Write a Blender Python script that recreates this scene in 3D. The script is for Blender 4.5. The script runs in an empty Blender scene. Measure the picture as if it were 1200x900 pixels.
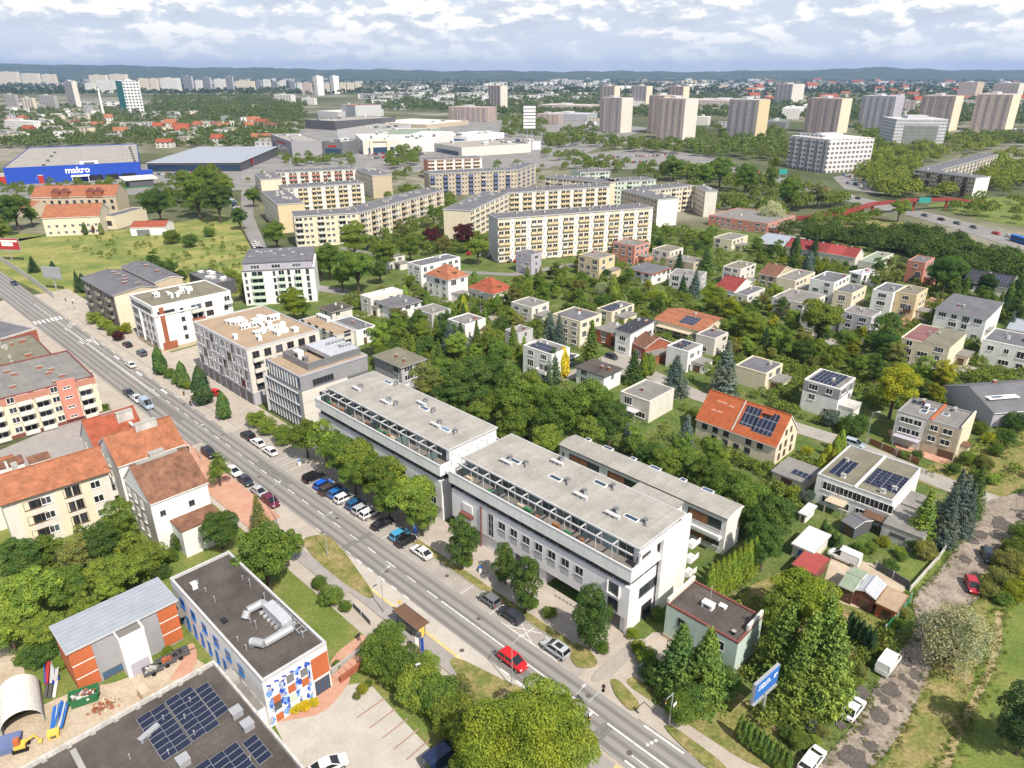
import bpy, math, random
import numpy as np
from mathutils import Vector, Matrix
PI = math.pi
scene = bpy.context.scene
C = scene.collection
# ------------------------------------------------------------------ camera geometry and frames
F = 833.0; PITCH = math.atan((450 - 83) / F); CH = 76.0
CP, SP = math.cos(PITCH), math.sin(PITCH)
def G(px, py, z=0.0):
 """point of the plane z seen at a place of the photograph (1200 x 900)"""
 v = (450 - py) / F
 ry = CP + v * SP; rz = -SP + v * CP
 t = (z - CH) / rz
 return ((px - 600) / F * t, ry * t)
def PX(x, y, z):
 d = y * CP - (z - CH) * SP; u = y * SP + (z - CH) * CP
 if d < 1: d = 1
 return (600 + F * x / d, 450 - F * u / d)
def HT(px, by, ty):
 x, y = G(px, by)
 v = (450 - ty) / F
 return CH + (-SP + v * CP) * y / (CP + v * SP)
RA = math.radians(135.74)
UX, UY = math.cos(RA), math.sin(RA); NX, NY = UY, -UX
OX, OY = G(770, 891.7)
def S(s, t):
 """street frame: s metres along the road, t metres across it"""
 return (OX + s * UX + t * NX, OY + s * UY + t * NY)
def ST(px, py, z=0.0):
 x, y = G(px, py, z)
 return ((x - OX) * UX + (y - OY) * UY, (x - OX) * NX + (y - OY) * NY)
SROT = math.atan2(-UY, -UX)
# ------------------------------------------------------------------ materials
def nodes(m):
 m.use_nodes = True
 nt = m.node_tree; nt.nodes.clear()
 return nt, nt.nodes, nt.links
def N(nt, t, **kw):
 n = nt.nodes.new(t)
 for k, v in kw.items():
  if k in n.inputs: n.inputs[k].default_value = v
  else: setattr(n, k, v)
 return n
def ramp(nt, stops):
 r = nt.nodes.new('ShaderNodeValToRGB')
 e = r.color_ramp.elements
 while len(e) < len(stops): e.new(0.5)
 for i, (p, c) in enumerate(stops):
  e[i].position = p
  e[i].color = (c, c, c, 1) if isinstance(c, (int, float)) else (*c, 1)
 return r
def mixc(nt, a, b, fac, mode='MIX'):
 m = nt.nodes.new('ShaderNodeMix'); m.data_type = 'RGBA'; m.blend_type = mode
 for sock, v in ((m.inputs[0], fac), (m.inputs[6], a), (m.inputs[7], b)):
  if hasattr(v, 'is_linked'): nt.links.new(v, sock)
  elif isinstance(v, (int, float)): sock.default_value = v
  else: sock.default_value = (*v, 1)
 return m.outputs[2]
def coords(nt, scale=None, kind='Object', rot=None):
 tc = nt.nodes.new('ShaderNodeTexCoord')
 o = tc.outputs[kind]
 if scale is not None or rot is not None:
  mp = nt.nodes.new('ShaderNodeMapping')
  if scale is not None: mp.inputs['Scale'].default_value = scale
  if rot is not None: mp.inputs['Rotation'].default_value = rot
  nt.links.new(o, mp.inputs['Vector']); o = mp.outputs[0]
 return o
def noise(nt, vec, scale, detail=4, rough=0.6):
 n = N(nt, 'ShaderNodeTexNoise', Scale=scale, Detail=detail, Roughness=rough)
 nt.links.new(vec, n.inputs['Vector'])
 return n.outputs['Fac']
def finish(m, nt, col, rough=0.8, metal=0.0, bump=None, bstr=0.3, spec=0.3):
 p = N(nt, 'ShaderNodeBsdfPrincipled', Roughness=rough, Metallic=metal)
 p.inputs['Specular IOR Level'].default_value = spec
 if hasattr(col, 'is_linked'): nt.links.new(col, p.inputs['Base Color'])
 else: p.inputs['Base Color'].default_value = (*col, 1)
 if bump is not None:
  b = N(nt, 'ShaderNodeBump', Strength=bstr, Distance=0.1)
  nt.links.new(bump, b.inputs['Height']); nt.links.new(b.outputs[0], p.inputs['Normal'])
 o = nt.nodes.new('ShaderNodeOutputMaterial')
 nt.links.new(p.outputs[0], o.inputs['Surface'])
 return m
MATS = {}
def pm(name, col, rough=0.8, var=0.18, sc=0.35, metal=0.0, spec=0.3, fine=0.0, streak=0.0):
 """painted / plain surface with soft wear: big blotches, finer grain, vertical streaks"""
 if name in MATS: return MATS[name]
 m = bpy.data.materials.new(name); nt, nd, lk = nodes(m)
 v = coords(nt)
 r = ramp(nt, [(0.3, 1 - var), (0.7, 1 + var * 0.3)])
 lk.new(noise(nt, v, sc, 5, 0.65), r.inputs[0])
 c = mixc(nt, col, r.outputs[0], 1.0, 'MULTIPLY')
 if streak:
  vs = coords(nt, (1.6, 1.6, 0.12))
  r2 = ramp(nt, [(0.35, 1 - streak), (0.6, 1.0)])
  lk.new(noise(nt, vs, 1.0, 4, 0.6), r2.inputs[0])
  c = mixc(nt, c, r2.outputs[0], 1.0, 'MULTIPLY')
 if fine:
  r3 = ramp(nt, [(0.3, 1 - fine), (0.7, 1 + fine)])
  lk.new(noise(nt, v, 4.0, 3, 0.7), r3.inputs[0])
  c = mixc(nt, c, r3.outputs[0], 1.0, 'MULTIPLY')
 MATS[name] = finish(m, nt, c, rough, metal, spec=spec)
 return m
def felt(name, col, seam=1.0, var=0.3):
 """flat roof of felt sheets: seams, stains, dried puddles"""
 if name in MATS: return MATS[name]
 m = bpy.data.materials.new(name); nt, nd, lk = nodes(m)
 v = coords(nt)
 r = ramp(nt, [(0.25, 1 - var), (0.55, 1.0), (0.75, 1 + var * 0.5)])
 lk.new(noise(nt, v, 0.22, 6, 0.68), r.inputs[0])
 c = mixc(nt, col, r.outputs[0], 1.0, 'MULTIPLY')
 w = N(nt, 'ShaderNodeTexWave', Scale=seam * 0.31, Distortion=0.3, wave_profile='SAW', bands_direction='X')
 lk.new(v, w.inputs['Vector'])
 r2 = ramp(nt, [(0.0, 0.68), (0.05, 1.03), (0.12, 1.0), (1.0, 0.93)])
 lk.new(w.outputs['Fac'], r2.inputs[0])
 c = mixc(nt, c, r2.outputs[0], 1.0, 'MULTIPLY')
 r3 = ramp(nt, [(0.3, 0.85), (0.7, 1.12)])
 lk.new(noise(nt, v, 3.0, 4, 0.7), r3.inputs[0])
 c = mixc(nt, c, r3.outputs[0], 1.0, 'MULTIPLY')
 MATS[name] = finish(m, nt, c, 0.9, spec=0.2)
 return m
def tiles(name, col, var=0.35, row=0.33, blotch=0.6):
 """clay tiles: courses as fine bands, patches of older tiles"""
 if name in MATS: return MATS[name]
 m = bpy.data.materials.new(name); nt, nd, lk = nodes(m)
 v = coords(nt)
 b = N(nt, 'ShaderNodeTexBrick', Scale=1.0)
 b.inputs['Brick Width'].default_value = 0.5; b.inputs['Row Height'].default_value = row
 b.inputs['Mortar Size'].default_value = 0.03; b.inputs['Bias'].default_value = 0.0
 b.inputs['Color1'].default_value = (1.1, 1.1, 1.1, 1); b.inputs['Color2'].default_value = (0.8, 0.8, 0.8, 1)
 b.inputs['Mortar'].default_value = (0.5, 0.5, 0.5, 1)
 lk.new(v, b.inputs['Vector'])
 r = ramp(nt, [(0.3, 1 - var), (0.7, 1.1)])
 lk.new(noise(nt, v, blotch, 6, 0.7), r.inputs[0])
 c = mixc(nt, col, r.outputs[0], 1.0, 'MULTIPLY')
 c = mixc(nt, c, b.outputs['Color'], 0.6, 'MULTIPLY')
 MATS[name] = finish(m, nt, c, 0.85, bump=b.outputs['Fac'], bstr=0.2, spec=0.25)
 return m
def ribbed(name, col, period=0.5, depth=0.25, rough=0.5, metal=0.0, axis='X', var=0.15):
 """profiled sheet / boards / slats"""
 if name in MATS: return MATS[name]
 m = bpy.data.materials.new(name); nt, nd, lk = nodes(m)
 v = coords(nt)
 w = N(nt, 'ShaderNodeTexWave', Scale=0.314 / period, bands_direction=axis)
 lk.new(v, w.inputs['Vector'])
 r = ramp(nt, [(0.0, 1 - depth), (0.4, 1.0)])
 lk.new(w.outputs['Fac'], r.inputs[0])
 r2 = ramp(nt, [(0.3, 1 - var), (0.7, 1.05)])
 lk.new(noise(nt, v, 0.5, 5, 0.65), r2.inputs[0])
 c = mixc(nt, col, r.outputs[0], 1.0, 'MULTIPLY')
 c = mixc(nt, c, r2.outputs[0], 1.0, 'MULTIPLY')
 MATS[name] = finish(m, nt, c, rough, metal, bump=w.outputs['Fac'], bstr=0.25)
 return m
def grid_facade(name, wall, glass, bw, bh, frac_w=0.55, frac_h=0.5, band=None, off=0.0):
 """far facade too small for modelled windows: window openings in a regular grid of storeys (box-mapped by x+y and z)"""
 if name in MATS: return MATS[name]
 m = bpy.data.materials.new(name); nt, nd, lk = nodes(m)
 tc = nt.nodes.new('ShaderNodeTexCoord'); sp = nt.nodes.new('ShaderNodeSeparateXYZ'); lk.new(tc.outputs['Object'], sp.inputs[0])
 ad = N(nt, 'ShaderNodeMath', operation='ADD'); lk.new(sp.outputs[0], ad.inputs[0]); lk.new(sp.outputs[1], ad.inputs[1])
 def cell(sock, size, frac):
  d = N(nt, 'ShaderNodeMath', operation='DIVIDE'); d.inputs[1].default_value = size; lk.new(sock, d.inputs[0])
  a = N(nt, 'ShaderNodeMath', operation='ADD'); a.inputs[1].default_value = 100.0 + off; lk.new(d.outputs[0], a.inputs[0])
  f = N(nt, 'ShaderNodeMath', operation='FRACT'); lk.new(a.outputs[0], f.inputs[0])
  s = N(nt, 'ShaderNodeMath', operation='LESS_THAN'); s.inputs[1].default_value = frac; lk.new(f.outputs[0], s.inputs[0])
  return s.outputs[0]
 mu = N(nt, 'ShaderNodeMath', operation='MULTIPLY')
 lk.new(cell(ad.outputs[0], bw, frac_w), mu.inputs[0]); lk.new(cell(sp.outputs[2], bh, frac_h), mu.inputs[1])
 base = wall
 if band is not None:
  base = mixc(nt, wall, band, cell(ad.outputs[0], bw * 3, 0.33))
 geo = nt.nodes.new('ShaderNodeNewGeometry')
 sep = nt.nodes.new('ShaderNodeSeparateXYZ'); lk.new(tc.outputs['Normal'], sep.inputs[0])
 ab = N(nt, 'ShaderNodeMath', operation='LESS_THAN'); ab.inputs[1].default_value = 0.5; lk.new(sep.outputs[2], ab.inputs[0])
 m2 = N(nt, 'ShaderNodeMath', operation='MULTIPLY'); lk.new(mu.outputs[0], m2.inputs[0]); lk.new(ab.outputs[0], m2.inputs[1])
 c = mixc(nt, base, glass, m2.outputs[0])
 r = ramp(nt, [(0.3, 0.85), (0.7, 1.05)]); lk.new(noise(nt, tc.outputs['Object'], 0.15, 4), r.inputs[0])
 c = mixc(nt, c, r.outputs[0], 1.0, 'MULTIPLY')
 MATS[name] = finish(m, nt, c, 0.6)
 return m
def solar_mat():
 m = bpy.data.materials.new('solar_cells'); nt, nd, lk = nodes(m)
 b = N(nt, 'ShaderNodeTexBrick', Scale=1.0, offset=0.0)
 b.inputs['Brick Width'].default_value = 1.0; b.inputs['Row Height'].default_value = 1.6
 b.inputs['Mortar Size'].default_value = 0.035; b.inputs['Bias'].default_value = 0
 b.inputs['Color1'].default_value = (0.012, 0.017, 0.04, 1); b.inputs['Color2'].default_value = (0.02, 0.025, 0.05, 1)
 b.inputs['Mortar'].default_value = (0.3, 0.31, 0.33, 1)
 lk.new(coords(nt), b.inputs['Vector'])
 MATS['solar'] = finish(m, nt, b.outputs['Color'], 0.25, spec=0.5)
 return m
def glass_mat(name, col, rough=0.08):
 if name in MATS: return MATS[name]
 m = bpy.data.materials.new(name); nt, nd, lk = nodes(m)
 oi = nt.nodes.new('ShaderNodeObjectInfo')
 r = ramp(nt, [(0.0, 0.55), (0.55, 1.0), (0.8, 1.4), (0.93, 2.4), (1.0, 4.0)])   # curtains drawn behind some panes
 lk.new(oi.outputs['Random'], r.inputs[0])
 c = mixc(nt, col, r.outputs[0], 1.0, 'MULTIPLY')
 MATS[name] = finish(m, nt, c, rough, spec=0.6)
 return m
def color_mat(name, rough=0.3, metal=0.0, coat=0.0, var=0.0):
 """takes its colour from the object (paint of the cars and such)"""
 if name in MATS: return MATS[name]
 m = bpy.data.materials.new(name); nt, nd, lk = nodes(m)
 oi = nt.nodes.new('ShaderNodeObjectInfo')
 c = oi.outputs['Color']
 if var:
  r = ramp(nt, [(0.3, 1 - var), (0.7, 1.0)]); lk.new(noise(nt, coords(nt), 0.5, 5), r.inputs[0])
  c = mixc(nt, c, r.outputs[0], 1.0, 'MULTIPLY')
 finish(m, nt, c, rough, metal)
 if coat: m.node_tree.nodes['Principled BSDF'].inputs['Coat Weight'].default_value = coat
 MATS[name] = m
 return m
def leaf_mat(name, trans=0.3, var=0.35):
 """leaves: hue of the plant from the object colour, spread from leaf clump to leaf clump"""
 m = bpy.data.materials.new(name); nt, nd, lk = nodes(m)
 oi = nt.nodes.new('ShaderNodeObjectInfo'); geo = nt.nodes.new('ShaderNodeNewGeometry')
 r = ramp(nt, [(0.0, 1 - var), (0.5, 1.0), (1.0, 1 + var * 1.4)])
 lk.new(geo.outputs['Random Per Island'], r.inputs[0])
 c = mixc(nt, oi.outputs['Color'], r.outputs[0], 1.0, 'MULTIPLY')
 r2 = ramp(nt, [(0.35, (0.72, 0.84, 0.9)), (0.65, (1.3, 1.14, 0.9))])
 lk.new(noise(nt, coords(nt), 2.2, 3), r2.inputs[0])
 c = mixc(nt, c, r2.outputs[0], 1.0, 'MULTIPLY')
 d = nt.nodes.new('ShaderNodeBsdfDiffuse'); t = nt.nodes.new('ShaderNodeBsdfTranslucent')
 lk.new(c, d.inputs['Color'])
 lk.new(mixc(nt, c, (1.0, 1.12, 0.5), 1.0, 'MULTIPLY'), t.inputs['Color'])
 mx = N(nt, 'ShaderNodeMixShader', Fac=trans)
 lk.new(d.outputs[0], mx.inputs[1]); lk.new(t.outputs[0], mx.inputs[2])
 o = nt.nodes.new('ShaderNodeOutputMaterial'); lk.new(mx.outputs[0], o.inputs['Surface'])
 MATS[name] = m
 return m
def ground_mat(name, stops, scale=0.08, detail=8, rough=0.95, fine=0.25, fsc=1.5, rot=None, stretch=None):
 """soil / grass / gravel: colours spread by noise, with fine grain"""
 if name in MATS: return MATS[name]
 m = bpy.data.materials.new(name); nt, nd, lk = nodes(m)
 v = coords(nt, stretch, rot=rot) if (stretch or rot) else coords(nt)
 r = ramp(nt, stops); lk.new(noise(nt, v, scale, detail, 0.65), r.inputs[0])
 r3 = ramp(nt, [(0.3, 1 - fine), (0.7, 1 + fine)]); lk.new(noise(nt, v, fsc, 4, 0.7), r3.inputs[0])
 c = mixc(nt, r.outputs[0], r3.outputs[0], 1.0, 'MULTIPLY')
 MATS[name] = finish(m, nt, c, rough, spec=0.15)
 return m
M = MATS
solar_mat(); leaf_mat('leaves', 0.42); leaf_mat('needles', 0.18, 0.4)
glass_mat('glass', (0.028, 0.034, 0.042)); glass_mat('blue_glass', (0.03, 0.06, 0.11)); glass_mat('green_glass', (0.06, 0.085, 0.085))
color_mat('paint', 0.28, 0.0, 0.6); color_mat('wall_paint', 0.85, var=0.15); color_mat('roof_paint', 0.9, var=0.25)
pm('white', (0.82, 0.81, 0.79), var=0.12, streak=0.1); pm('offwhite', (0.66, 0.63, 0.57), var=0.1, streak=0.08)
pm('weathered', (0.3, 0.275, 0.235), var=0.3, streak=0.3); pm('salmon', (0.46, 0.22, 0.16), var=0.12); pm('bridgered', (0.27, 0.05, 0.045)); pm('bayline', (0.33, 0.22, 0.175)); pm('mutedblue', (0.13, 0.17, 0.33)); pm('skyblue', (0.16, 0.33, 0.72), var=0.1); pm('cream', (0.71, 0.63, 0.48), var=0.08, streak=0.06); pm('yellow', (0.62, 0.51, 0.32), var=0.1); pm('beige', (0.5, 0.42, 0.31), var=0.1)
pm('grey', (0.3, 0.3, 0.31), var=0.12); pm('lightgrey', (0.5, 0.5, 0.51), var=0.1, streak=0.08); pm('darkgrey', (0.1, 0.1, 0.11), var=0.15)
pm('black', (0.02, 0.02, 0.022), var=0.1); pm('pink', (0.55, 0.24, 0.18), var=0.1, streak=0.06); pm('maroon', (0.2, 0.07, 0.06), var=0.15)
pm('brick', (0.33, 0.11, 0.06), var=0.25, fine=0.25); pm('brown', (0.14, 0.08, 0.05), var=0.2); pm('wood', (0.3, 0.13, 0.06), var=0.3, fine=0.2)
pm('orange', (0.47, 0.13, 0.05), var=0.15); pm('mint', (0.5, 0.62, 0.55), var=0.1, streak=0.08); pm('blue', (0.02, 0.07, 0.42), var=0.12)
pm('plaster', (0.55, 0.53, 0.5), var=0.2, streak=0.25); pm('concrete', (0.36, 0.35, 0.33), var=0.2, fine=0.1); pm('palegreen', (0.5, 0.6, 0.5), var=0.1)
pm('metal', (0.42, 0.43, 0.45), rough=0.45, var=0.1, metal=0.3); pm('steel', (0.25, 0.26, 0.27), rough=0.4, metal=0.4)
pm('lilac', (0.42, 0.4, 0.46), var=0.1); pm('bark', (0.1, 0.075, 0.055), var=0.3, sc=2.0); pm('rubber', (0.012, 0.012, 0.013), var=0.1)
pm('yellowpaint', (0.7, 0.5, 0.1), var=0.1); pm('redpaint', (0.42, 0.04, 0.035), var=0.1); pm('greenpaint', (0.03, 0.16, 0.06), var=0.15); pm('bluepaint', (0.03, 0.15, 0.5), var=0.15)
pm('lampwhite', (0.8, 0.8, 0.78), var=0.02); pm('redglass', (0.35, 0.01, 0.01), rough=0.2); pm('teal', (0.04, 0.3, 0.27)); pm('skin', (0.5, 0.32, 0.24))
felt('roof_light', (0.34, 0.322, 0.293), .34, var=0.3); felt('roof_grey', (0.22, 0.21, 0.2), .6); felt('roof_dark', (0.1, 0.086, 0.078), var=0.5); felt('roof_olive', (0.2, 0.185, 0.14))
felt('roof_tan', (0.36, 0.27, 0.19), var=0.2); felt('roof_slate', (0.15, 0.15, 0.165)); felt('roof_maroon', (0.22, 0.11, 0.11)); felt('roof_green', (0.25, 0.3, 0.23)); felt('roof_white', (0.66, 0.64, 0.6), var=0.12)
tiles('tile_orange', (0.4, 0.16, 0.085), var=0.45); tiles('tile_red', (0.37, 0.1, 0.055), var=0.4); tiles('tile_brown', (0.27, 0.135, 0.085), var=0.6); tiles('tile_dark', (0.05, 0.053, 0.065)); tiles('tile_terracotta', (0.42, 0.115, 0.045), var=0.3)
tiles('tile_maroon', (0.28, 0.055, 0.05)); tiles('tile_chestnut', (0.2, 0.1, 0.07))
ribbed('sheet_grey', (0.34, 0.37, 0.42), 0.9, 0.07, 0.5, 0.1); ribbed('sheet_silver', (0.6, 0.62, 0.66), 0.35, 0.3, 0.4, 0.3); ribbed('cladding', (0.32, 0.32, 0.34), 0.4, 0.12); pm('cladding_white', (0.82, 0.81, 0.83), var=0.07, streak=0.06); felt('terrace_tiles', (0.2, 0.18, 0.165))
ribbed('planks', (0.3, 0.14, 0.07), 0.3, 0.35, 0.8, var=0.4); ribbed('sheet_red', (0.36, 0.07, 0.06), 0.5, 0.25)
# ------------------------------------------------------------------ mesh helpers
class MB:
 def __init__(s): s.v = []; s.f = []; s.m = []
 def add(s, vs, fs, mi=0):
  o = len(s.v); s.v += [tuple(v) for v in vs]
  s.f += [tuple(i + o for i in f) for f in fs]; s.m += [mi] * len(fs)
  return s
 def box(s, x0, y0, z0, x1, y1, z1, mi=0):
  return s.add([(x0, y0, z0), (x1, y0, z0), (x1, y1, z0), (x0, y1, z0), (x0, y0, z1), (x1, y0, z1), (x1, y1, z1), (x0, y1, z1)],
      [(0, 3, 2, 1), (4, 5, 6, 7), (0, 1, 5, 4), (1, 2, 6, 5), (2, 3, 7, 6), (3, 0, 4, 7)], mi)
 def quad(s, a, b, c, d, mi=0): return s.add([a, b, c, d], [(0, 1, 2, 3)], mi)
 def prism(s, poly, z0, z1, mi=0, bottom=False):
  n = len(poly)
  fs = [(i, (i + 1) % n, n + (i + 1) % n, n + i) for i in range(n)] + [tuple(range(n, 2 * n))]
  if bottom: fs.append(tuple(range(n - 1, -1, -1)))
  return s.add([(x, y, z0) for x, y in poly] + [(x, y, z1) for x, y in poly], fs, mi)
 def bar(s, p, q, w, h=None, mi=0):
  """box-section bar from p to q"""
  h = h or w
  p = Vector(p); q = Vector(q); d = (q - p).normalized()
  up = Vector((0, 0, 1)) if abs(d.z) < 0.95 else Vector((1, 0, 0))
  a = d.cross(up).normalized() * (w / 2); b = a.cross(d).normalized() * (h / 2)
  vs = [p - a - b, p + a - b, p + a + b, p - a + b, q - a - b, q + a - b, q + a + b, q - a + b]
  return s.add(vs, [(0, 3, 2, 1), (4, 5, 6, 7), (0, 1, 5, 4), (1, 2, 6, 5), (2, 3, 7, 6), (3, 0, 4, 7)], mi)
 def tube(s, p, q, r, r2=None, n=8, mi=0):
  r2 = r if r2 is None else r2
  p = Vector(p); q = Vector(q); d = (q - p).normalized()
  up = Vector((0, 0, 1)) if abs(d.z) < 0.95 else Vector((1, 0, 0))
  a = d.cross(up).normalized(); b = a.cross(d)
  vs = []
  for c, rr in ((p, r), (q, r2)):
   for k in range(n):
    t = 2 * PI * k / n
    vs.append(c + a * (rr * math.cos(t)) + b * (rr * math.sin(t)))
  fs = [(k, (k + 1) % n, n + (k + 1) % n, n + k) for k in range(n)] + [tuple(range(n - 1, -1, -1)), tuple(range(n, 2 * n))]
  return s.add(vs, fs, mi)
 def mesh(s, name, mats, smooth=False):
  me = bpy.data.meshes.new(name)
  me.from_pydata(s.v, [], s.f)
  for m in mats: me.materials.append(M[m] if isinstance(m, str) else m)
  if len(mats) > 1: me.polygons.foreach_set('material_index', s.m)
  if smooth: me.polygons.foreach_set('use_smooth', [True] * len(s.f))
  me.update()
  return me
 def build(s, name, mats, parent=None, loc=(0, 0, 0), rz=0.0, smooth=False):
  if isinstance(mats, str): mats = [mats]
  return link(name, s.mesh(name, mats, smooth), parent, loc, rz)
def link(name, data, parent=None, loc=(0, 0, 0), rz=0.0):
 o = bpy.data.objects.new(name, data); C.objects.link(o)
 o.location = loc
 if rz: o.rotation_euler = (0, 0, rz)
 if parent is not None: o.parent = parent
 return o
def tag(o, label, cat, group=None, kind=None):
 if label: o['label'] = label
 if cat: o['category'] = cat
 if group: o['group'] = group
 if kind: o['kind'] = kind
 return o
def thing(name, label, cat, loc, rz=0.0, group=None):
 o = link(name, None, None, (*loc, 0.0) if len(loc) == 2 else loc, rz)
 return tag(o, label, cat, group)
def copy_tree(o, parent=None):
 c = o.copy(); C.objects.link(c)
 if parent is not None: c.parent = parent
 for ch in list(o.children): copy_tree(ch, c)
 return c
# ------------------------------------------------------------------ buildings
FOOT = []        # footprints (origin x, y, rot, W, D) kept free of trees
LAND = []        # (phrase, world centre, height): what the plants' labels refer to
CACHE = {}
ROT = {'F': 0.0, 'R': PI / 2, 'K': PI, 'L': -PI / 2}
def cached(key, make, mats, smooth=False):
 if key not in CACHE:
  mb = make(); CACHE[key] = (mb, mb.mesh(key.split('|')[0], mats, smooth), mats)
 return CACHE[key]
FR = {'u': 'bluepaint', 'w': 'white', 'd': 'darkgrey', 'b': 'brown', 'g': 'lightgrey'}
def win_mb(w, h, n, nh=1, pane=True, t=0.08):
 mb = MB()
 mb.box(0, -0.06, 0, w, 0, t).box(0, -0.06, h - t, w, 0, h).box(0, -0.06, t, t, 0, h - t).box(w - t, -0.06, t, w, 0, h - t)
 for k in range(1, n):
  x = w * k / n; mb.box(x - t / 2, -0.05, t, x + t / 2, 0, h - t)
 for k in range(1, nh):
  z = h * k / nh; mb.box(t, -0.045, z - t / 2, w - t, 0, z + t / 2)
 mb.box(-0.06, -0.14, -0.06, w + 0.06, 0, -0.005, 2)
 if pane: mb.quad((t, -0.025, t), (w - t, -0.025, t), (w - t, -0.025, h - t), (t, -0.025, h - t), 1)
 return mb
class Bld:
 def __init__(s, name, label, cat, org, rot, W, D, H, short=None, group=None, root=None, foot=True):
  s.W, s.D, s.H = W, D, H
  s.org, s.rot = org, rot
  if root is None:
   s.root = thing(name, label, cat, org, rot, group); s.off = (0, 0); s.dr = 0.0
   s.cnt = {}; s.over = {}; s.main = s
  else:
   r = root; s.root = r.root; s.main = r.main; s.cnt = r.cnt; s.over = r.over
   dx, dy = org[0] - r.main.org[0], org[1] - r.main.org[1]; c, q = math.cos(-r.main.rot), math.sin(-r.main.rot)
   s.off = (c * dx - q * dy, q * dx + c * dy); s.dr = rot - r.main.rot
  if foot: FOOT.append((org[0], org[1], rot, W, D))
  if short:
   c, q = math.cos(rot), math.sin(rot)
   LAND.append((short, (org[0] + c * W / 2 - q * D / 2, org[1] + q * W / 2 + c * D / 2), H, math.hypot(W, D) / 2))
 def loc(s, x, y, z=0):
  c, q = math.cos(s.dr), math.sin(s.dr)
  return (s.off[0] + c * x - q * y, s.off[1] + q * x + c * y, z)
 def part(s, name, mb, mats, x=0, y=0, z=0, parent=None, rz=0.0):
  if parent is not None: return mb.build(name, mats, parent, (x, y, z), rz)
  return mb.build(name, mats, s.root, s.loc(x, y, z), s.dr + rz)
 def at(s, face, u, z, d=0.0):
  if face == 'F': return s.loc(u, -d, z)
  if face == 'R': return s.loc(s.W + d, u, z)
  if face == 'K': return s.loc(s.W - u, s.D + d, z)
  return s.loc(-d, s.D - u, z)
 def length(s, face): return s.W if face in 'FK' else s.D
 def put(s, name, ent, face, u, z, d=0.0, color=None):
  """one repeat of a part on a face; past a hundred of a kind the rest go to one mesh"""
  mb, me, mats = ent
  p = s.at(face, u, z, d); r = s.dr + ROT[face]
  n = s.cnt[name] = s.cnt.get(name, 0) + 1
  if n > 100:
   o = s.over.setdefault(name, (MB(), mats))
   if o[1] == mats:
    c, q = math.cos(r), math.sin(r)
    vs = [(p[0] + c * x - q * y, p[1] + q * x + c * y, p[2] + zz) for x, y, zz in mb.v]
    k = len(o[0].v); o[0].v += vs; o[0].f += [tuple(i + k for i in f) for f in mb.f]; o[0].m += mb.m
    return None
  ob = link(name, me, s.root, p, r)
  if color: ob.color = (*color, 1)
  return ob
 def finish(s):
  for name, (mb, mats) in s.over.items():
   o = mb.build('further_' + name, mats, s.root); o['kind'] = 'stuff'
 def win(s, face, u, z, w, h, fr='w', n=None, nh=1, fine=False, g='glass', sill=None, d=0.0):
  w = round(w, 1); h = round(h, 1); n = n or (1 if w < 0.9 else 2 if w < 2.0 else 3 if w < 3.2 else int(w / 1.1))
  mats = [FR[fr], g, sill or FR[fr]]
  if fine:
   e = cached(f'window|{w}|{h}|{n}|{nh}|{fr}|{sill}|f', lambda: win_mb(w, h, n, nh, False), mats)
   o = s.put('window', e, face, u, z, d)
   if o is not None:
    p = cached(f'pane|{w}|{h}|{g}', lambda: MB().quad((0.08, -0.025, 0.08), (w - 0.08, -0.025, 0.08), (w - 0.08, -0.025, h - 0.08), (0.08, -0.025, h - 0.08)), [g])
    link('pane', p[1], o)
  else:
   e = cached(f'window|{w}|{h}|{n}|{nh}|{fr}|{g}|{sill}', lambda: win_mb(w, h, n, nh), mats)
   s.put('window', e, face, u, z, d)
 def grid(s, face, floors, fh=2.8, z0=0.9, pitch=3.0, w=1.3, h=1.4, fr='w', skip=0.0, fine=False, u0=None, u1=None, g='glass', rng=None, sill=None, nh=1, n=None):
  L = s.length(face); u0 = 0.5 if u0 is None else u0; u1 = L - 0.5 if u1 is None else u1
  k = max(1, int((u1 - u0) / pitch)); st = (u1 - u0) / k
  rng = rng or random
  for i in range(k):
   for f in range(floors):
    if skip and rng.random() < skip: continue
    s.win(face, u0 + st * (i + 0.5) - w / 2, z0 + f * fh, w, h, fr, fine=fine, g=g, sill=sill, nh=nh, n=n)
 def door(s, face, u, w=1.1, h=2.1, mat='brown'):
  e = cached(f'door|{w}|{h}|{mat}', lambda: MB().box(0, -0.05, 0.02, w, 0, h).box(w * .8, -0.1, h * .45, w * .88, -0.05, h * .5, 1), [mat, 'metal'])
  return s.put('door', e, face, u, 0)
 def balcony(s, face, u, z, w, d=1.1, mat='yellow', open_=True, ph=1.0, g='glass'):
  w = round(w, 1)
  def mk():
   mb = MB().box(0, -d, -0.12, w, 0, 0.02).box(0, -d - 0.06, 0.02, w, -d + 0.03, ph)
   mb.box(0, -d + 0.03, 0.02, 0.06, 0, ph).box(w - 0.06, -d + 0.03, 0.02, w, 0, ph)
   mb.quad((0.25, -0.02, 0.1), (w - 0.25, -0.02, 0.1), (w - 0.25, -0.02, 2.15), (0.25, -0.02, 2.15), 1)
   mb.box(w * .48, -0.05, 0.1, w * .52, -0.03, 2.15, 2).box(0.25, -0.05, 2.15, w - 0.25, 0, 2.22, 2).box(0.2, -0.05, 0.1, 0.27, 0, 2.15, 2).box(w - 0.27, -0.05, 0.1, w - 0.2, 0, 2.15, 2)
   return mb
  e = cached(f'balcony|{w}|{d}|{mat}|{ph}|{g}', mk, [mat, g, 'white'])
  s.put('balcony', e, face, u, z)
 # ---- shells
 def walls(s, mat, z1=None, top=True):
  return s.part('wall', MB().box(0, 0, -0.3, s.W, s.D, z1 if z1 else s.H), [mat])
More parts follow.
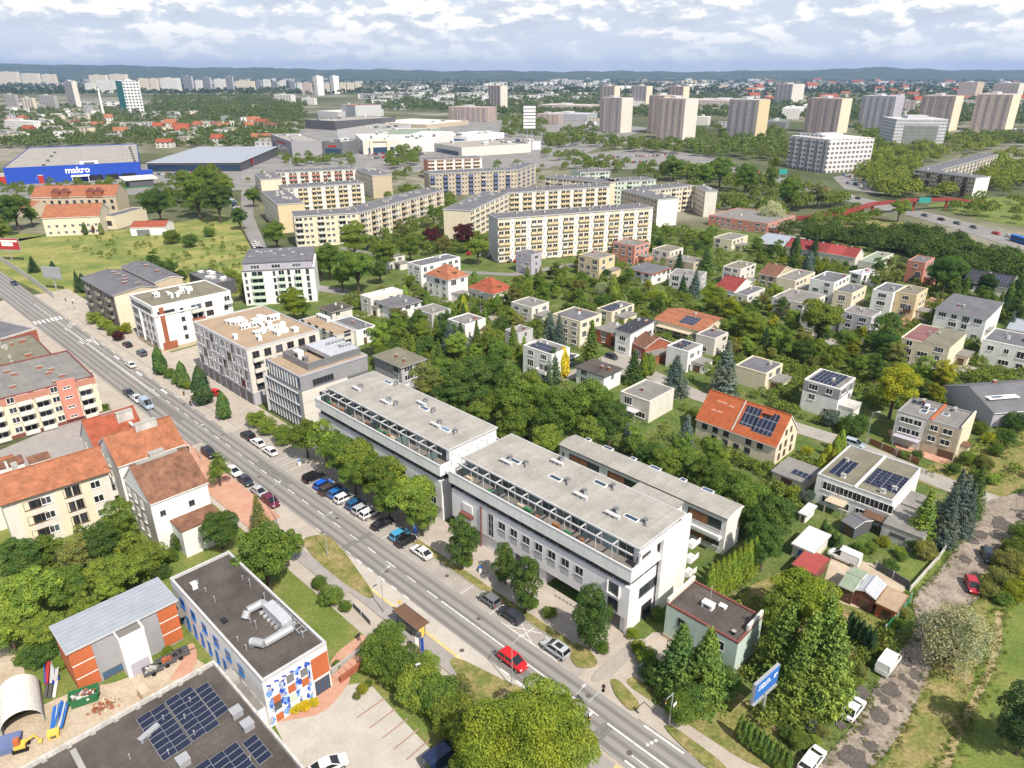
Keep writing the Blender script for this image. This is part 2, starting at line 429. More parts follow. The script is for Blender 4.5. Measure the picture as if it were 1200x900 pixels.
 def flat(s, wall='white', roof='roof_grey', par=0.35, cap=None, over=0.0, bands=None):
  W, D, H = s.W, s.D, s.H
  if over:
   s.walls(wall, H - 0.3)
   mb = MB().box(-over, -over, H - 0.295, W + over, D + over, H - 0.02).quad((-over + .12, -over + .12, H), (W + over - .12, -over + .12, H), (W + over - .12, D + over - .12, H), (-over + .12, D + over - .12, H), 1)
   return s.part('roof', mb, [cap or wall, roof])
  s.walls(wall, H - par)
  e, t = 0.03, 0.28
  z = H - par + 0.004
  mb = MB().box(-e, -e, z, W + e, t, H).box(-e, D - t, z, W + e, D + e, H).box(-e, t, z, t, D - t, H).box(W - t, t, z, W + e, D - t, H)
  s.part('parapet', mb, [cap or wall])
  return s.part('roof', MB().quad((t, t, z + .03), (W - t, t, z + .03), (W - t, D - t, z + .03), (t, D - t, z + .03)), [roof])
 def gable(s, wall='white', roof='tile_orange', axis='x', rise=None, over=0.4, frac=0.5, trim='white'):
  W, D, H = s.W, s.D, s.H
  L, B = (W, D) if axis == 'x' else (D, W)
  rise = rise or B * 0.38
  yr = B * frac
  mb = MB().box(0, 0, -0.3, W, D, H)
  def P(l, b, z): return (l, b, z) if axis == 'x' else (b, l, z)
  for l in (0, L):
   i = 0.004 if l == 0 else -0.004
   mb.add([P(l, 0, H), P(l, B, H), P(l, yr, H + rise)], [(0, 1, 2)])
  s.part('wall', mb, [wall])
  r = MB(); th = 0.2
  for b0, b1, z0, z1 in ((-over, yr, H - over * rise / yr, H + rise), (B + over, yr, H - over * rise / (B - yr), H + rise)):
   vs = [P(-over * .6, b0, z0), P(L + over * .6, b0, z0), P(L + over * .6, b1, z1), P(-over * .6, b1, z1)]
   vs2 = [(x, y, z + th) for x, y, z in vs]
   r.add(vs + vs2, [(0, 1, 2, 3)], 1); r.add(vs2, [(0, 1, 2, 3)], 0)
   r.add(vs + vs2, [(0, 1, 5, 4), (1, 2, 6, 5), (3, 0, 4, 7)], 1)
  ridge = s.part('roof', r, [roof, trim])
  s.part('ridge_cap', MB().bar(P(-over * .6, yr, H + rise + th + .03), P(L + over * .6, yr, H + rise + th + .03), 0.3, 0.12), [roof], parent=ridge)
  s.rise, s.yr, s.axis, s.B, s.L = rise, yr, axis, B, L
  return ridge
 def slope(s, l, b, dz=0.0):
  """point on the roof of a gable"""
  h = s.rise * (b / s.yr if b < s.yr else (s.B - b) / (s.B - s.yr))
  p = (l, b) if s.axis == 'x' else (b, l)
  return (p[0], p[1], s.H + h + 0.2 + dz)
 def hip(s, wall='white', roof='tile_orange', rise=3.0, over=0.45, ridge=0.0, trim='white'):
  W, D, H = s.W, s.D, s.H
  s.walls(wall, H)
  o = over; cx = W / 2; cy = D / 2; e = ridge / 2
  vs = [(-o, -o, H), (W + o, -o, H), (W + o, D + o, H), (-o, D + o, H)]
  if W >= D: tp = [(cx - max(e, .2), cy, H + rise), (cx + max(e, .2), cy, H + rise)]; fs = [(0, 1, 5, 4), (1, 2, 5), (2, 3, 4, 5), (3, 0, 4)]
  else: tp = [(cx, cy - max(e, .2), H + rise), (cx, cy + max(e, .2), H + rise)]; fs = [(0, 1, 4), (1, 2, 5, 4), (2, 3, 5), (3, 0, 4, 5)]
  mb = MB().add([(x, y, z + .15) for x, y, z in vs] + [(x, y, z + .15) for x, y, z in tp], fs)
  mb.box(-o, -o, H + 0.003, W + o, D + o, H + .146, 1)
  return s.part('roof', mb, [roof, trim])
 def mono(s, wall='white', roof='tile_dark', rise=1.2, over=0.3, trim='white'):
  """single pitch, low at the front"""
  W, D, H = s.W, s.D, s.H
  mb = MB().box(0, 0, -0.3, W, D, H)
  for x in (0, W): mb.add([(x, 0, H), (x, D, H), (x, D, H + rise)], [(0, 1, 2)])
  mb.quad((0, D, H), (W, D, H), (W, D, H + rise), (0, D, H + rise))
  s.part('wall', mb, [wall])
  o = over; k = rise / D
  r = MB().add([(-o, -o, H - o * k), (W + o, -o, H - o * k), (W + o, D + o, H + rise + o * k), (-o, D + o, H + rise + o * k)], [(0, 1, 2, 3)], 1)
  t = 0.22
  vs = [(-o, -o, H - o * k), (W + o, -o, H - o * k), (W + o, D + o, H + rise + o * k), (-o, D + o, H + rise + o * k)]
  up = [(x, y, z + t) for x, y, z in vs]
  r.add(up, [(0, 1, 2, 3)], 0); r.add(vs + up, [(0, 1, 5, 4), (1, 2, 6, 5), (2, 3, 7, 6), (3, 0, 4, 7)], 1)
  return s.part('roof', r, [roof, trim])
 # ---- what stands on roofs
 def chimney(s, x, y, z, w=0.5, l=0.9, h=1.0, mat='plaster'):
  mb = MB().box(0, 0, -0.6, w, l, h).box(-.06, -.06, h, w + .06, l + .06, h + .1, 1)
  return s.part('chimney', mb, [mat, 'concrete'], x, y, z)
 def vent(s, x, y, z, w=0.8, l=0.8, h=0.7, mat='lampwhite', rz=0.0):
  w, l, h = round(w, 1), round(l, 1), round(h, 1)
  def mk():
   mb = MB().box(0, 0, 0, w, l, h * .8).box(-.05, -.05, h * .8, w + .05, l + .05, h).box(w * .2, -.02, h * .15, w * .8, -.004, h * .7, 1)
   if l > 1.5:
    for k in range(int(l)): mb.box(w + .004, k + .2, h * .2, w + .02, k + .8, h * .65, 1)
   return mb
  e = cached(f'roof_unit|{w}|{l}|{h}|{mat}', mk, [mat, 'darkgrey'])
  n = s.cnt['roof_unit'] = s.cnt.get('roof_unit', 0) + 1
  return link('roof_unit', e[1], s.root, s.loc(x, y, z), s.dr + rz)
 def pipe(s, x, y, z, h=0.7, r=0.08):
  e = cached(f'vent_pipe|{h}|{r}', lambda: MB().tube((0, 0, 0), (0, 0, h), r).tube((0, 0, h - .03), (0, 0, h + .1), r * 1.7), ['metal'])
  return link('vent_pipe', e[1], s.root, s.loc(x, y, z), s.dr)
 def skylight(s, x, y, z, w=1.0, l=1.5, rz=0.0):
  e = cached(f'skylight|{w}|{l}', lambda: MB().box(0, 0, 0, w, l, .22).quad((.1, .1, .224), (w - .1, .1, .224), (w - .1, l - .1, .224), (.1, l - .1, .224), 1), ['lampwhite', 'blue_glass'])
  return link('skylight', e[1], s.root, s.loc(x, y, z), s.dr + rz)
 def solar(s, x, y, z, nx=4, tilt=0.25, depth=1.6, rz=0.0):
  """a row of nx panels on tilted rails"""
  def mk():
   a = (0, 0, .12); h = .12 + depth * math.sin(tilt); d = depth * math.cos(tilt)
   mb = MB().quad((0, 0, .12), (nx, 0, .12), (nx, d, h), (0, d, h)).quad((0, 0, .08), (nx, 0, .08), (nx, d, h - .04), (0, d, h - .04), 1)
   for k in range(nx + 1): mb.bar((k if k < nx else nx - .04, d - .05, 0), (k if k < nx else nx - .04, d - .05, h - .05), .04, mi=1)
   return mb
  e = cached(f'solar_panel_row|{nx}|{tilt}|{depth}', mk, ['solar', 'metal'])
  return link('solar_panel_row', e[1], s.root, s.loc(x, y, z), s.dr + rz)
 def solar_slope(s, l0, b0, l1, b1):
  p = [s.slope(l0, b0, .08), s.slope(l1, b0, .08), s.slope(l1, b1, .08), s.slope(l0, b1, .08)]
  q = [(x, y, z - .07) for x, y, z in p]
  nx = max(1, round(abs(l1 - l0)));
  mb = MB().add(p, [(0, 1, 2, 3)]); mb.add(p + q, [(0, 1, 5, 4), (1, 2, 6, 5), (2, 3, 7, 6), (3, 0, 4, 7)], 1)
  return s.part('solar_array', mb, ['solar', 'metal'])
def st_bld(name, label, cat, s1, s0, t0, t1, H, short=None, **k):
 return Bld(name, label, cat, S(s1, t0), SROT, s1 - s0, t1 - t0, H, short, **k)
def px_frame(A, B, Cc, H, snap=True, dmin=4.0):
 a, b, c = (np.array(G(*q, H)) for q in (A, B, Cc))
 x = (b - a); W = np.linalg.norm(x); x /= W
 ang = math.atan2(x[1], x[0])
 y = np.array([-x[1], x[0]])
 if snap:
  d = (ang - SROT + PI / 4) % (PI / 2) - PI / 4
  if abs(d) < math.radians(16):
   ang -= d; x = np.array([math.cos(ang), math.sin(ang)]); y = np.array([-x[1], x[0]])
   W = abs(np.dot(b - a, x)); a = b - x * W
 D = max(dmin, float(np.dot(c - b, y)))
 return (float(a[0]), float(a[1])), ang, float(W), D
def px_bld(name, label, cat, A, B, Cc, H=None, by=None, short=None, snap=True, **k):
 if H is None: H = max(2.6, HT(B[0], by, B[1]))
 o, r, W, D = px_frame(A, B, Cc, H, snap)
 return Bld(name, label, cat, o, r, W, D, H, short, **k)
def faces_seen(b):
 cx, cy = b.org[0] + math.cos(b.rot) * b.W / 2 - math.sin(b.rot) * b.D / 2, b.org[1] + math.sin(b.rot) * b.W / 2 + math.cos(b.rot) * b.D / 2
 out = ''
 for f, a in (('F', -PI / 2), ('R', 0), ('L', PI)):
  nx, ny = math.cos(b.rot + a), math.sin(b.rot + a)
  if -cx * nx - cy * ny > 0.08 * math.hypot(cx, cy): out += f
 return out
HAZE, SKY, CLOUD, SUN, EXPO = 0.00007, 0.1, 0.9, 5.0, 0.36
# ------------------------------------------------------------------ ground, roads, lawns
def sheet(name, poly, mat, z, kind='structure', thick=0.0):
 mb = MB()
 for _ in range(2 if name in ('verge', 'unmade_road', 'brick_path', 'yard', 'garden_lawn', 'drive', 'lawn') else 0):   # corners cut round
  poly = [q for a, b in zip(poly, poly[1:] + poly[:1]) for q in ((a[0] * .8 + b[0] * .2, a[1] * .8 + b[1] * .2), (a[0] * .2 + b[0] * .8, a[1] * .2 + b[1] * .8))]
 n = len(poly)
 if thick: mb.prism(poly, z - thick, z)
 else: mb.add([(x, y, z) for x, y in poly], [tuple(range(n))])
 # keep tops facing up
 a = sum(poly[i][0] * poly[(i + 1) % n][1] - poly[(i + 1) % n][0] * poly[i][1] for i in range(n))
 if a < 0: mb.f = [f[::-1] for f in mb.f]
 o = mb.build(name, [mat]); o['kind'] = kind
 return o
def pxs(*pts): return [G(*p) for p in pts]
def sts(s0, s1, t0, t1): return [S(s0, t0), S(s1, t0), S(s1, t1), S(s0, t1)]
def strip_poly(pts, w):
 P = [Vector(p) for p in pts]; L = []; R_ = []
 for i, p in enumerate(P):
  d = (P[min(i + 1, len(P) - 1)] - P[max(i - 1, 0)]).normalized()
  n = Vector((-d.y, d.x)) * w / 2
  L.append((p + n)[:]); R_.append((p - n)[:])
 return L, R_
def strip(name, pts, w, mat, z):
 L, R_ = strip_poly(pts, w); k = len(L)
 mb = MB().add([(*p, z) for p in R_] + [(*p, z) for p in L], [(i, i + 1, k + i + 1, k + i) for i in range(k - 1)])
 o = mb.build(name, [mat]); o['kind'] = 'structure'
 return o
def road_material():
 m = bpy.data.materials.new('street_asphalt'); nt, nd, lk = nodes(m)
 v = coords(nt)
 w = N(nt, 'ShaderNodeTexWave', Scale=0.205, Distortion=0.5, bands_direction='Y', **{'Detail Scale': 0.4}); w.inputs['Phase Offset'].default_value = 2.2
 lk.new(v, w.inputs['Vector'])
 r = ramp(nt, [(0.1, (0.17, 0.163, 0.155)), (0.7, (0.255, 0.243, 0.23))]); lk.new(w.outputs['Fac'], r.inputs[0])
 r2 = ramp(nt, [(0.3, 0.86), (0.7, 1.08)]); lk.new(noise(nt, coords(nt, (0.05, 0.8, 1)), 1.0, 5), r2.inputs[0])
 c = mixc(nt, r.outputs[0], r2.outputs[0], 1.0, 'MULTIPLY')
 r3 = ramp(nt, [(0.3, 0.9), (0.7, 1.1)]); lk.new(noise(nt, v, 9.0, 3), r3.inputs[0])
 c = mixc(nt, c, r3.outputs[0], 1.0, 'MULTIPLY')
 M['road'] = finish(m, nt, c, 0.9, spec=0.2)
road_material()
g3 = lambda r, g, b: (r, g, b)
ground_mat('soil', [(0.25, (0.045, 0.075, 0.02)), (0.45, (0.085, 0.125, 0.03)), (0.6, (0.13, 0.15, 0.05)), (0.72, (0.22, 0.19, 0.11)), (0.84, (0.3, 0.25, 0.19))], 0.14, fine=0.4)
ground_mat('lawn', [(0.3, (0.085, 0.13, 0.026)), (0.5, (0.13, 0.17, 0.04)), (0.66, (0.2, 0.195, 0.065)), (0.8, (0.11, 0.16, 0.035))], 0.16, fine=0.3, fsc=2.5)
ground_mat('meadow', [(0.3, (0.1, 0.15, 0.038)), (0.47, (0.17, 0.2, 0.055)), (0.6, (0.28, 0.26, 0.09)), (0.75, (0.15, 0.185, 0.05))], 0.06, fine=0.3, fsc=0.8)
ground_mat('rough_grass', [(0.3, (0.095, 0.135, 0.03)), (0.46, (0.16, 0.165, 0.05)), (0.6, (0.25, 0.205, 0.09)), (0.75, (0.34, 0.27, 0.18))], 0.3, fine=0.4, fsc=2.0)
ground_mat('paving', [(0.3, (0.33, 0.29, 0.25)), (0.7, (0.43, 0.385, 0.335))], 0.3, fine=0.12, fsc=4)
ground_mat('bay_paving', [(0.3, (0.27, 0.25, 0.225)), (0.7, (0.36, 0.33, 0.3))], 0.25, fine=0.14, fsc=4)
ground_mat('concrete_paving', [(0.3, (0.36, 0.335, 0.3)), (0.7, (0.46, 0.425, 0.385))], 0.3, fine=0.1, fsc=4)
ground_mat('path_asphalt', [(0.3, (0.25, 0.235, 0.225)), (0.7, (0.33, 0.305, 0.29))], 0.4, fine=0.1, fsc=4)
ground_mat('brick_paving', [(0.3, (0.4, 0.21, 0.15)), (0.7, (0.5, 0.3, 0.22))], 0.4, fine=0.15, fsc=5)
ground_mat('sand', [(0.3, (0.35, 0.28, 0.2)), (0.6, (0.46, 0.385, 0.3)), (0.8, (0.29, 0.225, 0.16))], 0.25, fine=0.2, fsc=3)
ground_mat('gravel_road', [(0.3, (0.11, 0.094, 0.078)), (0.42, (0.19, 0.16, 0.132)), (0.54, (0.27, 0.228, 0.188)), (0.74, (0.35, 0.3, 0.25))], 0.33, detail=10, fine=0.35, fsc=2.2)
ground_mat('tar', [(0.3, (0.075, 0.067, 0.06)), (0.7, (0.13, 0.113, 0.1))], 1.5, fine=0.3, fsc=4)
ground_mat('road_patching', [(0.3, (0.14, 0.135, 0.13)), (0.7, (0.19, 0.183, 0.176))], 1.0, fine=0.2, fsc=5)
ground_mat('trodden', [(0.3, (0.2, 0.18, 0.08)), (0.6, (0.34, 0.27, 0.15))], 0.7, fine=0.2, fsc=3)
ground_mat('far_asphalt', [(0.3, (0.17, 0.165, 0.16)), (0.7, (0.27, 0.26, 0.25))], 0.05, fine=0.1)
ground_mat('linepaint', [(0.3, (0.36, 0.355, 0.345)), (0.5, (0.66, 0.655, 0.64))], 1.6, fine=0.2, fsc=6)
ground_mat('yellow_paving', [(0.3, (0.5, 0.38, 0.15)), (0.7, (0.62, 0.49, 0.24))], 1.0, fine=0.1)
def far_ground():
 m = bpy.data.materials.new('countryside'); nt, nd, lk = nodes(m)
 v = coords(nt)
 r = ramp(nt, [(0.36, (0.06, 0.076, 0.036)), (0.47, (0.095, 0.11, 0.052)), (0.53, (0.16, 0.16, 0.1)), (0.59, (0.27, 0.25, 0.205)), (0.66, (0.1, 0.115, 0.055))])
 lk.new(noise(nt, coords(nt, (0.0022, 0.0032, 1)), 1.0, 8, 0.6), r.inputs[0])
 r2 = ramp(nt, [(0.3, 0.7), (0.7, 1.25)]); lk.new(noise(nt, v, 0.05, 6, 0.7), r2.inputs[0])
 c = mixc(nt, r.outputs[0], r2.outputs[0], 1.0, 'MULTIPLY')
 r3 = ramp(nt, [(0.3, 0.75), (0.7, 1.2)]); lk.new(noise(nt, v, 0.9, 4, 0.7), r3.inputs[0])
 c = mixc(nt, c, r3.outputs[0], 1.0, 'MULTIPLY')
 M['countryside'] = finish(m, nt, c, 0.95, spec=0.1)
far_ground()
sheet('ground', [(-9500, -60), (9500, -60), (9500, 11800), (-9500, 11800)], 'countryside', 0.0)
# gardens of the housing estate: soil and grass under everything between the street and the fields
sheet('garden_ground', pxs((395, 268), (830, 268), (1260, 300), (1330, 560), (1180, 930), (790, 930), (700, 800), (300, 480), (140, 400), (300, 345), (330, 300)), 'soil', 0.02)
sheet('school_ground', pxs((-20, 560), (140, 520), (330, 620), (470, 700), (720, 930), (-120, 930), (-120, 640)), 'lawn', 0.02)
sheet('meadow', pxs((-60, 300), (0, 272), (60, 275), (120, 272), (200, 262), (262, 252), (284, 262), (300, 300), (306, 345), (240, 350), (110, 345), (70, 354), (-60, 290)), 'meadow', 0.03)
sheet('riverside_meadow', pxs((1060, 905), (1090, 800), (1140, 700), (1195, 640), (1330, 600), (1400, 930), (1060, 930)), 'lawn', 0.035)
sheet('field_strip', pxs((1035, 905), (1075, 800), (1130, 690), (1160, 700), (1140, 800), (1105, 905)), 'rough_grass', 0.045)
def ssheet(name, s0, s1, t0, t1, mat, z, thick=0.0):
 mb = MB()
 if thick: mb.box(s0, -t1, z - thick, s1, -t0, z)
 else: mb.quad((s0, -t1, z), (s1, -t1, z), (s1, -t0, z), (s0, -t0, z))
 o = mb.build(name, [mat], None, (*S(0, 0), 0), RA); o['kind'] = 'structure'
 return o
ssheet('pavement', -40, 275, -12.5, -2.9, 'paving', 0.06)
ssheet('pavement', -40, 275, 3.0, 14.7, 'paving', 0.06)
ssheet('street', -45, 420, -3.1, 3.25, 'road', 0.09)
ssheet('street_widening', 118, 420, -6.2, -3.1, 'road', 0.085)
ssheet('parking_bays', 15, 58, 3.26, 6.3, 'bay_paving', 0.08)
ssheet('parking_bays', 58, 118, 3.26, 8.6, 'bay_paving', 0.08)
ssheet('bus_bay', 12, 59, -5.9, -3.11, 'concrete_paving', 0.1)
ssheet('footway', 17, 57, 7.75, 14.6, 'paving', 0.2, 0.12)
ssheet('verge', 17, 55, 6.32, 7.74, 'rough_grass', 0.21, 0.13)
ssheet('brick_pavement', 79, 126, -11.5, -5.6, 'brick_paving', 0.2, 0.12)
ssheet('stop_platform', 22, 53, -8.6, -5.93, 'path_asphalt', 0.22, 0.14)
ssheet('footway', 52, 82, -10.2, -8.0, 'path_asphalt', 0.21, 0.13)
ssheet('footway', 10, 22, -10.2, -8.6, 'path_asphalt', 0.21, 0.13)
ssheet('footway', -8, 6, -6.5, -4.0, 'path_asphalt', 0.2, 0.12)
ssheet('tactile_strip', 24, 54, -6.05, -5.62, 'yellow_paving', 0.225, 0.12)
ssheet('tactile_strip', -2.2, 3.2, -4.5, -3.9, 'yellow_paving', 0.205, 0.05)
sheet('verge', pxs((352, 632), (382, 626), (398, 640), (441, 699), (433, 704), (402, 684), (368, 656)), 'rough_grass', 0.24, thick=0.15)
sheet('verge', pxs((524, 778), (534, 770), (600, 803), (660, 826), (700, 862), (705, 890), (640, 905), (590, 860)), 'rough_grass', 0.24, thick=0.15)
sheet('verge', pxs((714, 797), (724, 797), (748, 822), (749, 832), (738, 834), (722, 818)), 'rough_grass', 0.24, thick=0.15)
sheet('verge', pxs((672, 752), (690, 762), (701, 776), (697, 783), (676, 784), (668, 772)), 'rough_grass', 0.235, thick=0.15)
sheet('verge', pxs((774, 851), (790, 852), (860, 905), (830, 905)), 'rough_grass', 0.235, thick=0.15)
sheet('footway', pxs((700, 800), (735, 765), (765, 742), (800, 742), (822, 757), (780, 800), (750, 800), (740, 790), (728, 800)), 'paving', 0.14)
sheet('lawn', pxs((728, 800), (748, 790), (860, 800), (960, 905), (890, 905), (800, 845)), 'rough_grass', 0.1)
sheet('drive', pxs((690, 800), (715, 797), (740, 770), (762, 752), (745, 748), (700, 785)), 'bay_paving', 0.15)
# courtyards and car park by the school
sheet('car_park', pxs((383, 806), (432, 800), (470, 842), (530, 905), (350, 905), (322, 850)), 'concrete_paving', 0.1); sheet('road_patch', sts(20, 27, -1.9, -.9), 'road_patching', 0.097); sheet('road_patch', sts(62, 63.2, -3, 3.1), 'road_patching', 0.098); sheet('road_patch', sts(88, 101, 1.0, 2.2), 'road_patching', 0.097); sheet('road_patch', sts(6.5, 8, -2.9, .0), 'road_patching', 0.097); sheet('road_patch', sts(132, 150, -2.7, -1.2), 'road_patching', 0.097)
mb = MB()
for s_, t_ in ((33, 1.6), (52, -1.4), (71, 1.4), (12, 1.8), (95, -1.6), (118, 1.5), (3, -1.5), (44, 4.8), (30, -4.5)): mb.tube((*S(s_, t_), .1), (*S(s_, t_), .114), .36, n=14)
o = mb.build('manhole_covers', ['tar']); o['kind'] = 'structure'
sheet('brick_path', pxs((383, 802), (388, 770), (425, 742), (432, 752), (405, 772), (412, 796), (402, 812), (378, 838), (330, 846), (322, 850)), 'brick_paving', 0.12)
sheet('brick_path', pxs((214, 760), (228, 752), (232, 775), (222, 792), (196, 800), (212, 778)), 'brick_paving', 0.1)
sheet('yard', pxs((-60, 880), (0, 850), (95, 806), (140, 800), (216, 764), (262, 792), (200, 830), (-20, 935), (-90, 940)), 'sand', 0.08)
sheet('yard', pxs((-60, 760), (10, 750), (32, 790), (25, 805), (-60, 830)), 'sand', 0.08)
sheet('courtyard', pxs((-60, 570), (0, 528), (118, 478), (150, 500), (150, 560), (120, 570), (20, 610)), 'path_asphalt', 0.1)
sheet('forecourt', pxs((188, 417), (242, 402), (300, 470), (236, 436), (205, 434)), 'paving', 0.1)
# lanes of the estate, unmade road to the right, trodden path
strip('lane', [G(*p) for p in ((640, 446), (700, 432), (758, 437), (820, 465), (880, 483), (935, 502), (1000, 522), (1060, 548), (1120, 572), (1170, 590))], 5.5, 'bay_paving', 0.1)
strip('lane', [G(*p) for p in ((520, 352), (560, 360), (600, 385), (660, 425))], 4.5, 'bay_paving', 0.09)
strip('lane', [G(*p) for p in ((890, 372), (960, 395), (1030, 425), (1080, 440), (1140, 430))], 4.5, 'bay_paving', 0.09)
strip('lane', [G(*p) for p in ((1030, 400), (1060, 378), (1080, 362), (1100, 350))], 4.5, 'brick_paving', 0.09)
strip('lane', [G(*p) for p in ((400, 290), (440, 300), (520, 318), (600, 322), (700, 306))], 5, 'far_asphalt', 0.09)
strip('garden_path', [G(*p) for p in ((420, 372), (480, 352), (520, 340))], 4, 'bay_paving', 0.095)
sheet('unmade_road', pxs((952, 905), (1008, 842), (1032, 792), (1078, 735), (1066, 702), (1108, 662), (1146, 606), (1150, 588), (1205, 575), (1260, 590), (1205, 636), (1168, 690), (1140, 705), (1098, 770), (1062, 850), (1022, 905)), 'gravel_road', 0.11)
rp = random.Random(5)
mb = MB()
for (px, py, rx) in ((1030, 838, 8.5), (1045, 809, 9), (1011, 857, 6), (1000, 884, 9), (1021, 876, 7), (1073, 791, 6.5), (1068, 803, 5), (1046, 831, 4), (1037, 821, 5), (1063, 777, 6), (985, 850, 5), (1010, 812, 7), (1027, 812, 4), (1004, 893, 9), (1058, 795, 4), (992, 888, 8), (1148, 627, 7), (1140, 634, 5), (1175, 615, 10), (1184, 620, 9), (1131, 656, 5), (1090, 728, 8)):
 x, y = G(px, py); sc = math.hypot(x, y, CH) / F
 k = 30; ph = rp.random() * 6
 jit = [rp.gauss(1, .09) for i in range(k)]
 pts = [(x + jit[int(a * k / 6.284)] * rx * sc * (1 + .18 * math.sin(3 * a + ph) + .1 * math.sin(5 * a + ph * 2)) * math.cos(a), y + jit[int(a * k / 6.284)] * rx * sc * 1.15 * (1 + .16 * math.cos(2 * a + ph)) * math.sin(a)) for a in [2 * PI * i / k for i in range(k)]]
 z = 0.115 + 0.004 * (len(mb.f) + 1)
 mb.add([(*p, z) for p in pts], [tuple(range(k))])
o = mb.build('asphalt_patching', ['tar']); o['kind'] = 'structure'
strip('trodden_path', [G(*p) for p in ((1170, 716), (1170, 750), (1160, 785), (1138, 830), (1118, 870), (1104, 912))], 0.85, 'trodden', 0.06)
sheet('house_yard', pxs((1040, 505), (1060, 500), (1100, 520), (1120, 540), (1105, 545), (1050, 525)), 'brick_paving', 0.12)
sheet('house_yard', pxs((700, 420), (745, 405), (765, 425), (740, 440), (690, 440)), 'bay_paving', 0.12)
sheet('garden_lawn', pxs((1035, 660), (1075, 640), (1110, 655), (1072, 695), (1045, 690)), 'lawn', 0.06)
sheet('garden_lawn', pxs((1060, 560), (1100, 540), (1200, 500), (1250, 520), (1195, 575), (1150, 590)), 'rough_grass', 0.06)
sheet('garden_lawn', pxs((850, 700), (940, 660), (1010, 720), (1060, 735), (980, 810), (900, 800)), 'rough_grass', 0.06)
sheet('shed_yard', pxs((975, 650), (1040, 665), (1062, 690), (1030, 720), (960, 700)), 'sand', 0.08)
# the far roads and car parks
strip('main_road', [G(*p) for p in ((560, 170), (640, 180), (740, 188), (850, 197), (915, 211), (985, 230), (1040, 243), (1085, 253), (1130, 265), (1200, 287), (1300, 315))], 19, 'far_asphalt', 0.12)
sheet('car_park', pxs((400, 183), (520, 172), (640, 170), (690, 180), (760, 173), (850, 186), (850, 200), (700, 198), (600, 192), (480, 192)), 'far_asphalt', 0.11)
sheet('car_park', pxs((976, 208), (1010, 200), (1055, 215), (1040, 228), (990, 222)), 'far_asphalt', 0.11)
sheet('car_park', pxs((-40, 205), (180, 192), (300, 170), (330, 150), (660, 138), (760, 150), (690, 178), (640, 198), (480, 202), (345, 200), (300, 222), (160, 228), (-40, 236)), 'far_asphalt', 0.06)
strip('side_road', [G(*p) for p in ((330, 178), (300, 205), (289, 225), (290, 255), (303, 290), (322, 330), (420, 345))], 7, 'far_asphalt', 0.13)
sheet('lawn', pxs((1075, 240), (1200, 228), (1260, 240), (1260, 275), (1170, 262), (1120, 250)), 'lawn', 0.1)
sheet('lawn', pxs((960, 262), (1030, 252), (1200, 300), (1260, 320), (1200, 318), (1040, 285)), 'rough_grass', 0.1)
# painted lines
mk = MB(); _mz = [0.1]
def line(a, b, w=0.18, z=None):
 a = Vector(a); b = Vector(b); d = (b - a).normalized(); n = Vector((-d.y, d.x)) * w / 2
 z = z or 0.112
 mk.add([(*(a - n), z), (*(b - n), z), (*(b + n), z), (*(a + n), z)], [(0, 1, 2, 3)])
def sline(s0, s1, t, w=0.16, z=None): line(S(s0, t), S(s1, t), w, z)
for k in range(0, 20): sline(41 + k * 5.4, 43.4 + k * 5.4, 0.2)
sline(15.5, 40, 0.2, 0.2); sline(9, 11, 0.2); sline(12, 14, 0.2); sline(-6, 7.5, 0.05, 0.24)
sline(150, 262, 0.2, 0.16); sline(150, 225, -0.25, 0.14)
for k in range(14): sline(118 + k * 9, 121 + k * 9, 3.0, 0.16)
for k in range(4): sline(150 + k * 17, 154 + k * 17, 2.0, 0.5);
for k in range(9): sline(44 + k * 3.2, 45.4 + k * 3.2, -3.05, 0.22)
for k in range(4): sline(13 + k * 3.0, 14.6 + k * 3.0, -3.05, 0.26)
sline(-1.8, 4.0, 3.05, 0.28); sline(-3.4, 2.8, -2.75, 0.28); sline(-2.8, 2.6, -1.6, 0.14)
for k in range(5): line(S(-6.3, 0.8 + k * 0.55), S(-6.3, 1.15 + k * 0.55), 0.5)
for k in range(3): line(S(2.2 - k * 0.2, 0.9 + k * .6), S(1.9 - k * .2, 1.1 + k * .6), 0.4)
for k in range(7): sline(236, 240, -5.6 + k * 1.25, 0.6)
for k in range(5): sline(226 - k * 1.0, 231 - k * 1.5, 2.7 + k * .1 - k * .9, 0.22)
for k in range(6): sline(205, 209, -1.0 + k * .65, 0.3)
for k in range(20): line(S(60 + k * 2.75, 3.4), S(60 + k * 2.75, 8.3), 0.1, 0.092)
for k in range(4): line(S(19 + k * 5.6 * 1.2, 3.4), S(19 + k * 5.6 * 1.2, 6.2), 0.12, 0.092)
line(S(24.0, 3.6), S(29.0, 6.0), .12, .094); line(S(24.0, 6.0), S(29, 3.6), .12, .096); sline(19, 30, 3.5, .12, .098)
for k in range(6):
 a, b = G(418 + k * 14.5, 842 + k * 12.3), G(452 + k * 13, 818 + k * 12.2)
 strip('bay_line', [a, b], 0.22, 'bayline', 0.115)
mkb = mk.build('road_marking', ['linepaint']); mkb['kind'] = 'structure'
# kerbs
kb = MB()
def kerb(s0, s1, t):
 kb.box(s0, -t - 0.08, 0.0, s1, -t + 0.08, 0.21)
kerb(17, 57, 7.66 - 1.4); kerb(-40, 5, 3.42); kerb(13, 54, -5.97 + .0); kerb(60, 126, -3.2); kerb(126, 240, -6.35); kerb(120, 235, 5.8); kerb(-10, 9, -3.3)
o = kb.build('kerb', ['concrete'], None, (*S(0, 0), 0), RA); o['kind'] = 'structure'
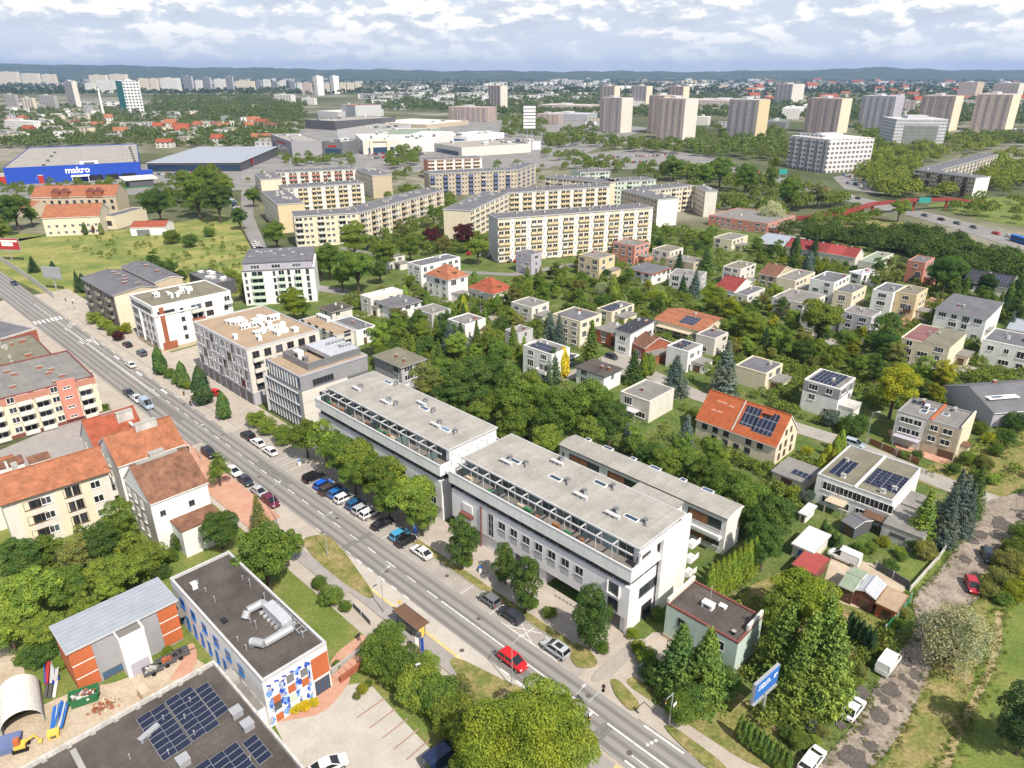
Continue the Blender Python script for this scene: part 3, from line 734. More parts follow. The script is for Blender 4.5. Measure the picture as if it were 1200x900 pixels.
# ------------------------------------------------------------------ the buildings along the street, one by one
rb = random.Random(11)
def terrace_block(label, short, s1, s0, east_detail):
 """white block: ground and two upper floors, a roof terrace towards the street behind a white parapet, a set-back top floor under a steel pergola"""
 t0, t1, H = 14.3, 28.8, 13.9
 b = st_bld('apartment_building', label, 'building', s1, s0, t0, t1, H, short)
 W, D = b.W, b.D; zt = 11.0; sb = 2.7
 b.part('wall', MB().box(0.35, 0.35, 0, W - .35, D, 8.6).box(0, 0, 2.95, W, 0.345, 8.6) if not east_detail else
   MB().box(0.35, 0.35, 2.95, W - .35, D, 8.6).box(0, 0, 2.95, W, 0.345, 8.6).box(.35, .35, 0, 22.2, D, 2.94).box(29.2, .35, 0, W - .35, D, 2.94), ['cladding_white'])
 b.part('upper_storey', MB().box(0.5, 0.5, 8.605, W - .5, D - .2, 10.0), ['darkgrey'])
 b.part('terrace_floor', MB().quad((.01, -.09, zt + .012), (W - .01, -.09, zt + .012), (W - .01, sb - .01, zt + .012), (.01, sb - .01, zt + .012)), ['terrace_tiles'])
 b.part('terrace_slab', MB().box(-.25, -.35, 10.005, W + .25, D, zt), ['white'])
 pr = MB().box(-.25, -.35, zt + .003, W + .25, -.1, zt + 1.15).box(-.25, -.1, zt + .003, 0, sb + 6, zt + 1.15).box(W, -.1, zt + .003, W + .25, sb + 3, zt + 1.15)
 b.part('parapet', pr, ['white'])
 b.part('coping', MB().box(-.3, -.42, zt + 1.154, W + .3, -.04, zt + 1.22), ['lightgrey'])
 b.part('top_storey', MB().box(.8, sb, zt + .004, W - .6, D, H - .02), ['white'])
 b.part('roof', MB().box(.5, sb - .5, H, W - .3, D + .15, H + .28).quad((.7, sb - .3, H + .285), (W - .5, sb - .3, H + .285), (W - .5, D - .05, H + .285), (.7, D - .05, H + .285), 1), ['lightgrey', 'roof_light'])
 # glass front of the top storey, bay by bay
 n = int((W - 2) / 2.9)
 for k in range(n):
  u = 1.2 + k * (W - 2.4) / n
  e = cached('glass_screen', lambda: MB().quad((0, -.03, .1), (2.6, -.03, .1), (2.6, -.03, 2.5), (0, -.03, 2.5)).box(-.06, -.07, .05, .03, 0, 2.55, 1).box(1.27, -.06, .05, 1.33, 0, 2.5, 1).box(0, -.07, 2.5, 2.6, 0, 2.6, 1), ['green_glass', 'lightgrey'])
  o = link('glass_screen', e[1], b.root, b.loc(u, sb, zt), b.dr)
  e = cached('pergola_frame', lambda: MB().box(0, -1.9, 2.62, .16, .1, 2.82).box(0, -1.9, 0, .12, -1.78, 2.62), ['lightgrey'])
  link('pergola_frame', e[1], b.root, b.loc(u, sb, zt), b.dr)
  if k % 3 == 0:
   e = cached('glass_divider', lambda: MB().box(0, -2.6, 0, .04, -.1, 1.8), ['green_glass'])
   link('glass_divider', e[1], b.root, b.loc(u + .3, sb, zt), b.dr)
 for k in range(10):
  b.part('planter', MB().box(0, 0, 0, 1.4, .6, .6).box(.05, .05, .6, 1.35, .55, rb.uniform(.8, 1.3), 1), ['brown', rb.choice(('greenpaint', 'wood', 'maroon', 'beige'))], rb.uniform(1, W - 3), .4, zt + .01)
 b.part('pergola_beam', MB().box(.8, sb - 1.93, zt + 2.6, W - .6, sb - 1.75, zt + 2.81), ['lightgrey'])
 # strip of windows under the terrace
 n = int(W / 2.6)
 for k in range(n):
  b.win('F', .3 + k * (W - .6) / n, 8.7, 2.2, 1.2, 'd' if k % 3 else 'b', fine=True, d=-.47)
 for k in range(4): b.win('R', 1.2 + k * 3.2, 8.8, 2.6, 1.0, 'd', fine=True, d=-.47)
 return b, zt, sb
b1, zt, sb = terrace_block('long white apartment building with roof pergola, beside the blue-glass office', 'the western pergola building', 96.5, 56.0, False)
for k in range(9): b1.win('F', 2 + k * 4.4, 5.6, 1.7, 1.6, 'g', fine=True); b1.win('F', 2 + k * 4.4, 3.2, 1.7, 1.5, 'g', fine=True)
for k in range(3): b1.win('R', 2.5 + k * 4, 5.4, 1.6, 1.5, 'd', fine=True, d=-.32)
b2, zt, sb = terrace_block('longest white apartment building with roof pergola and a passage through its ground floor', 'the eastern pergola building', 53.2, 14.9, True)
for k in range(7): b2.win('F', 11.8 + k * 2.75, 6.0, 1.6, 1.5, 'g', fine=True)
for k in range(7): b2.part('window_apron', MB().box(0, -.05, 0, 1.6, -.003, 1.2), ['lightgrey'], 11.8 + k * 2.75, 0, 4.7)
b2.win('F', 9.3, 3.3, 1.3, 4.6, 'g', fine=True, nh=3)
b2.win('F', 34.6, 3.4, 1.9, 2.0, 'd', fine=True); b2.win('F', 34.6, 6.2, 1.9, 1.9, 'd', fine=True); b2.part('window_surround', MB().box(-.15, -.32, -.2, 2.1, -.1, 0).box(-.15, -.32, 0, 0, -.004, 2.0).box(1.95, -.32, 0, 2.1, -.004, 2.0), ['white'], 34.6, 0, 6.2)
b2.win('F', 34.2, .3, 2.6, 2.3, 'd', fine=True, d=-.3); b2.win('F', 30.6, .4, 2.8, 2.2, 'd', fine=True, d=-.3)
for u in (2.0, 5.0, 12.5, 15.5, 18.5): b2.win('F', u, .4, 2.2, 2.2, 'd', fine=True, d=-.3)
b2.win('R', 3.0, 5.0, 5.6, 1.7, 'd', fine=True, d=-.32); b2.win('R', 4.0, .3, 2.6, 2.6, 'd', fine=True, d=-.32); b2.win('R', 7.2, 11.2, .5, 2.0, 'g', fine=True, d=-.55); b2.win('R', 2.0, 11.9, 3.4, .8, 'd', fine=True, d=-.55)
b2.part('corner_pillar', MB().box(0, 0, 0, .5, .5, 2.94), ['white'], b2.W - .5, 0, 0)
b2.part('end_wall', MB().box(0, 0, 0, .5, 7.5, 14.2).box(0, 5.2, 14.2, .5, 7.5, 14.5), ['white'], b2.W + .02, b2.D - 7.4, 0)
b2.part('end_frame', MB().box(0, 0, 0, .45, 8.2, .55).box(.05, 0, -1.9, .3, .5, 0), ['white'], b2.W + .02, 1.4, 13.7)
for z in (2.6, 5.4, 8.2): b2.part('balcony', MB().box(0, 0, 0, 1.5, 2.4, .15).box(1.42, 0, .15, 1.5, 2.4, 1.0).box(0, 0, .15, 1.42, .08, 1.0), ['white'], b2.W - .3, b2.D + .2, z)
b2.part('rear_bay', MB().box(0, 0, 0, 8, 2.2, 13.8).box(-.2, 0, 13.81, 8.2, 2.35, 14.25, 1), ['white', 'roof_light'], b2.W - 10.5, b2.D + .16, 0)
b2.part('downpipe', MB().tube((0, 0, 0), (0, 0, 8.4), .12), ['maroon'], 7.6, -.15, 0)
b2.part('shop_sign', MB().box(0, -.15, 0, 2.4, -.01, 1.6), ['white'], 3.0, 0, 5.6)
b2.part('planter_shelf', MB().box(0, -.9, 0, 3.0, -.01, .25).box(.1, -.8, .25, 2.9, -.1, .5, 1), ['brown', 'maroon'], 2.7, 0, 4.9)
b2.part('passage_pillar', MB().box(0, 0, 0, .5, 1.5, 2.94), ['lightgrey'], 25.4, 6.5, 0)
for b in (b1, b2):
 z = b.H + .29
 for k in range(8):
  x, y = 4 + (b.W - 8) * (k + rb.uniform(.1, .9)) / 8, rb.uniform(5.5, 12.5)
  if k % 2: b.skylight(x, y, z, 1.0, 2.4, PI / 2)
  else: b.vent(x, y, z, .6, 2.6, .6, 'lightgrey', -PI / 2)
  b.vent(x + .6, y + .8, z, .6, .6, .8, 'steel'); b.pipe(x + 1.6, y + .4, z, .7, .12)
# link of steel frames between the two
g = thing('pergola', 'bare steel pergola frames bridging the gap between the two white pergola buildings', 'pergola', S(55.6, 15.0), SROT)
for k in range(5):
 MB().box(0, 0, 11.0, .12, .12, 13.8).box(2.0, 0, 11, 2.12, .12, 13.8).box(0, 0.0, 13.8, 2.12, .12, 14.0).build('frame', ['lampwhite'], g, (0.1, 1.5 + k * 2.4, 0))
MB().box(0, 0, 10.4, 2.3, 13, 10.9).build('deck', ['white'], g, (0, 0, 0))
# rear white row
b = st_bld('apartment_building', 'low white apartment row with rounded grey roof and wood-screened loggias, behind the longest pergola building', 'building', 51.3, 14.4, 41.4, 46.6, 7.6, 'the round-roofed white row')
W, D = b.W, b.D
b.walls('white', 7.3)
prof = [(-.3, 7.3), (-.35, 7.6), (.3, 7.75), (1.2, 7.95), (2.6, 8.05), (4.2, 7.95), (5.2, 7.7), (5.6, 7.3)]
mb = MB()
for x in (-.2, W + .2): mb.add([(x, y, z) for y, z in prof], [tuple(range(len(prof)))], 1)
for (y0, z0), (y1, z1) in zip(prof, prof[1:]): mb.quad((-.2, y0, z0), (W + .2, y0, z0), (W + .2, y1, z1), (-.2, y1, z1))
b.part('roof', mb, ['roof_light', 'white'])
for u, w in ((2.5, 7.5), (12, 6.5), (19.5, 6), (29.5, 6.5)):
 for z in (4.6, 1.3):
  e = cached(f'loggia|{w}', lambda: MB().quad((0, -.02, 0), (w, -.02, 0), (w, -.02, 1.9), (0, -.02, 1.9)).box(.3, -.1, 0, w * .6, -.03, 1.85, 1).box(0, -.14, -.5, w, -.004, 0, 2), ['glass', 'planks', 'lightgrey'])
  b.put('loggia', e, 'F', u, z)
b.win('F', .7, 4.6, .5, 1.4, 'd'); b.win('F', 27, 5, .7, .9, 'd'); b.win('F', 26, 1.6, .7, 1.2, 'd')
for k in range(6): b.skylight(4 + k * 5.5, 4.2, 7.9, 1.0, 2.2 if k % 2 else 1.2, PI / 2)
b.part('upper_terrace', MB().box(0, -1.2, 3.2, 9, -.01, 3.5).box(0, -1.25, 3.5, 9, -1.15, 4.1), ['white'], W - 9.5, 0, 0)
# mint building
b = st_bld('house', 'flat-roofed pale mint building with a maroon roof edge behind tall spruces', 'house', 10.9, -.2, 17.9, 25.0, 6.4, 'the mint building')
b.flat('mint', 'roof_dark', .3, 'maroon')
b.part('side_parapet', MB().box(0, 0, 0, .35, b.D, .8), ['offwhite'], 0, 0, 6.41); b.part('side_parapet', MB().box(0, 0, 0, .35, b.D * .6, .9), ['offwhite'], b.W - .35, b.D * .4, 6.41)
b.win('F', 2.0, 3.6, 1.1, 1.4, 'd', fine=True); b.win('F', 7.6, 3.6, 1.7, 1.5, 'g', n=2, fine=True); b.win('F', 7.6, .8, 1.6, 1.4, 'g', fine=True)
b.part('plinth', MB().box(-.06, -.06, 0, b.W + .06, b.D + .06, .8), ['beige'])
b.vent(3.8, 3.0, 6.15, 1.6, 1.0, .9); b.vent(5.6, 4.6, 6.15, 1.0, .7, .4); b.chimney(9.6, 1.0, 6.2, .4, .4, .5, 'black'); b.pipe(4.0, 5.2, 6.15, 2.2, .06)
# glass office
b = st_bld('office_building', 'office building with blue-grey glass front and white side panels, beside brown-roofed block', 'building', 121.5, 106.6, 15.2, 34.5, 13.5, 'the blue-glass office')
W, D = b.W, b.D
b.part('wall', MB().box(.2, .4, 0, W - .2, D, 9.6), ['steel']); b.part('side_panel', MB().box(W - .196, 1.2, .5, W, D - 6, 3.6).box(W - .196, 1.2, 3.68, W, D - 6, 6.6).box(W - .196, 1.2, 6.68, W, D - 6, 9.5), ['offwhite'])
b.part('upper_wall', MB().box(.6, 1.2, 9.605, W - .1, D, 13.2), ['cladding'])
b.part('roof', MB().box(.4, 1.0, 13.2, W + .05, D + .1, 13.5).quad((.7, 1.3, 13.505), (W - .3, 1.3, 13.505), (W - .3, D - .2, 13.505), (.7, D - .2, 13.505), 1), ['lilac', 'roof_tan'])
for f in range(4):
 for k in range(11):
  e = cached('glass_panel', lambda: MB().quad((0, -.03, 0), (1.1, -.03, 0), (1.1, -.03, 2.6), (0, -.03, 2.6)).box(-.06, -.3, 0, .04, 0, 2.65, 1).box(0, -.1, 2.6, 1.2, 0, 2.7, 1), ['blue_glass', 'lightgrey'])
  if f < 3: b.put('glass_panel', e, 'F', .4 + k * 1.3, .8 + f * 2.95, -.38)
  else: b.put('glass_panel', e, 'F', .8 + k * 1.25, 10.2, -1.18)
for f in range(3): b.part('floor_band', MB().box(.1, .05, 0, W - .1, .39, .22), ['lightgrey'], 0, 0, 3.55 + f * 2.95)
b.part('side_fin', MB().box(0, -.3, .5, .25, .3, 10.5), ['lightgrey'], 0, 0, 0)
b.win('R', 4.2, 10.2, 5.5, 1.5, 'd', fine=True, n=6, d=-.08); b.win('R', 5.5, 7.5, 3.6, .8, 'd', fine=True, n=4)
pc = MB().box(0, 0, 0, W - 3.8, .3, 1.7).box(0, .3, 0, .3, D - 5, 1.7).box(W - 4.1, .3, 0, W - 3.8, D - 5, 1.7).box(.3, D - 5.3, 0, W - 4.1, D - 5, 1.7)
b.part('plant_screen', pc, ['steel'], 2.4, 4.2, 13.51)
b.part('plant_roof', MB().box(.3, 6, .9, W - 4.2, D - 5.4, 1.95), ['sheet_silver'], 2.4, 4.2, 13.51)
b.vent(4.0, 6.0, 13.6, 2.4, 1.4, 2.0); b.vent(7.5, 6.2, 13.6, 1.2, 1.0, 1.2, 'steel'); b.vent(6.5, 13.5, 15.4, .5, 5.0, .7, 'metal'); b.vent(9.5, 15, 15.4, 1.2, 3.0, .6, 'metal')
# brown-roofed block
b = st_bld('apartment_building', 'four-storey block with tan flat roof covered in white vents and a lilac-shaded gridded street front', 'building', 157.0, 127.2, 14.4, 34.2, 15.0, 'the tan-roofed block')
b.flat('lilac', 'roof_tan', .4, 'lightgrey'); W, D = b.W, b.D  # lilac wall colour carries the street side's shade; sunlit side is off-white
for f in range(4):
 for k in range(10):
  w = (1.5, 1.0, 2.1)[(k + f) % 3]
  b.win('F', .8 + k * 2.9, 3.9 + f * 2.75, w, 1.9, 'w' if (k * 3 + f) % 4 else 'b', fine=True)
for k in range(11): b.part('facade_rib', MB().box(0, -.16, 3.4, .18, -.004, 14.6), ['lightgrey'], .35 + k * 2.92, 0, 0)
for f in range(5): b.part('facade_band', MB().box(0, -.1, 0, W, -.003, .2), ['lightgrey'], 0, 0, 3.3 + f * 2.75)
for k in range(8): b.win('F', 1 + k * 3.6, .3, 2.8, 2.6, 'd', fine=True)
b.part('side_wall', MB().box(.003, 0, 3.3, .06, D, 14.55), ['offwhite'], W, 0, 0)
for f in range(4):
 for k in range(6): b.win('R', 1.2 + k * 3.1, 3.9 + f * 2.75, 1.8, 1.8, 'b' if f % 2 else 'd', fine=True, d=.07)
 for k in range(2): b.balcony('R', 1.0 + k * 9, 3.6 + f * 2.75 - .3, 2.6, 1.0, 'offwhite') if f else None
for k in range(26):
 b.vent(rb.uniform(6, 25), rb.uniform(5, 16), 14.65, rb.choice((.9, 1.2, 1.6)), rb.choice((.9, 1.3, 2.8)), rb.choice((.8, 1.1, 1.5)))
b.vent(19.5, 1.5, 14.65, 1, 1, 1.2)
b = px_bld('annex', 'lower tan-roofed annex with white vents behind the blue-glass office', 'building', (352, 374), (394, 393.5), (421, 387), None, 411, 'the tan-roofed annex')
b.flat('offwhite', 'roof_tan', .35, 'lightgrey'); b.grid('R', 2, 2.8, 1.0, 4.0, 2.2, 1.6, 'd'); b.grid('F', 2, 2.8, 1.0, 3.4, 1.8, 1.6, 'd')
for k in range(4): b.vent(2 + k * 1.6, b.D * .7, b.H - .33, 1.2, 1.2, 1.5)
# white four-storey block at the bend
b = st_bld('apartment_building', 'white four-storey block with red-brown corner stripe and balconies, left of the tan-roofed block'.replace('left of', 'up the street from'), 'building', 198.2, 180.4, 12.6, 35.9, 14.2, 'the red-striped white block')
W, D = b.W, b.D
b.flat('white', 'roof_olive', .35)
b.part('setback_band', MB().box(-.2, -.25, 0, W + .25, D * .55, .35), ['white'], 0, 0, 11.1)
b.part('corner_stripe', MB().box(0, 0, 0, .12, 1.3, 12.5), ['brick'], W + .01, 1.6, 1.0); b.part('stripe_foot', MB().box(0, -.8, 0, .1, 3.4, 2.2), ['brick'], W + .14, 1.6, .8)
b.part('plinth', MB().box(-.06, -.06, 0, W + .07, D + .06, 1.2), ['beige'])
for f in range(3):
 for k, u in enumerate((1.0, 8.2, 11.2, 14.2)):
  b.win('F', u, 3.2 + f * 2.75, 4.2 if k == 0 else 1.9, 1.9, 'g', fine=True)
 b.part('front_rib', MB().box(0, -.4, 0, .5, -.003, 9.6), ['white'], 6.6, 0, 1.5) if f == 0 else None
for k in range(3): b.win('F', 1.5 + k * 5.5, .3, 3.6, 2.4, 'd', fine=True)
for f in range(4): b.win('R', 7.4, 2.6 + f * 2.75, 1.1, 1.3, 'd', fine=True)
for f in range(4):
 b.balcony('R', 10.5, 1.9 + f * 2.75, 3.6, 1.2, 'offwhite' if f % 2 else 'brick'); b.win('R', 15.0, 2.5 + f * 2.75, 2.2, 1.6, 'b', fine=True)
b.win('R', 20.6, 8.6, 1.2, 1.3, 'd', fine=True); b.balcony('R', 20.8, 10.6, 2.2, 1.2, 'white'); b.win('R', 1.0, 11.6, 5, .8, 'd', fine=True); b.win('F', 1, 11.7, 15, 1.3, 'd', fine=True)
for k in range(11): b.vent(rb.uniform(4, 12), rb.uniform(7, 15), 13.9, rb.choice((.7, 1, 1.5)), rb.choice((.7, 1.0, 2)), rb.choice((.9, 1.4)), 'lampwhite')
b.vent(6, 4.5, 13.9, 2, 1.6, 1.2)
# old slate-roofed block
b = st_bld('apartment_building', 'old four-storey block with shallow slate-grey roof, weathered street front and yellow end wall', 'building', 240.0, 209.8, 11.6, 25.0, 11.6, 'the slate-roofed old block')
W, D = b.W, b.D
b.gable('beige', 'roof_slate', 'x', 1.3, .5, .62, 'lightgrey')
b.part('weathered_front', MB().box(0, -.08, 0, W, -.003, 11.2), ['weathered']); b.part('end_wall', MB().box(.003, 0, 0, .07, D, 11.2), ['cream'], W, 0, 0)
for f in range(4):
 for k in range(9): b.win('F', 1 + k * 3.3, 1.0 + f * 2.75, 1.4, 1.5, 'd', fine=True, d=.085)
 for k in range(3): b.balcony('F', 4.1 + k * 9.9, .6 + f * 2.75, 2.8, 1.0, 'weathered') if f else None
b.win('R', 5, 4, 1.0, 1.3, 'w', d=.08)
for k in range(6): b.chimney(6 + k * 4, rb.uniform(4, 9), 12.4, .6, 1.6, .9, 'maroon')
b = Bld('apartment_building', 'rear wing with a slate-grey roof stepping up behind the slate-roofed old block', 'building', S(242.0, 25.2), SROT, 30, 9, 12.6)
b.gable('beige', 'roof_slate', 'x', 1.0, .4, .6, 'white'); b.chimney(10, 4, 13.4, .6, 1.8, .8, 'maroon'); b.chimney(20, 4, 13.4, .6, 1.4, .8, 'maroon')
# grey-white block behind
b = px_bld('apartment_building', 'white five-storey block with pale-green balconies and a dark attic roof, standing alone by the meadow', 'building', (283, 319), (368, 314.5), (375, 297), by=353, short='the pale-balcony block', snap=False)
W, D, H = b.W, b.D, b.H
b.walls('white'); b.part('attic', MB().box(.6, 1.0, H + .005, W - .6, D, H + 2.6), ['lilac']); b.part('roof', MB().box(.2, .8, H + 2.605, W - .2, D + .3, H + 2.9).box(-.1, -.1, H + .004, W + .1, 1.0, H + .2, 0), ['roof_slate'])
fh = H / 5
for f in range(5):
 b.balcony('F', 3.0, f * fh + .15, W * .17, 1.2, 'palegreen'); b.balcony('F', W * .49, f * fh + .15, W * .1, 1.2, 'palegreen'); b.balcony('F', W * .72, f * fh + .15, W * .1, 1.2, 'palegreen')
 b.win('F', W * .42, f * fh + .7, .9, 1.5, 'd'); b.win('F', W * .62, f * fh + .7, 1.0, 1.7, 'd'); b.win('F', W * .88, f * fh + .6, 1.1, 1.8, 'd'); b.win('F', .8, f * fh + .8, .8, 1.3, 'd')
 for k in range(3): b.win('L', 2 + k * 4, f * fh + .7, 1.4, 1.5, 'd');
for k in range(3): b.win('F', 3 + k * 7, H + .6, 3.0, 1.4, 'w', d=-1.0)
for k in range(12): b.vent(2 + k * (W - 5) / 12, rb.uniform(3, D - 3), H + 2.92, 1.0, rb.choice((1.0, 2.0)), .7, 'metal')
b = px_bld('house', 'small charcoal building topped with white ventilation units, at the meadow edge', 'building', (221, 320), (249, 333), (254, 318), 5.0, snap=False, short='the charcoal building')
b.flat('darkgrey', 'roof_slate', .3); b.win('F', 2.5, 2.6, 3.0, 1.6, 'd'); b.win('F', 8, 2.6, 1.6, 1.6, 'd')
for k in range(8): b.vent(1.5 + k * (b.W - 3) / 8, rb.uniform(1.5, b.D - 2), 4.75, .8, 2.0, .8, 'lampwhite')
# ------------------------------------------------------------------ left side of the street
b = px_bld('apartment_building', 'five-storey pink and cream apartment block with loggias and a grey flat roof', 'building', (-60, 482), (110, 440), (84, 409), by=485, short='the pink loggia block', snap=False)
W, D, H = b.W, b.D, b.H
b.flat('cream', 'roof_grey', .35, 'maroon')
fh = (H - .5) / 4
pink = [(W * .62, W * .80)]
b.part('pink_bay', MB().box(0, -.7, 1.2, 3.6, -.003, H + .8), ['pink'], W * .72, 0, 0)
b.part('attic_band', MB().box(0, -.06, H - 2.0, W, -.003, H - .35), ['salmon'])
b.part('base_band', MB().box(-.05, -.12, 0, W + .05, -.003, .8), ['maroon'])
for f in range(4):
 z = .7 + f * fh
 for k, u in enumerate((W * .10, W * .22, W * .42, W * .545, W * .86)):
  b.balcony('F', u, z - .25, min(4.2, W * .1), 1.2, 'offwhite')
 for u in (W * .04, W * .36, W * .665): b.win('F', u, z + .5, 1.5, 1.4, 'w', fine=True, d=.07)
 b.win('F', W * .72 + .9, z + .9, 1.6, .6, 'w', fine=True, d=.71)
 b.win('R', 2, z + .4, 1.5, 1.5, 'w', fine=True); b.balcony('R', 5, z - .2, 3.0, 1.1, 'offwhite')
for k in range(9): b.chimney(rb.uniform(4, W - 6), rb.uniform(2, D - 3), H - .3, 1.2, .5, .5, 'brick')
o2 = Bld('apartment_building', 'olive flat roof with chimneys and a low cream wall, behind the pink loggia block', 'building', (b.org[0] + math.cos(b.rot + PI / 2) * (D + .1), b.org[1] + math.sin(b.rot + PI / 2) * (D + .1)), b.rot, W - 3.0, D * 1.05, H - 1.0, 'the olive-roofed block')
o2.flat('cream', 'roof_olive', .35, 'maroon')
for f in range(3): o2.win('R', 3, 1.2 + f * 2.6, 1.5, 1.4, 'w'); o2.win('R', 8, 1.2 + f * 2.6, 1.5, 1.4, 'w')
for k in range(12): o2.chimney(rb.uniform(10, o2.W - 3), rb.uniform(2, o2.D - 3), H - 1.3, rb.choice((.6, 1.5)), .5, .7, rb.choice(('brick', 'plaster')))
o3 = px_bld('warehouse', 'dark-roofed building with an orange brick gable at the street, furthest up on the west side', 'building', (-70, 418), (42, 384), (23, 353), 8.0, snap=False, short='the brick-gabled building')
o3.flat('brick', 'roof_slate', .5, 'plaster'); o3.win('R', 4, 3.5, 1.4, 1.5, 'w')
for k in range(5): o3.vent(o3.W - rb.uniform(6, 20), rb.uniform(3, o3.D - 3), 7.6, 2.2, 3.0, .6, 'lampwhite')
for k in range(3): o3.win('F', o3.W - 8 - k * 6, 3.5, 1.4, 1.5, 'w')
# L-shaped cream block with orange roof
b = px_bld('apartment_building', 'cream three-storey block with long orange tile roof and brown shuttered windows, above the school garden', 'building', (1, 590), (126, 551), (112, 527), 10.2, short='the orange-roofed cream block', snap=False)
W, D, H = b.W, b.D, b.H
b.gable('offwhite', 'tile_orange', 'x', 2.6, .6, .5, 'brown')
for f in range(3):
 z = 1.6 + f * 2.9
 b.win('F', W * .17, z, 3.0, 1.6, 'b', fine=True); b.win('F', W * .33, z + .1, 1.5, 1.4, 'w', fine=True); b.win('F', W * .54, z, 1.3, 1.9, 'b', fine=True); b.win('F', W * .63, z, 1.3, 1.9, 'b', fine=True); b.win('F', W * .80, z + .1, 1.6, 1.4, 'w', fine=True)
 b.win('R', 2.0, z, 1.2, 1.4, 'w'); b.win('R', 6.0, z, 1.2, 1.4, 'w')
for u in (.12, .46, .7): b.part('cream_strip', MB().box(0, -.05, .3, W * .1, -.003, H - .2), ['cream'], W * u, 0, 0)
for k in range(2): b.balcony('R', 2.6, 3.4 + k * 2.9, 3.0, 1.1, 'offwhite')
d = b.part('dormer', MB().box(0, 0, -1.6, 3.0, 2.4, .9).box(-.2, -.2, .905, 3.2, 2.6, 1.1, 1), ['white', 'tile_brown'], W * .36, D * .55, H + 2.2)
b.chimney(W * .2, D * .55, H + 2.0, .8, 2.0, 1.2); b.part('roof_ridge_wall', MB().box(0, 0, 0, .35, 6, .4), ['plaster'], W * .16, D * .62, H + 1.4)
w2 = Bld('', '', '', (b.org[0] + math.cos(b.rot) * -6 - math.sin(b.rot) * (D + .05), b.org[1] + math.sin(b.rot) * -6 + math.cos(b.rot) * (D + .05)), b.rot, W * .62, 9.0, H - 1.0, root=b)
w2.gable('offwhite', 'tile_orange', 'x', 2.4, .5, .5, 'brown'); w2.win('R', 3, 5, 1.2, 1.4)
w2.part('rear_dormer', MB().box(0, 0, -1.5, 4.5, 3, .8).box(-.2, -.3, .805, 4.7, 3.2, 1.0, 1), ['white', 'tile_brown'], W * .42, 1.0, H + .4)
# tile-roofed corner houses
b = px_bld('house', 'old house under a deep orange tile roof with white chimney stack, by the street', 'house', (89, 512), (112, 527), (157, 497), 9.0, short='the deep-orange corner house', snap=True)
b.gable('offwhite', 'tile_red', 'y', 4.6, .35); b.chimney(b.W * .35, b.D * .35, b.H + 2.0, 1.4, 2.2, 2.6, 'white'); b.chimney(b.W * .6, b.D * .6, b.H + 2.8, 1.0, 3.0, 2.0, 'plaster')
b.skylight(1.2, 3.0, b.H + 2.6)
for f in range(3): b.win('F', 1.6, 1.4 + f * 2.6, 1.2, 1.5, 'w', fine=True); b.win('F', b.W - 3.2, 1.4 + f * 2.6, 1.2, 1.5, 'w', fine=True)
b = px_bld('house', 'house with bright orange tile roof and white party walls, between two older tiled houses', 'house', (112, 524), (138, 546), (205, 512), 8.6, short='the bright-orange tiled house', snap=True)
b.gable('white', 'tile_orange', 'y', 4.2, .35, .55); b.chimney(b.W * .55, b.D * .45, b.H + 3.2, 1.0, 4.0, 1.8, 'plaster'); b.part('fire_wall', MB().box(-.1, 0, 0, b.W * .5, .4, .5), ['white'], 1.0, b.D * .5, b.H + 3.0)
for f in range(3):
 for k in range(2): b.win('F', 1.4 + k * 3.4, 1.2 + f * 2.6, 1.2, 1.5, 'w', fine=True)
 for k in range(3): b.win('R', 3 + k * 4.5, 1.2 + f * 2.6, 1.2, 1.5, 'w', fine=True)
b = px_bld('house', 'tall house with mottled brown tile roof and blank white gable, beside the brick pavement', 'house', (144, 561), (176, 591), (236, 560), 9.8, short='the blank white gable house', snap=True)
b.gable('white', 'tile_brown', 'y', 4.4, .25, .45); b.part('weathered_front', MB().box(0, -.07, 0, b.W, -.003, b.H - .3), ['plaster'])
for f in range(3):
 for k in range(3): b.win('F', 1.0 + k * 3.0, 1.4 + f * 2.8, 1.1, 1.6, 'w', fine=True, d=.075)
b.win('R', b.D * .62, 6.6, 1.0, 1.0, 'd', fine=True); b.win('R', b.D * .12, 6.9, .9, .9, 'd', fine=True)
b.chimney(b.W * .25, b.D * .4, b.H + 2.0, 1.2, 2.4, 2.8, 'plaster'); b.part('fire_wall', MB().box(0, 0, 0, .35, b.D * .72, .4), ['concrete'], b.W * .45, b.D * .1, b.H + 4.5)
b.part('side_annex', MB().box(0, 0, 0, 4.6, 7, 5.2).box(-.1, -.1, 5.205, 4.7, 7.1, 5.45, 1), ['white', 'tile_brown'], b.W + .05, b.D - 7.2, 0)
# ------------------------------------------------------------------ the school
b = st_bld('school_building', 'long school building with dark roof, silver roof duct and blue mural on its end', 'school', 65.1, 37.6, -30.1, -21.1, 8.0, 'the mural school building')
W, D = b.W, b.D
b.flat('white', 'roof_dark', .45, 'lightgrey')
zr = 7.6
r = .55
du = MB()
for p, q in (((15.3, 4.4, .95), (15.3, 6.6, .95)), ((15.3, 6.6, .95), (22.6, 6.9, .95)), ((22.6, 6.9, .95), (22.6, 3.0, .95)), ((22.6, 3.0, .95), (21.2, 2.2, .95)), ((15.3, 4.4, .95), (15.6, 3.8, .2)), ((21.2, 2.2, .95), (20.8, 2.2, .2))):
 du.tube(p, q, r, n=12)
du.box(16.6, 6.1, .25, 21.6, 7.6, 1.7, 1)
for k in range(6): du.box(16.2 + k, 5.6, 0, 16.3 + k, 8.2, .5, 1)
b.part('roof_duct', du, ['metal', 'sheet_silver'], 0, 0, zr)
fr_ = MB()
for k in range(9): fr_.box(15.6 + k, 7.4, .25, 15.7 + k, 8.5, .35)
fr_.box(15.6, 7.4, .2, 23.7, 7.5, .3).box(15.6, 8.4, .2, 23.7, 8.5, .3)
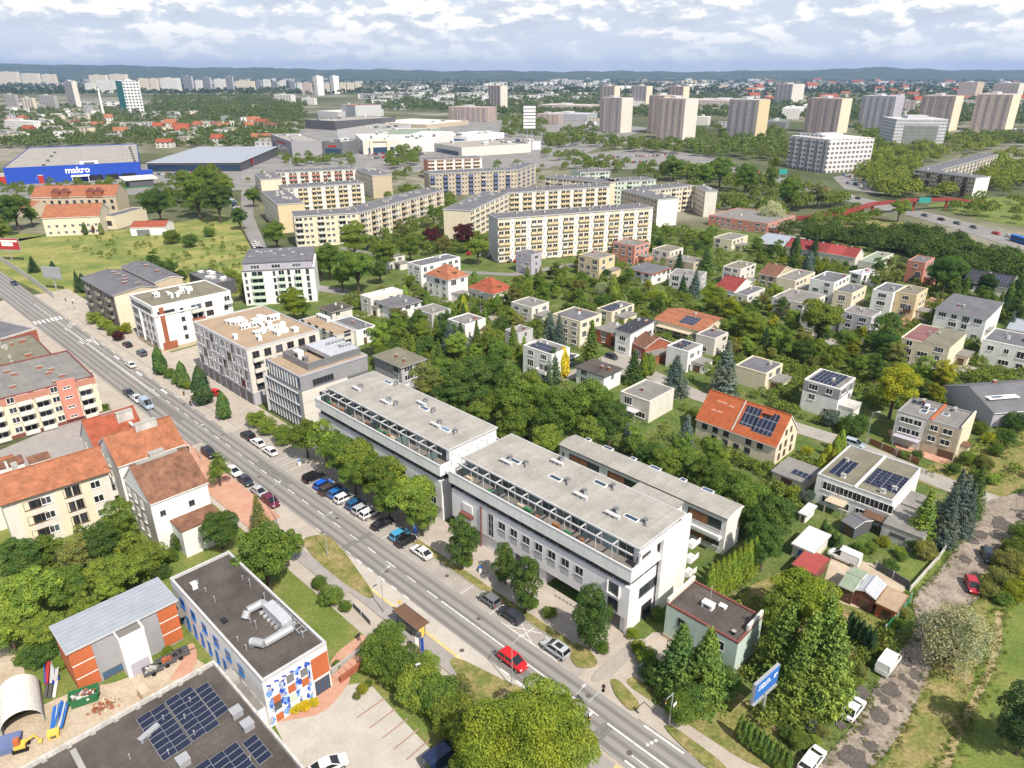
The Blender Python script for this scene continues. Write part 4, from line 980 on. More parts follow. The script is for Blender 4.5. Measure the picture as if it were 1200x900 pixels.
b.part('duct_frame', fr_, ['metal'], 0, 0, zr)
for k in range(12): b.pipe(rb.uniform(1.5, 26), rb.choice((1.2, 2.5, 4.0, 7.5)), zr, rb.choice((.6, .9, 1.3)), .07)
b.vent(4.0, 1.4, zr, .7, .7, 1.0); b.vent(13.5, 1.3, zr, .9, .6, .3, 'black')
for k in range(11): b.win('F', 1.2 + k * 2.35, 1.0, .9, 2.2, 'u', fine=True, g='blue_glass')
for k in range(6): b.win('F', 2.6 + k * 3.6, 4.6, 1.5, 1.5, 'u', fine=True, g='blue_glass')
mu = MB()   # the painted end wall: columns of blue shapes between orange panels
rm = random.Random(3)
for k in range(90):
 y, z = rm.choice((.6, 2.3, 2.7, 4.4, 5.9)) + rm.gauss(0, .22), rm.uniform(.5, 6.5); w, h = rm.uniform(.1, .4), rm.uniform(.1, .6)
 n = 7; ph = rm.random() * 6
 mu.add([(.01 + .0005 * k, y + w * math.cos(a) * (1 + .3 * math.sin(2 * a + ph)), z + h * math.sin(a)) for a in [2 * PI * i / n for i in range(n)]], [tuple(range(n))], rm.choice((0, 0, 1, 2)))
for j in range(6):
 y = .4 + j * 1.05
 for i in range(6): mu.quad((.036, y + .1 * i, 6.6 - i * .05), (.036, y + .1 * i + .1, 6.62 - i * .05 + .1 * math.sin(j)), (.036, y + .1 * i + .1, 6.95 - i * .05 + .1 * math.sin(j)), (.036, y + .1 * i, 6.9 - i * .05), 1)
b.part('mural_pattern', mu, ['skyblue', 'blue', 'lilac'], W, 0, 0)
for y, z, mt in ((.9, .3, 'orange'), (.9, 2.2, 'darkgrey'), (.9, 3.3, 'orange'), (3.0, 3.5, 'orange'), (3.0, 5.2, 'steel'), (4.9, 3.2, 'orange'), (4.9, 4.8, 'steel'), (3.0, 1.9, 'palegreen')):
 b.part('facade_panel', MB().box(.045, 0, 0, .09, 1.0, 1.25), [mt], W, y, z)
b.part('facade_panel', MB().box(.02, 0, 0, .12, 2.4, 3.4), ['orange'], W, D - 2.5, 3.2)
b.win('R', D - 2.4, .4, 2.2, 2.3, 'b', fine=True, g='blue_glass')
b.part('entrance_wing', MB().box(0, -2.6, 0, 9.5, -.01, 3.2).box(1, -2.5, 3.2, 3.5, -.3, 3.9, 1), ['white', 'concrete'], W - 10, 0, 0)
b.part('entrance_roof', MB().quad((0, -2.5, 3.21), (9.4, -2.5, 3.21), (9.4, -.05, 3.21), (0, -.05, 3.21)), ['roof_grey'], W - 10, 0, 0)
# low building with solar panels
b = st_bld('school_building', 'dark flat-roofed hall with rows of solar panels, at the corner of the car park', 'school', 46.7, 6.0, -64.0, -32.2, 6.5, 'the solar-roofed hall')
W, D = b.W, b.D
b.flat('offwhite', 'roof_dark', .6, 'plaster')
for k in range(12): b.part('parapet_post', MB().box(0, 0, 0, .25, .5, .55), ['plaster'], .3, 2 + k * 2.5, 5.92)
zr = 5.95
for x0, t, n in ((2.0, -42.6, 8), (2.0, -41.0, 8), (1.8, -39.2, 8), (1.8, -37.6, 8), (2.6, -35.9, 6), (13.2, -42.2, 9), (13.2, -40.6, 9), (13.4, -39.0, 7), (13.4, -37.4, 7), (14.0, -35.4, 4)):
 b.solar(x0, t + 64.0, zr, n, .1, 1.6)
for px, py in ((277, 836), (290, 851), (215, 893)):
 s_, t_ = ST(px, py, 6.2); b.vent(46.7 - s_ - .6, t_ + 64 - .6, zr, 1.2, 1.2, .9, 'metal')
s_, t_ = ST(162, 868, 6.2); b.vent(46.7 - s_, t_ + 64, zr, .6, 2.4, .6, 'metal', .3)
b.part('roof_walkway', MB().box(0, 0, 0, 14, .6, .06), ['concrete'], 1, 14.6, zr)
for k in range(12): b.pipe(rb.uniform(2, 22), rb.uniform(16, 31), zr, .8, .06)
for k in range(8): b.win('R', 3 + k * 3.6, 2.0, 2.4, 1.8, 'w')
# sports block: grey sheet roof, orange panels, white stair tower
b = st_bld('school_building', 'grey-clad school block with orange corner panels and a white stair tower in its yard', 'school', 67.3, 60.8, -45.0, -31.3, 7.2, 'the orange-panelled school block')
W, D = b.W, b.D
b.walls('cladding', 7.0)
b.part('roof', MB().box(-.35, -.35, 7.0, W + .35, D + .35, 7.25).quad((-.3, -.3, 7.255), (W + .3, -.3, 7.255), (W + .3, D + .3, 7.255), (-.3, D + .3, 7.255), 1), ['lightgrey', 'sheet_grey'])
for f in range(3):
 b.part('facade_panel', MB().box(0, -.09, 0, W + .09, -.003, 2.0), ['orange'], 0, 0, .3 + f * 2.2)
 b.part('facade_panel', MB().box(.003, 0, 0, .09, 2.6, 2.0), ['orange'], W, 0, .3 + f * 2.2)
 b.part('facade_panel', MB().box(.003, 0, 0, .09, 2.6, 2.0), ['orange'], W, D - 2.6, .3 + f * 2.2)
for f in range(2):
 b.part('panel_joint', MB().box(0, -.07, 0, W + .07, -.003, .19).box(W + .003, 0, 0, W + .07, 2.6, .19).box(W + .003, D - 2.6, 0, W + .07, D, .19), ['white'], 0, 0, 2.305 + f * 2.2)
b.win('R', 2.9, .3, 2.6, 1.1, 'd', fine=True, g='blue_glass')
b.part('stair_tower', MB().box(.003, 0, -.2, 2.2, 3.2, 6.7).box(.1, .15, 6.705, 2.1, 3.05, 6.72, 1), ['white', 'roof_grey'], W, 5.4, 0)
b.part('tower_parapet', MB().box(.003, -.05, 0, 2.25, .12, .35).box(2.1, .12, 0, 2.25, 3.08, .35).box(.003, 3.08, 0, 2.25, 3.25, .35), ['white'], W, 5.4, 6.71)
b.part('shutter_door', MB().box(2.203, .5, 0, 2.26, 2.9, 2.2), ['lilac'], W, 5.4, 0)
b.part('linking_roof', MB().box(0, 0, 3.2, 5.4, 1.5, 3.5), ['roof_grey'], .4, D + .36, 0)
# barrel hangar in the yard
hx, hy = G(27, 838)
a0 = SROT + PI / 2
ga, gb = G(4, 868), G(54, 847)
ang = math.atan2(gb[1] - ga[1], gb[0] - ga[0]); wd = math.hypot(gb[0] - ga[0], gb[1] - ga[1])
g = thing('hangar', 'white barrel-roofed storage hangar open at its front, in the sandy yard', 'hangar', ga, ang)
FOOT.append((ga[0], ga[1], ang, wd, 7)); LAND.append(('the barrel-roofed hangar', (ga[0] + 2, ga[1] + 3), 3, 3))
n = 14; mb = MB(); hh = 3.4
arc = [(wd / 2 - wd / 2 * math.cos(PI * i / n), 1.2 + (hh - 1.2) * math.sin(PI * i / n)) for i in range(n + 1)]
for (x0, z0), (x1, z1) in zip(arc, arc[1:]):
 mb.quad((x0, 0, z0), (x1, 0, z1), (x1, 7.0, z1), (x0, 7.0, z0)); mb.quad((x0, 0, z0 - .12), (x1, 0, z1 - .12), (x1, 7, z1 - .12), (x0, 7, z0 - .12)); mb.quad((x0, 0, z0 - .12), (x1, 0, z1 - .12), (x1, 0, z1), (x0, 0, z0))
mb.build('vault', ['roof_white'], g)
MB().box(0, 0, 0, .15, 7, 1.2).box(wd - .15, 0, 0, wd, 7, 1.2).build('side_wall', ['concrete'], g)
MB().add([(x, 6.9, z) for x, z in [(0.0, 0.0)] + arc + [(wd, 0.0)]], [tuple(range(n + 3))]).build('back_wall', ['darkgrey'], g)
def small(name, label, cat, px, py, mb, mats, rz=0.0, group=None):
 x, y = G(px, py)
 o = mb.build(name, mats, None, (x, y, .1), rz)
 return tag(o, label, cat, group)
ry = random.Random(8)
# skip with rubble
g = thing('skip_container', 'green steel skip standing in the yard', 'skip', (*G(83, 834), .1), .5)
MB().box(.1, .1, .15, 3.3, 1.9, .25).add([(0, 0, 1.3), (3.4, 0, 1.3), (3.4, 2.0, 1.3), (0, 2.0, 1.3), (.4, .1, .15), (3.0, .1, .15), (3.0, 1.9, .15), (.4, 1.9, .15)], [(0, 1, 5, 4), (1, 2, 6, 5), (2, 3, 7, 6), (3, 0, 4, 7)]).build('tub', ['greenpaint'], g)
MB().box(-.06, -.06, 1.28, 3.46, .06, 1.4).box(-.06, 1.94, 1.28, 3.46, 2.06, 1.4).box(-.06, .06, 1.28, .06, 1.94, 1.4).box(3.34, .06, 1.28, 3.46, 1.94, 1.4).build('rim', ['greenpaint'], g)
def heap(n, w, d, h, seed, mats):
 r_ = random.Random(seed); mb = MB()
 for k in range(n):
  x, y = r_.gauss(0, .33), r_.gauss(0, .33); s_ = r_.uniform(.08, .3)
  z = max(0, h * (1 - x * x * 2 - y * y * 2)) * r_.uniform(.4, 1)
  p = Vector((x * w, y * d, z)); q = p + Vector((r_.uniform(-1, 1), r_.uniform(-1, 1), r_.uniform(-.2, .3))).normalized() * s_ * 2
  mb.bar(p, q, s_, s_ * r_.uniform(.4, 1), r_.randrange(len(mats)))
 return mb
o = heap(70, 1.9, 1.0, .6, 1, 'abcd').build('rubble_heap', ['plaster', 'brick', 'offwhite', 'darkgrey'], None, (*[c_ + d_ for c_, d_ in zip(G(83, 834), (1.05, 1.6))], 1.0), .5); tag(o, 'mixed building rubble filling the green skip', 'rubble')
o = heap(80, 2.6, 1.3, .9, 2, 'abc').build('rubble_heap', ['wood', 'beige', 'brick'], None, (*G(122, 829), .08), .5); tag(o, 'heap of timber and brick rubble beside the green skip', 'rubble')
def stack(n, l, mats, seed, w=1.6):
 r_ = random.Random(seed); mb = MB()
 for k in range(n):
  y = r_.uniform(0, w); z = .15 + r_.random() * .8; a = r_.uniform(-.08, .08)
  mb.bar((0 + r_.uniform(-.3, .3), y, z), (l + r_.uniform(-.3, .3), y + a * l, z + r_.uniform(-.1, .1)), r_.uniform(.12, .3), .12, r_.randrange(len(mats)))
 return mb
small('scaffold_stack', 'stack of blue and red boards leaning along the orange panels of the school block', 'stack', 70, 800, stack(22, 5.0, 'abc', 4), ['blue', 'redpaint', 'lightgrey'], 2.1)
small('scaffold_stack', 'stack of pale blue scaffold frames between hangar and skip', 'stack', 76, 855, stack(26, 4.0, 'abc', 5), ['bluepaint', 'lightgrey', 'bluepaint'], 1.95)
small('pipe_bundle', 'bundle of long white and dark pipes on the grass behind the yard', 'pipes', 64, 818, MB().tube((0, 0, .2), (4.5, 0, .2), .2).tube((0, .5, .2), (4.2, .6, .2), .18, mi=1).tube((.3, 1.0, .2), (4, 1.1, .2), .2, mi=1), ['lampwhite', 'darkgrey'], 2.0)
small('site_cabin', 'bright yellow plant crate near the open hangar', 'crate', 57, 869, MB().box(0, 0, 0, 1.2, 1.0, .7).box(-.05, -.05, .7, 1.25, 1.05, .78).box(.3, -.06, .2, .9, -.003, .5, 1), ['yellowpaint', 'darkgrey'], .45)
small('digger_bucket', 'yellow and orange mini digger parked by the hangar front', 'digger', 15, 886, MB().box(0, 0, 0, 1.7, .35, .4, 1).box(0, 1.0, 0, 1.7, 1.35, .4, 1).box(.2, .2, .4, 1.4, 1.2, .9).box(.3, .3, .9, .9, 1.0, 1.7, 2).bar((1.3, .7, .8), (2.4, .7, 1.6), .2, .2).bar((2.4, .7, 1.6), (2.9, .7, .5), .16, .16).box(2.7, .45, .2, 3.1, .95, .5), ['yellowpaint', 'rubber', 'orange'], .4)
small('material_pallet', 'beige wrapped pallet beside the white stair tower', 'pallet', 161, 815, MB().box(0, 0, 0, 1.9, 1.1, .15, 1).box(.05, .05, .15, 1.85, 1.05, 1.2).box(.03, .03, 1.2, 1.87, 1.07, 1.25), ['beige', 'wood'], -.7)
for k, (px, py, lab) in enumerate(((170, 797, 'dark trailer loaded with grey slabs, next to the stair tower'), (186, 787, 'dark trailer loaded with red bricks, in the middle of the trailer row'), (202, 778, 'dark trailer loaded with black bags, next to the brick path'))):
 g = thing('trailer', lab, 'trailer', (*G(px, py), .1), .65, 'trailers standing in the yard')
 MB().box(0, 0, .35, 2.5, 1.5, .45).box(0, 0, .45, .06, 1.5, .85).box(2.44, 0, .45, 2.5, 1.5, .85).box(.06, 0, .45, 2.44, .06, .85).box(.06, 1.44, .45, 2.44, 1.5, .85).build('body', ['darkgrey'], g)
 for y in (-.16, 1.54): MB().tube((1.2, y, .3), (1.2, y + .12, .3), .3, n=12).build('wheel', ['rubber'], g)
 MB().bar((2.5, .75, .4), (3.4, .75, .4), .08).build('tow_bar', ['steel'], g)
 heap(34, 1.2, .75, .45, 20 + k, 'ab').build('load', [['concrete', 'plaster'], ['brick', 'orange'], ['darkgrey', 'black']][k], g, (1.25, .75, .46))
small('blue_tank', 'flat blue water tank at the frame corner of the yard', 'tank', -2, 888, MB().box(0, 0, 0, 2.2, 2.4, .8).box(-.05, -.05, .8, 2.25, 2.45, .9), ['mutedblue'], .4)
# ------------------------------------------------------------------ the housing estate: one row per house
def house(label, A, B, Cc, by=None, H=None, roof='flat', wall='white', rm='roof_grey', short=None, seed=0, snap=True, fr='w', o=None, cat='house', name='house', fine=False):
 r = random.Random(seed + int(A[0] * 7))
 b = px_bld(name, label, cat, A, B, Cc, H, by, short, snap)
 o = o or {}
 W, D, H = b.W, b.D, b.H
 if roof == 'flat': b.flat(wall, rm, .3, o.get('cap'))
 elif roof == 'slab': b.flat(wall, rm, over=.45, cap=o.get('cap', 'grey'))
 elif roof == 'hip': b.hip(wall, rm, o.get('rise', 3.2), ridge=o.get('ridge', 0))
 elif roof == 'mono': b.mono(wall, rm, o.get('rise', 1.2), trim=o.get('trim', 'lightgrey'))
 else: b.gable(wall, rm, roof[1], o.get('rise'), o.get('over', .35), o.get('frac', .5), o.get('trim', 'white'))
 fl = max(1, round((H - .2) / 2.75)); fh = (H - .3) / fl
 for f in faces_seen(b):
  L = b.length(f)
  if f in o.get('blank', ''): continue
  k = max(1, int((L - 1) / 3.1)); st = (L - 1.0) / k
  for fl_ in range(fl):
   for i in range(k):
    if r.random() < .14: continue
    w = r.choice((1.2, 1.6, 2.0, 2.2, 2.6)); w = min(w, st - .4)
    h = 1.5 if r.random() < .8 else 2.0
    u = .5 + st * (i + .5) - w / 2
    if fl_ == 0 and i == 0 and f == 'R': b.door(f, u, mat=r.choice(('brown', 'darkgrey', 'white'))); continue
    b.win(f, u, fl_ * fh + (.75 if h < 1.6 else .3), w, h, fr, fine=fine)
  if o.get('bal') and f == 'F' and fl > 1:
   b.balcony(f, L * .55, fh - .1, min(4.0, L * .35), 1.2, o['bal'])
 if roof in ('flat', 'slab', 'mono'):
  z = H - (.3 if roof == 'flat' else 0)
  zz = (lambda y: z + (o.get('rise', 1.2) * y / D if roof == 'mono' else 0))
  for k in range(r.choice((1, 2, 2))):
   y = r.uniform(D * .3, D * .8); b.chimney(r.uniform(1, W - 1.5), y, zz(y), .5, r.choice((.5, .9, 1.3)), .8, r.choice(('plaster', 'plaster', 'white', 'brick')))
  for k in range(r.choice((0, 1, 2))):
   y = r.uniform(1, D - 1); b.pipe(r.uniform(1, W - 1), y, zz(y), .6, .07)
  for k in range(o.get('solar', 0)):
   y = .8 + k * 2.1
   if y < D - 2: b.solar(W * o.get('sx', .15), y, zz(y) + .05, max(2, int(W * o.get('sw', .6))), .15 if roof != 'mono' else .05)
 else:
  x, y = r.uniform(W * .25, W * .7), r.uniform(D * .35, D * .65)
  b.chimney(x, y, H + (o.get('rise') or min(W, D) * .35) * .55, .5, 1.0, 1.4, r.choice(('brick', 'plaster')))
 if o.get('porch'): b.part('porch', MB().box(0, -2.2, 2.4, 3.4, -.01, 2.55).box(.1, -2.1, 0, .25, -1.95, 2.4).box(3.15, -2.1, 0, 3.3, -1.95, 2.4), [o['porch']], W * .3, 0, 0)
 if cat == 'house' and by is None and name == 'house' and len(FOOT) > 20 and r.random() < .6 and not fine:
  w_, d_, h_ = r.uniform(3.0, 4.5), min(D * .7, r.uniform(4.5, 7)), r.choice((2.6, 2.6, 3.2)); y_ = r.uniform(.2, max(.3, D - d_ - .2))
  pt = (b.org[0] + math.cos(b.rot) * (W + w_) - math.sin(b.rot) * (y_ + d_ / 2), b.org[1] + math.sin(b.rot) * (W + w_) + math.cos(b.rot) * (y_ + d_ / 2))
  if not any(0 < math.cos(-q[2]) * (pt[0] - q[0]) - math.sin(-q[2]) * (pt[1] - q[1]) < q[3] and 0 < math.sin(-q[2]) * (pt[0] - q[0]) + math.cos(-q[2]) * (pt[1] - q[1]) < q[4] for q in FOOT):
   b.part('side_extension', MB().box(.004, y_, -.3, w_, y_ + d_, h_).box(.004, y_ - .2, h_ + .004, w_ + .2, y_ + d_ + .2, h_ + .2, 1).box(w_ * .2, y_ - .05, .1, w_ * .75, y_ - .003, 2.0, 2), [wall, 'roof_grey', r.choice(('brown', 'darkgrey', 'white'))], W, 0, 0)
 if o.get('garage'): b.part('garage', MB().box(.003, -.6, 0, 3.6, 5.2, 2.5).box(-.0, -.8, 2.505, 3.8, 5.4, 2.7, 1).box(.6, -.66, .05, 3.0, -.603, 2.1, 2), [wall, 'roof_grey', 'brown'], W, D * .3, 0)
 return b
# big named houses first
b = house('big house with a terracotta roof carrying black solar panels and a cream gable end', (815, 491), (910, 523), (937, 505), by=546, roof='gx', wall='cream', rm='tile_terracotta', short='the terracotta solar-roofed house', o={'rise': 5.2, 'frac': .5, 'blank': 'FR'}, snap=True)
W, D, H = b.W, b.D, b.H
for k in range(6):
 for z in (.7, H - 1.9):
  if (k + int(z)) % 5: b.win('F', 1.5 + k * (W - 3) / 6, z, 1.3, 1.3, 'd', fine=True)
for u in (1.5, D * .4, D * .7): b.win('R', u, .8, 1.0, 1.4, 'b', fine=True); b.win('R', u, H - 1.6, 1.0, 1.4, 'b', fine=True)
b.win('R', D * .35, H + 1.2, .9, 1.2, 'b', fine=True); b.win('R', D * .58, H + 1.2, .9, 1.2, 'b', fine=True)
b.solar_slope(W * .50, D * .12, W * .68, D * .44); b.solar_slope(W * .72, D * .08, W * .90, D * .44); b.solar_slope(W * .66, D * .08, W * .72, D * .3)
for l, bb in ((.14, .36), (.2, .36), (.30, .34), (.12, .2), (.2, .2)):
 p = b.slope(W * l, D * bb, .03); b.part('skylight', MB().quad((0, 0, 0), (1.1, 0, 0), (1.1, 1.0, .95), (0, 1.0, .95)).box(-.06, -.06, -.1, 1.16, 0, .02, 1), ['orange', 'lampwhite'], *p)
p = b.slope(W * .72, D * .36); b.part('dormer', MB().box(0, 0, -.6, 1.8, 1.8, .7).box(-.15, -.2, .705, 1.95, 1.9, .85, 1), ['brown', 'tile_terracotta'], *p)
b.part('party_coping', MB().bar(b.slope(W * .46, -.2, .12), b.slope(W * .46, D * .5 - .01, .12), .25, .12), ['plaster'])
b = house('long white terraced house with flat roof carrying rows of blue solar panels, beside the lane', (958, 555), (1046, 587), (1089, 551.5), H=6.2, roof='flat', wall='white', rm='roof_olive', short='the flat solar-roofed terrace', o={'blank': 'FR', 'cap': 'lightgrey'})
W, D, H = b.W, b.D, b.H
for k in range(4): b.win('F', 1.3 + k * (W - 1) / 4, 3.5, 3.2, 1.7, 'w', fine=True, n=4); b.win('F', 1.6 + k * (W - 1) / 4, .8, 2.0, 1.5, 'w', fine=True)
for k in range(6): b.part('pergola_roof' if k == 0 else 'awning', MB().box(0, -2.4, 2.55, 3.4, -.01, 2.7).box(.1, -2.3, 0, .25, -2.15, 2.55).box(3.15, -2.3, 0, 3.3, -2.15, 2.55), ['beige' if k == 0 else 'brown'], W * (.22 if k == 0 else .72), 0, 0) if k < 2 else None
b.part('party_wall', MB().box(0, 0, 0, .35, D, .45), ['white'], W * .5, 0, H - .28)
for k in range(7): b.solar(1.2, 2.2 + k * 1.05, H - .27, 3, .25, .8)
for j in range(3):
 for k in range(6): b.solar(W * (.55 + j * .14), 3.2 + k * 1.2, H - .27, 2, .3, .8)
b.chimney(3.5, 2.0, H - .3, .8, .6, .8, 'white'); b.chimney(W * .8, 1.6, H - .3, .8, .6, .8, 'white'); b.chimney(W - 1.5, 4, H - .3, .8, .6, .8, 'white')
b.part('garage', MB().box(.01, 0, 0, 6.5, 8.2, 2.9).box(-.0, -.1, 2.905, 6.6, 8.3, 3.1, 1).box(1.5, -.05, 1.2, 4.0, -.003, 1.9, 2), ['plaster', 'roof_grey', 'darkgrey'], W, -3, 0)
b = house('white and beige semi-detached pair with an orange strip across its flat roof', (1050, 483), (1126, 502.5), (1145, 484.4), by=540, roof='flat', wall='offwhite', rm='roof_grey', short='the white-and-beige pair', o={'blank': 'FR', 'cap': 'grey'})
W, D, H = b.W, b.D, b.H
b.part('beige_front', MB().box(0, -.07, 0, W * .5, -.003, H - .35), ['beige'], W * .5, 0, 0); b.part('gable_wall', MB().box(.003, -.05, 0, .3, D + .05, H + .5), ['cream'], W, 0, 0)
b.part('party_wall', MB().box(0, 0, 0, .4, D, .5), ['orange'], W * .52, 0, H - .28)
for f in range(2):
 for u, w in ((.12, 2.6), (.34, 1.6), (.6, 1.6), (.8, 1.9)): b.win('F', W * u - .6, 3.0 + f * 2.5, w, 1.3, 'w', fine=True, d=.075)
b.part('canopy', MB().box(0, -1.8, 2.3, W * .42, -.08, 2.45).box(.3, -1.6, 0, .5, -1.4, 2.3).box(W * .4, -1.6, 0, W * .4 + .2, -1.4, 2.3), ['lilac'], .5, 0, 0)
b.part('porch', MB().box(.31, 0, 0, 1.8, 2.4, 2.8).box(.31, -.1, 2.805, 2.0, 2.5, 3.0, 1), ['cream', 'brown'], W, 2.5, 0)
b.part('garage_door', MB().box(0, -.12, 0, 3.0, -.075, 1.9), ['brown'], W * .76, 0, 0)
b.skylight(W * .28, 3, H - .28, 1.4, 2.0); b.skylight(W * .36, 5.5, H - .28, 1.4, 1.6); b.skylight(W * .6, 5, H - .28, 1.3, 1.4); b.vent(W * .3, 5.6, H - .28, .9, .9, 1); b.solar(.6, 7, H - .28, 4, .1, 1.6)
b = house('white three-storey cube house with grey top floor and solar rows on its flat roof', (944.5, 443), (985, 456), (1005, 443.3), by=492, roof='flat', wall='white', rm='roof_grey', short='the white cube house', o={'solar': 4, 'sw': .75, 'sx': .12}, fine=True)
b.part('grey_storey', MB().box(-.015, -.015, b.H - 2.9, b.W + .015, -.003, b.H - .35).box(b.W + .003, -.003, b.H - 2.9, b.W + .015, b.D, b.H - .35), ['grey'])
b.part('side_terrace', MB().box(.07, 0, 0, 3.4, 5, 2.9).box(.07, -.05, 2.905, 3.5, 5.1, 3.7, 1), ['white', 'plaster'], b.W, 1.0, 0)
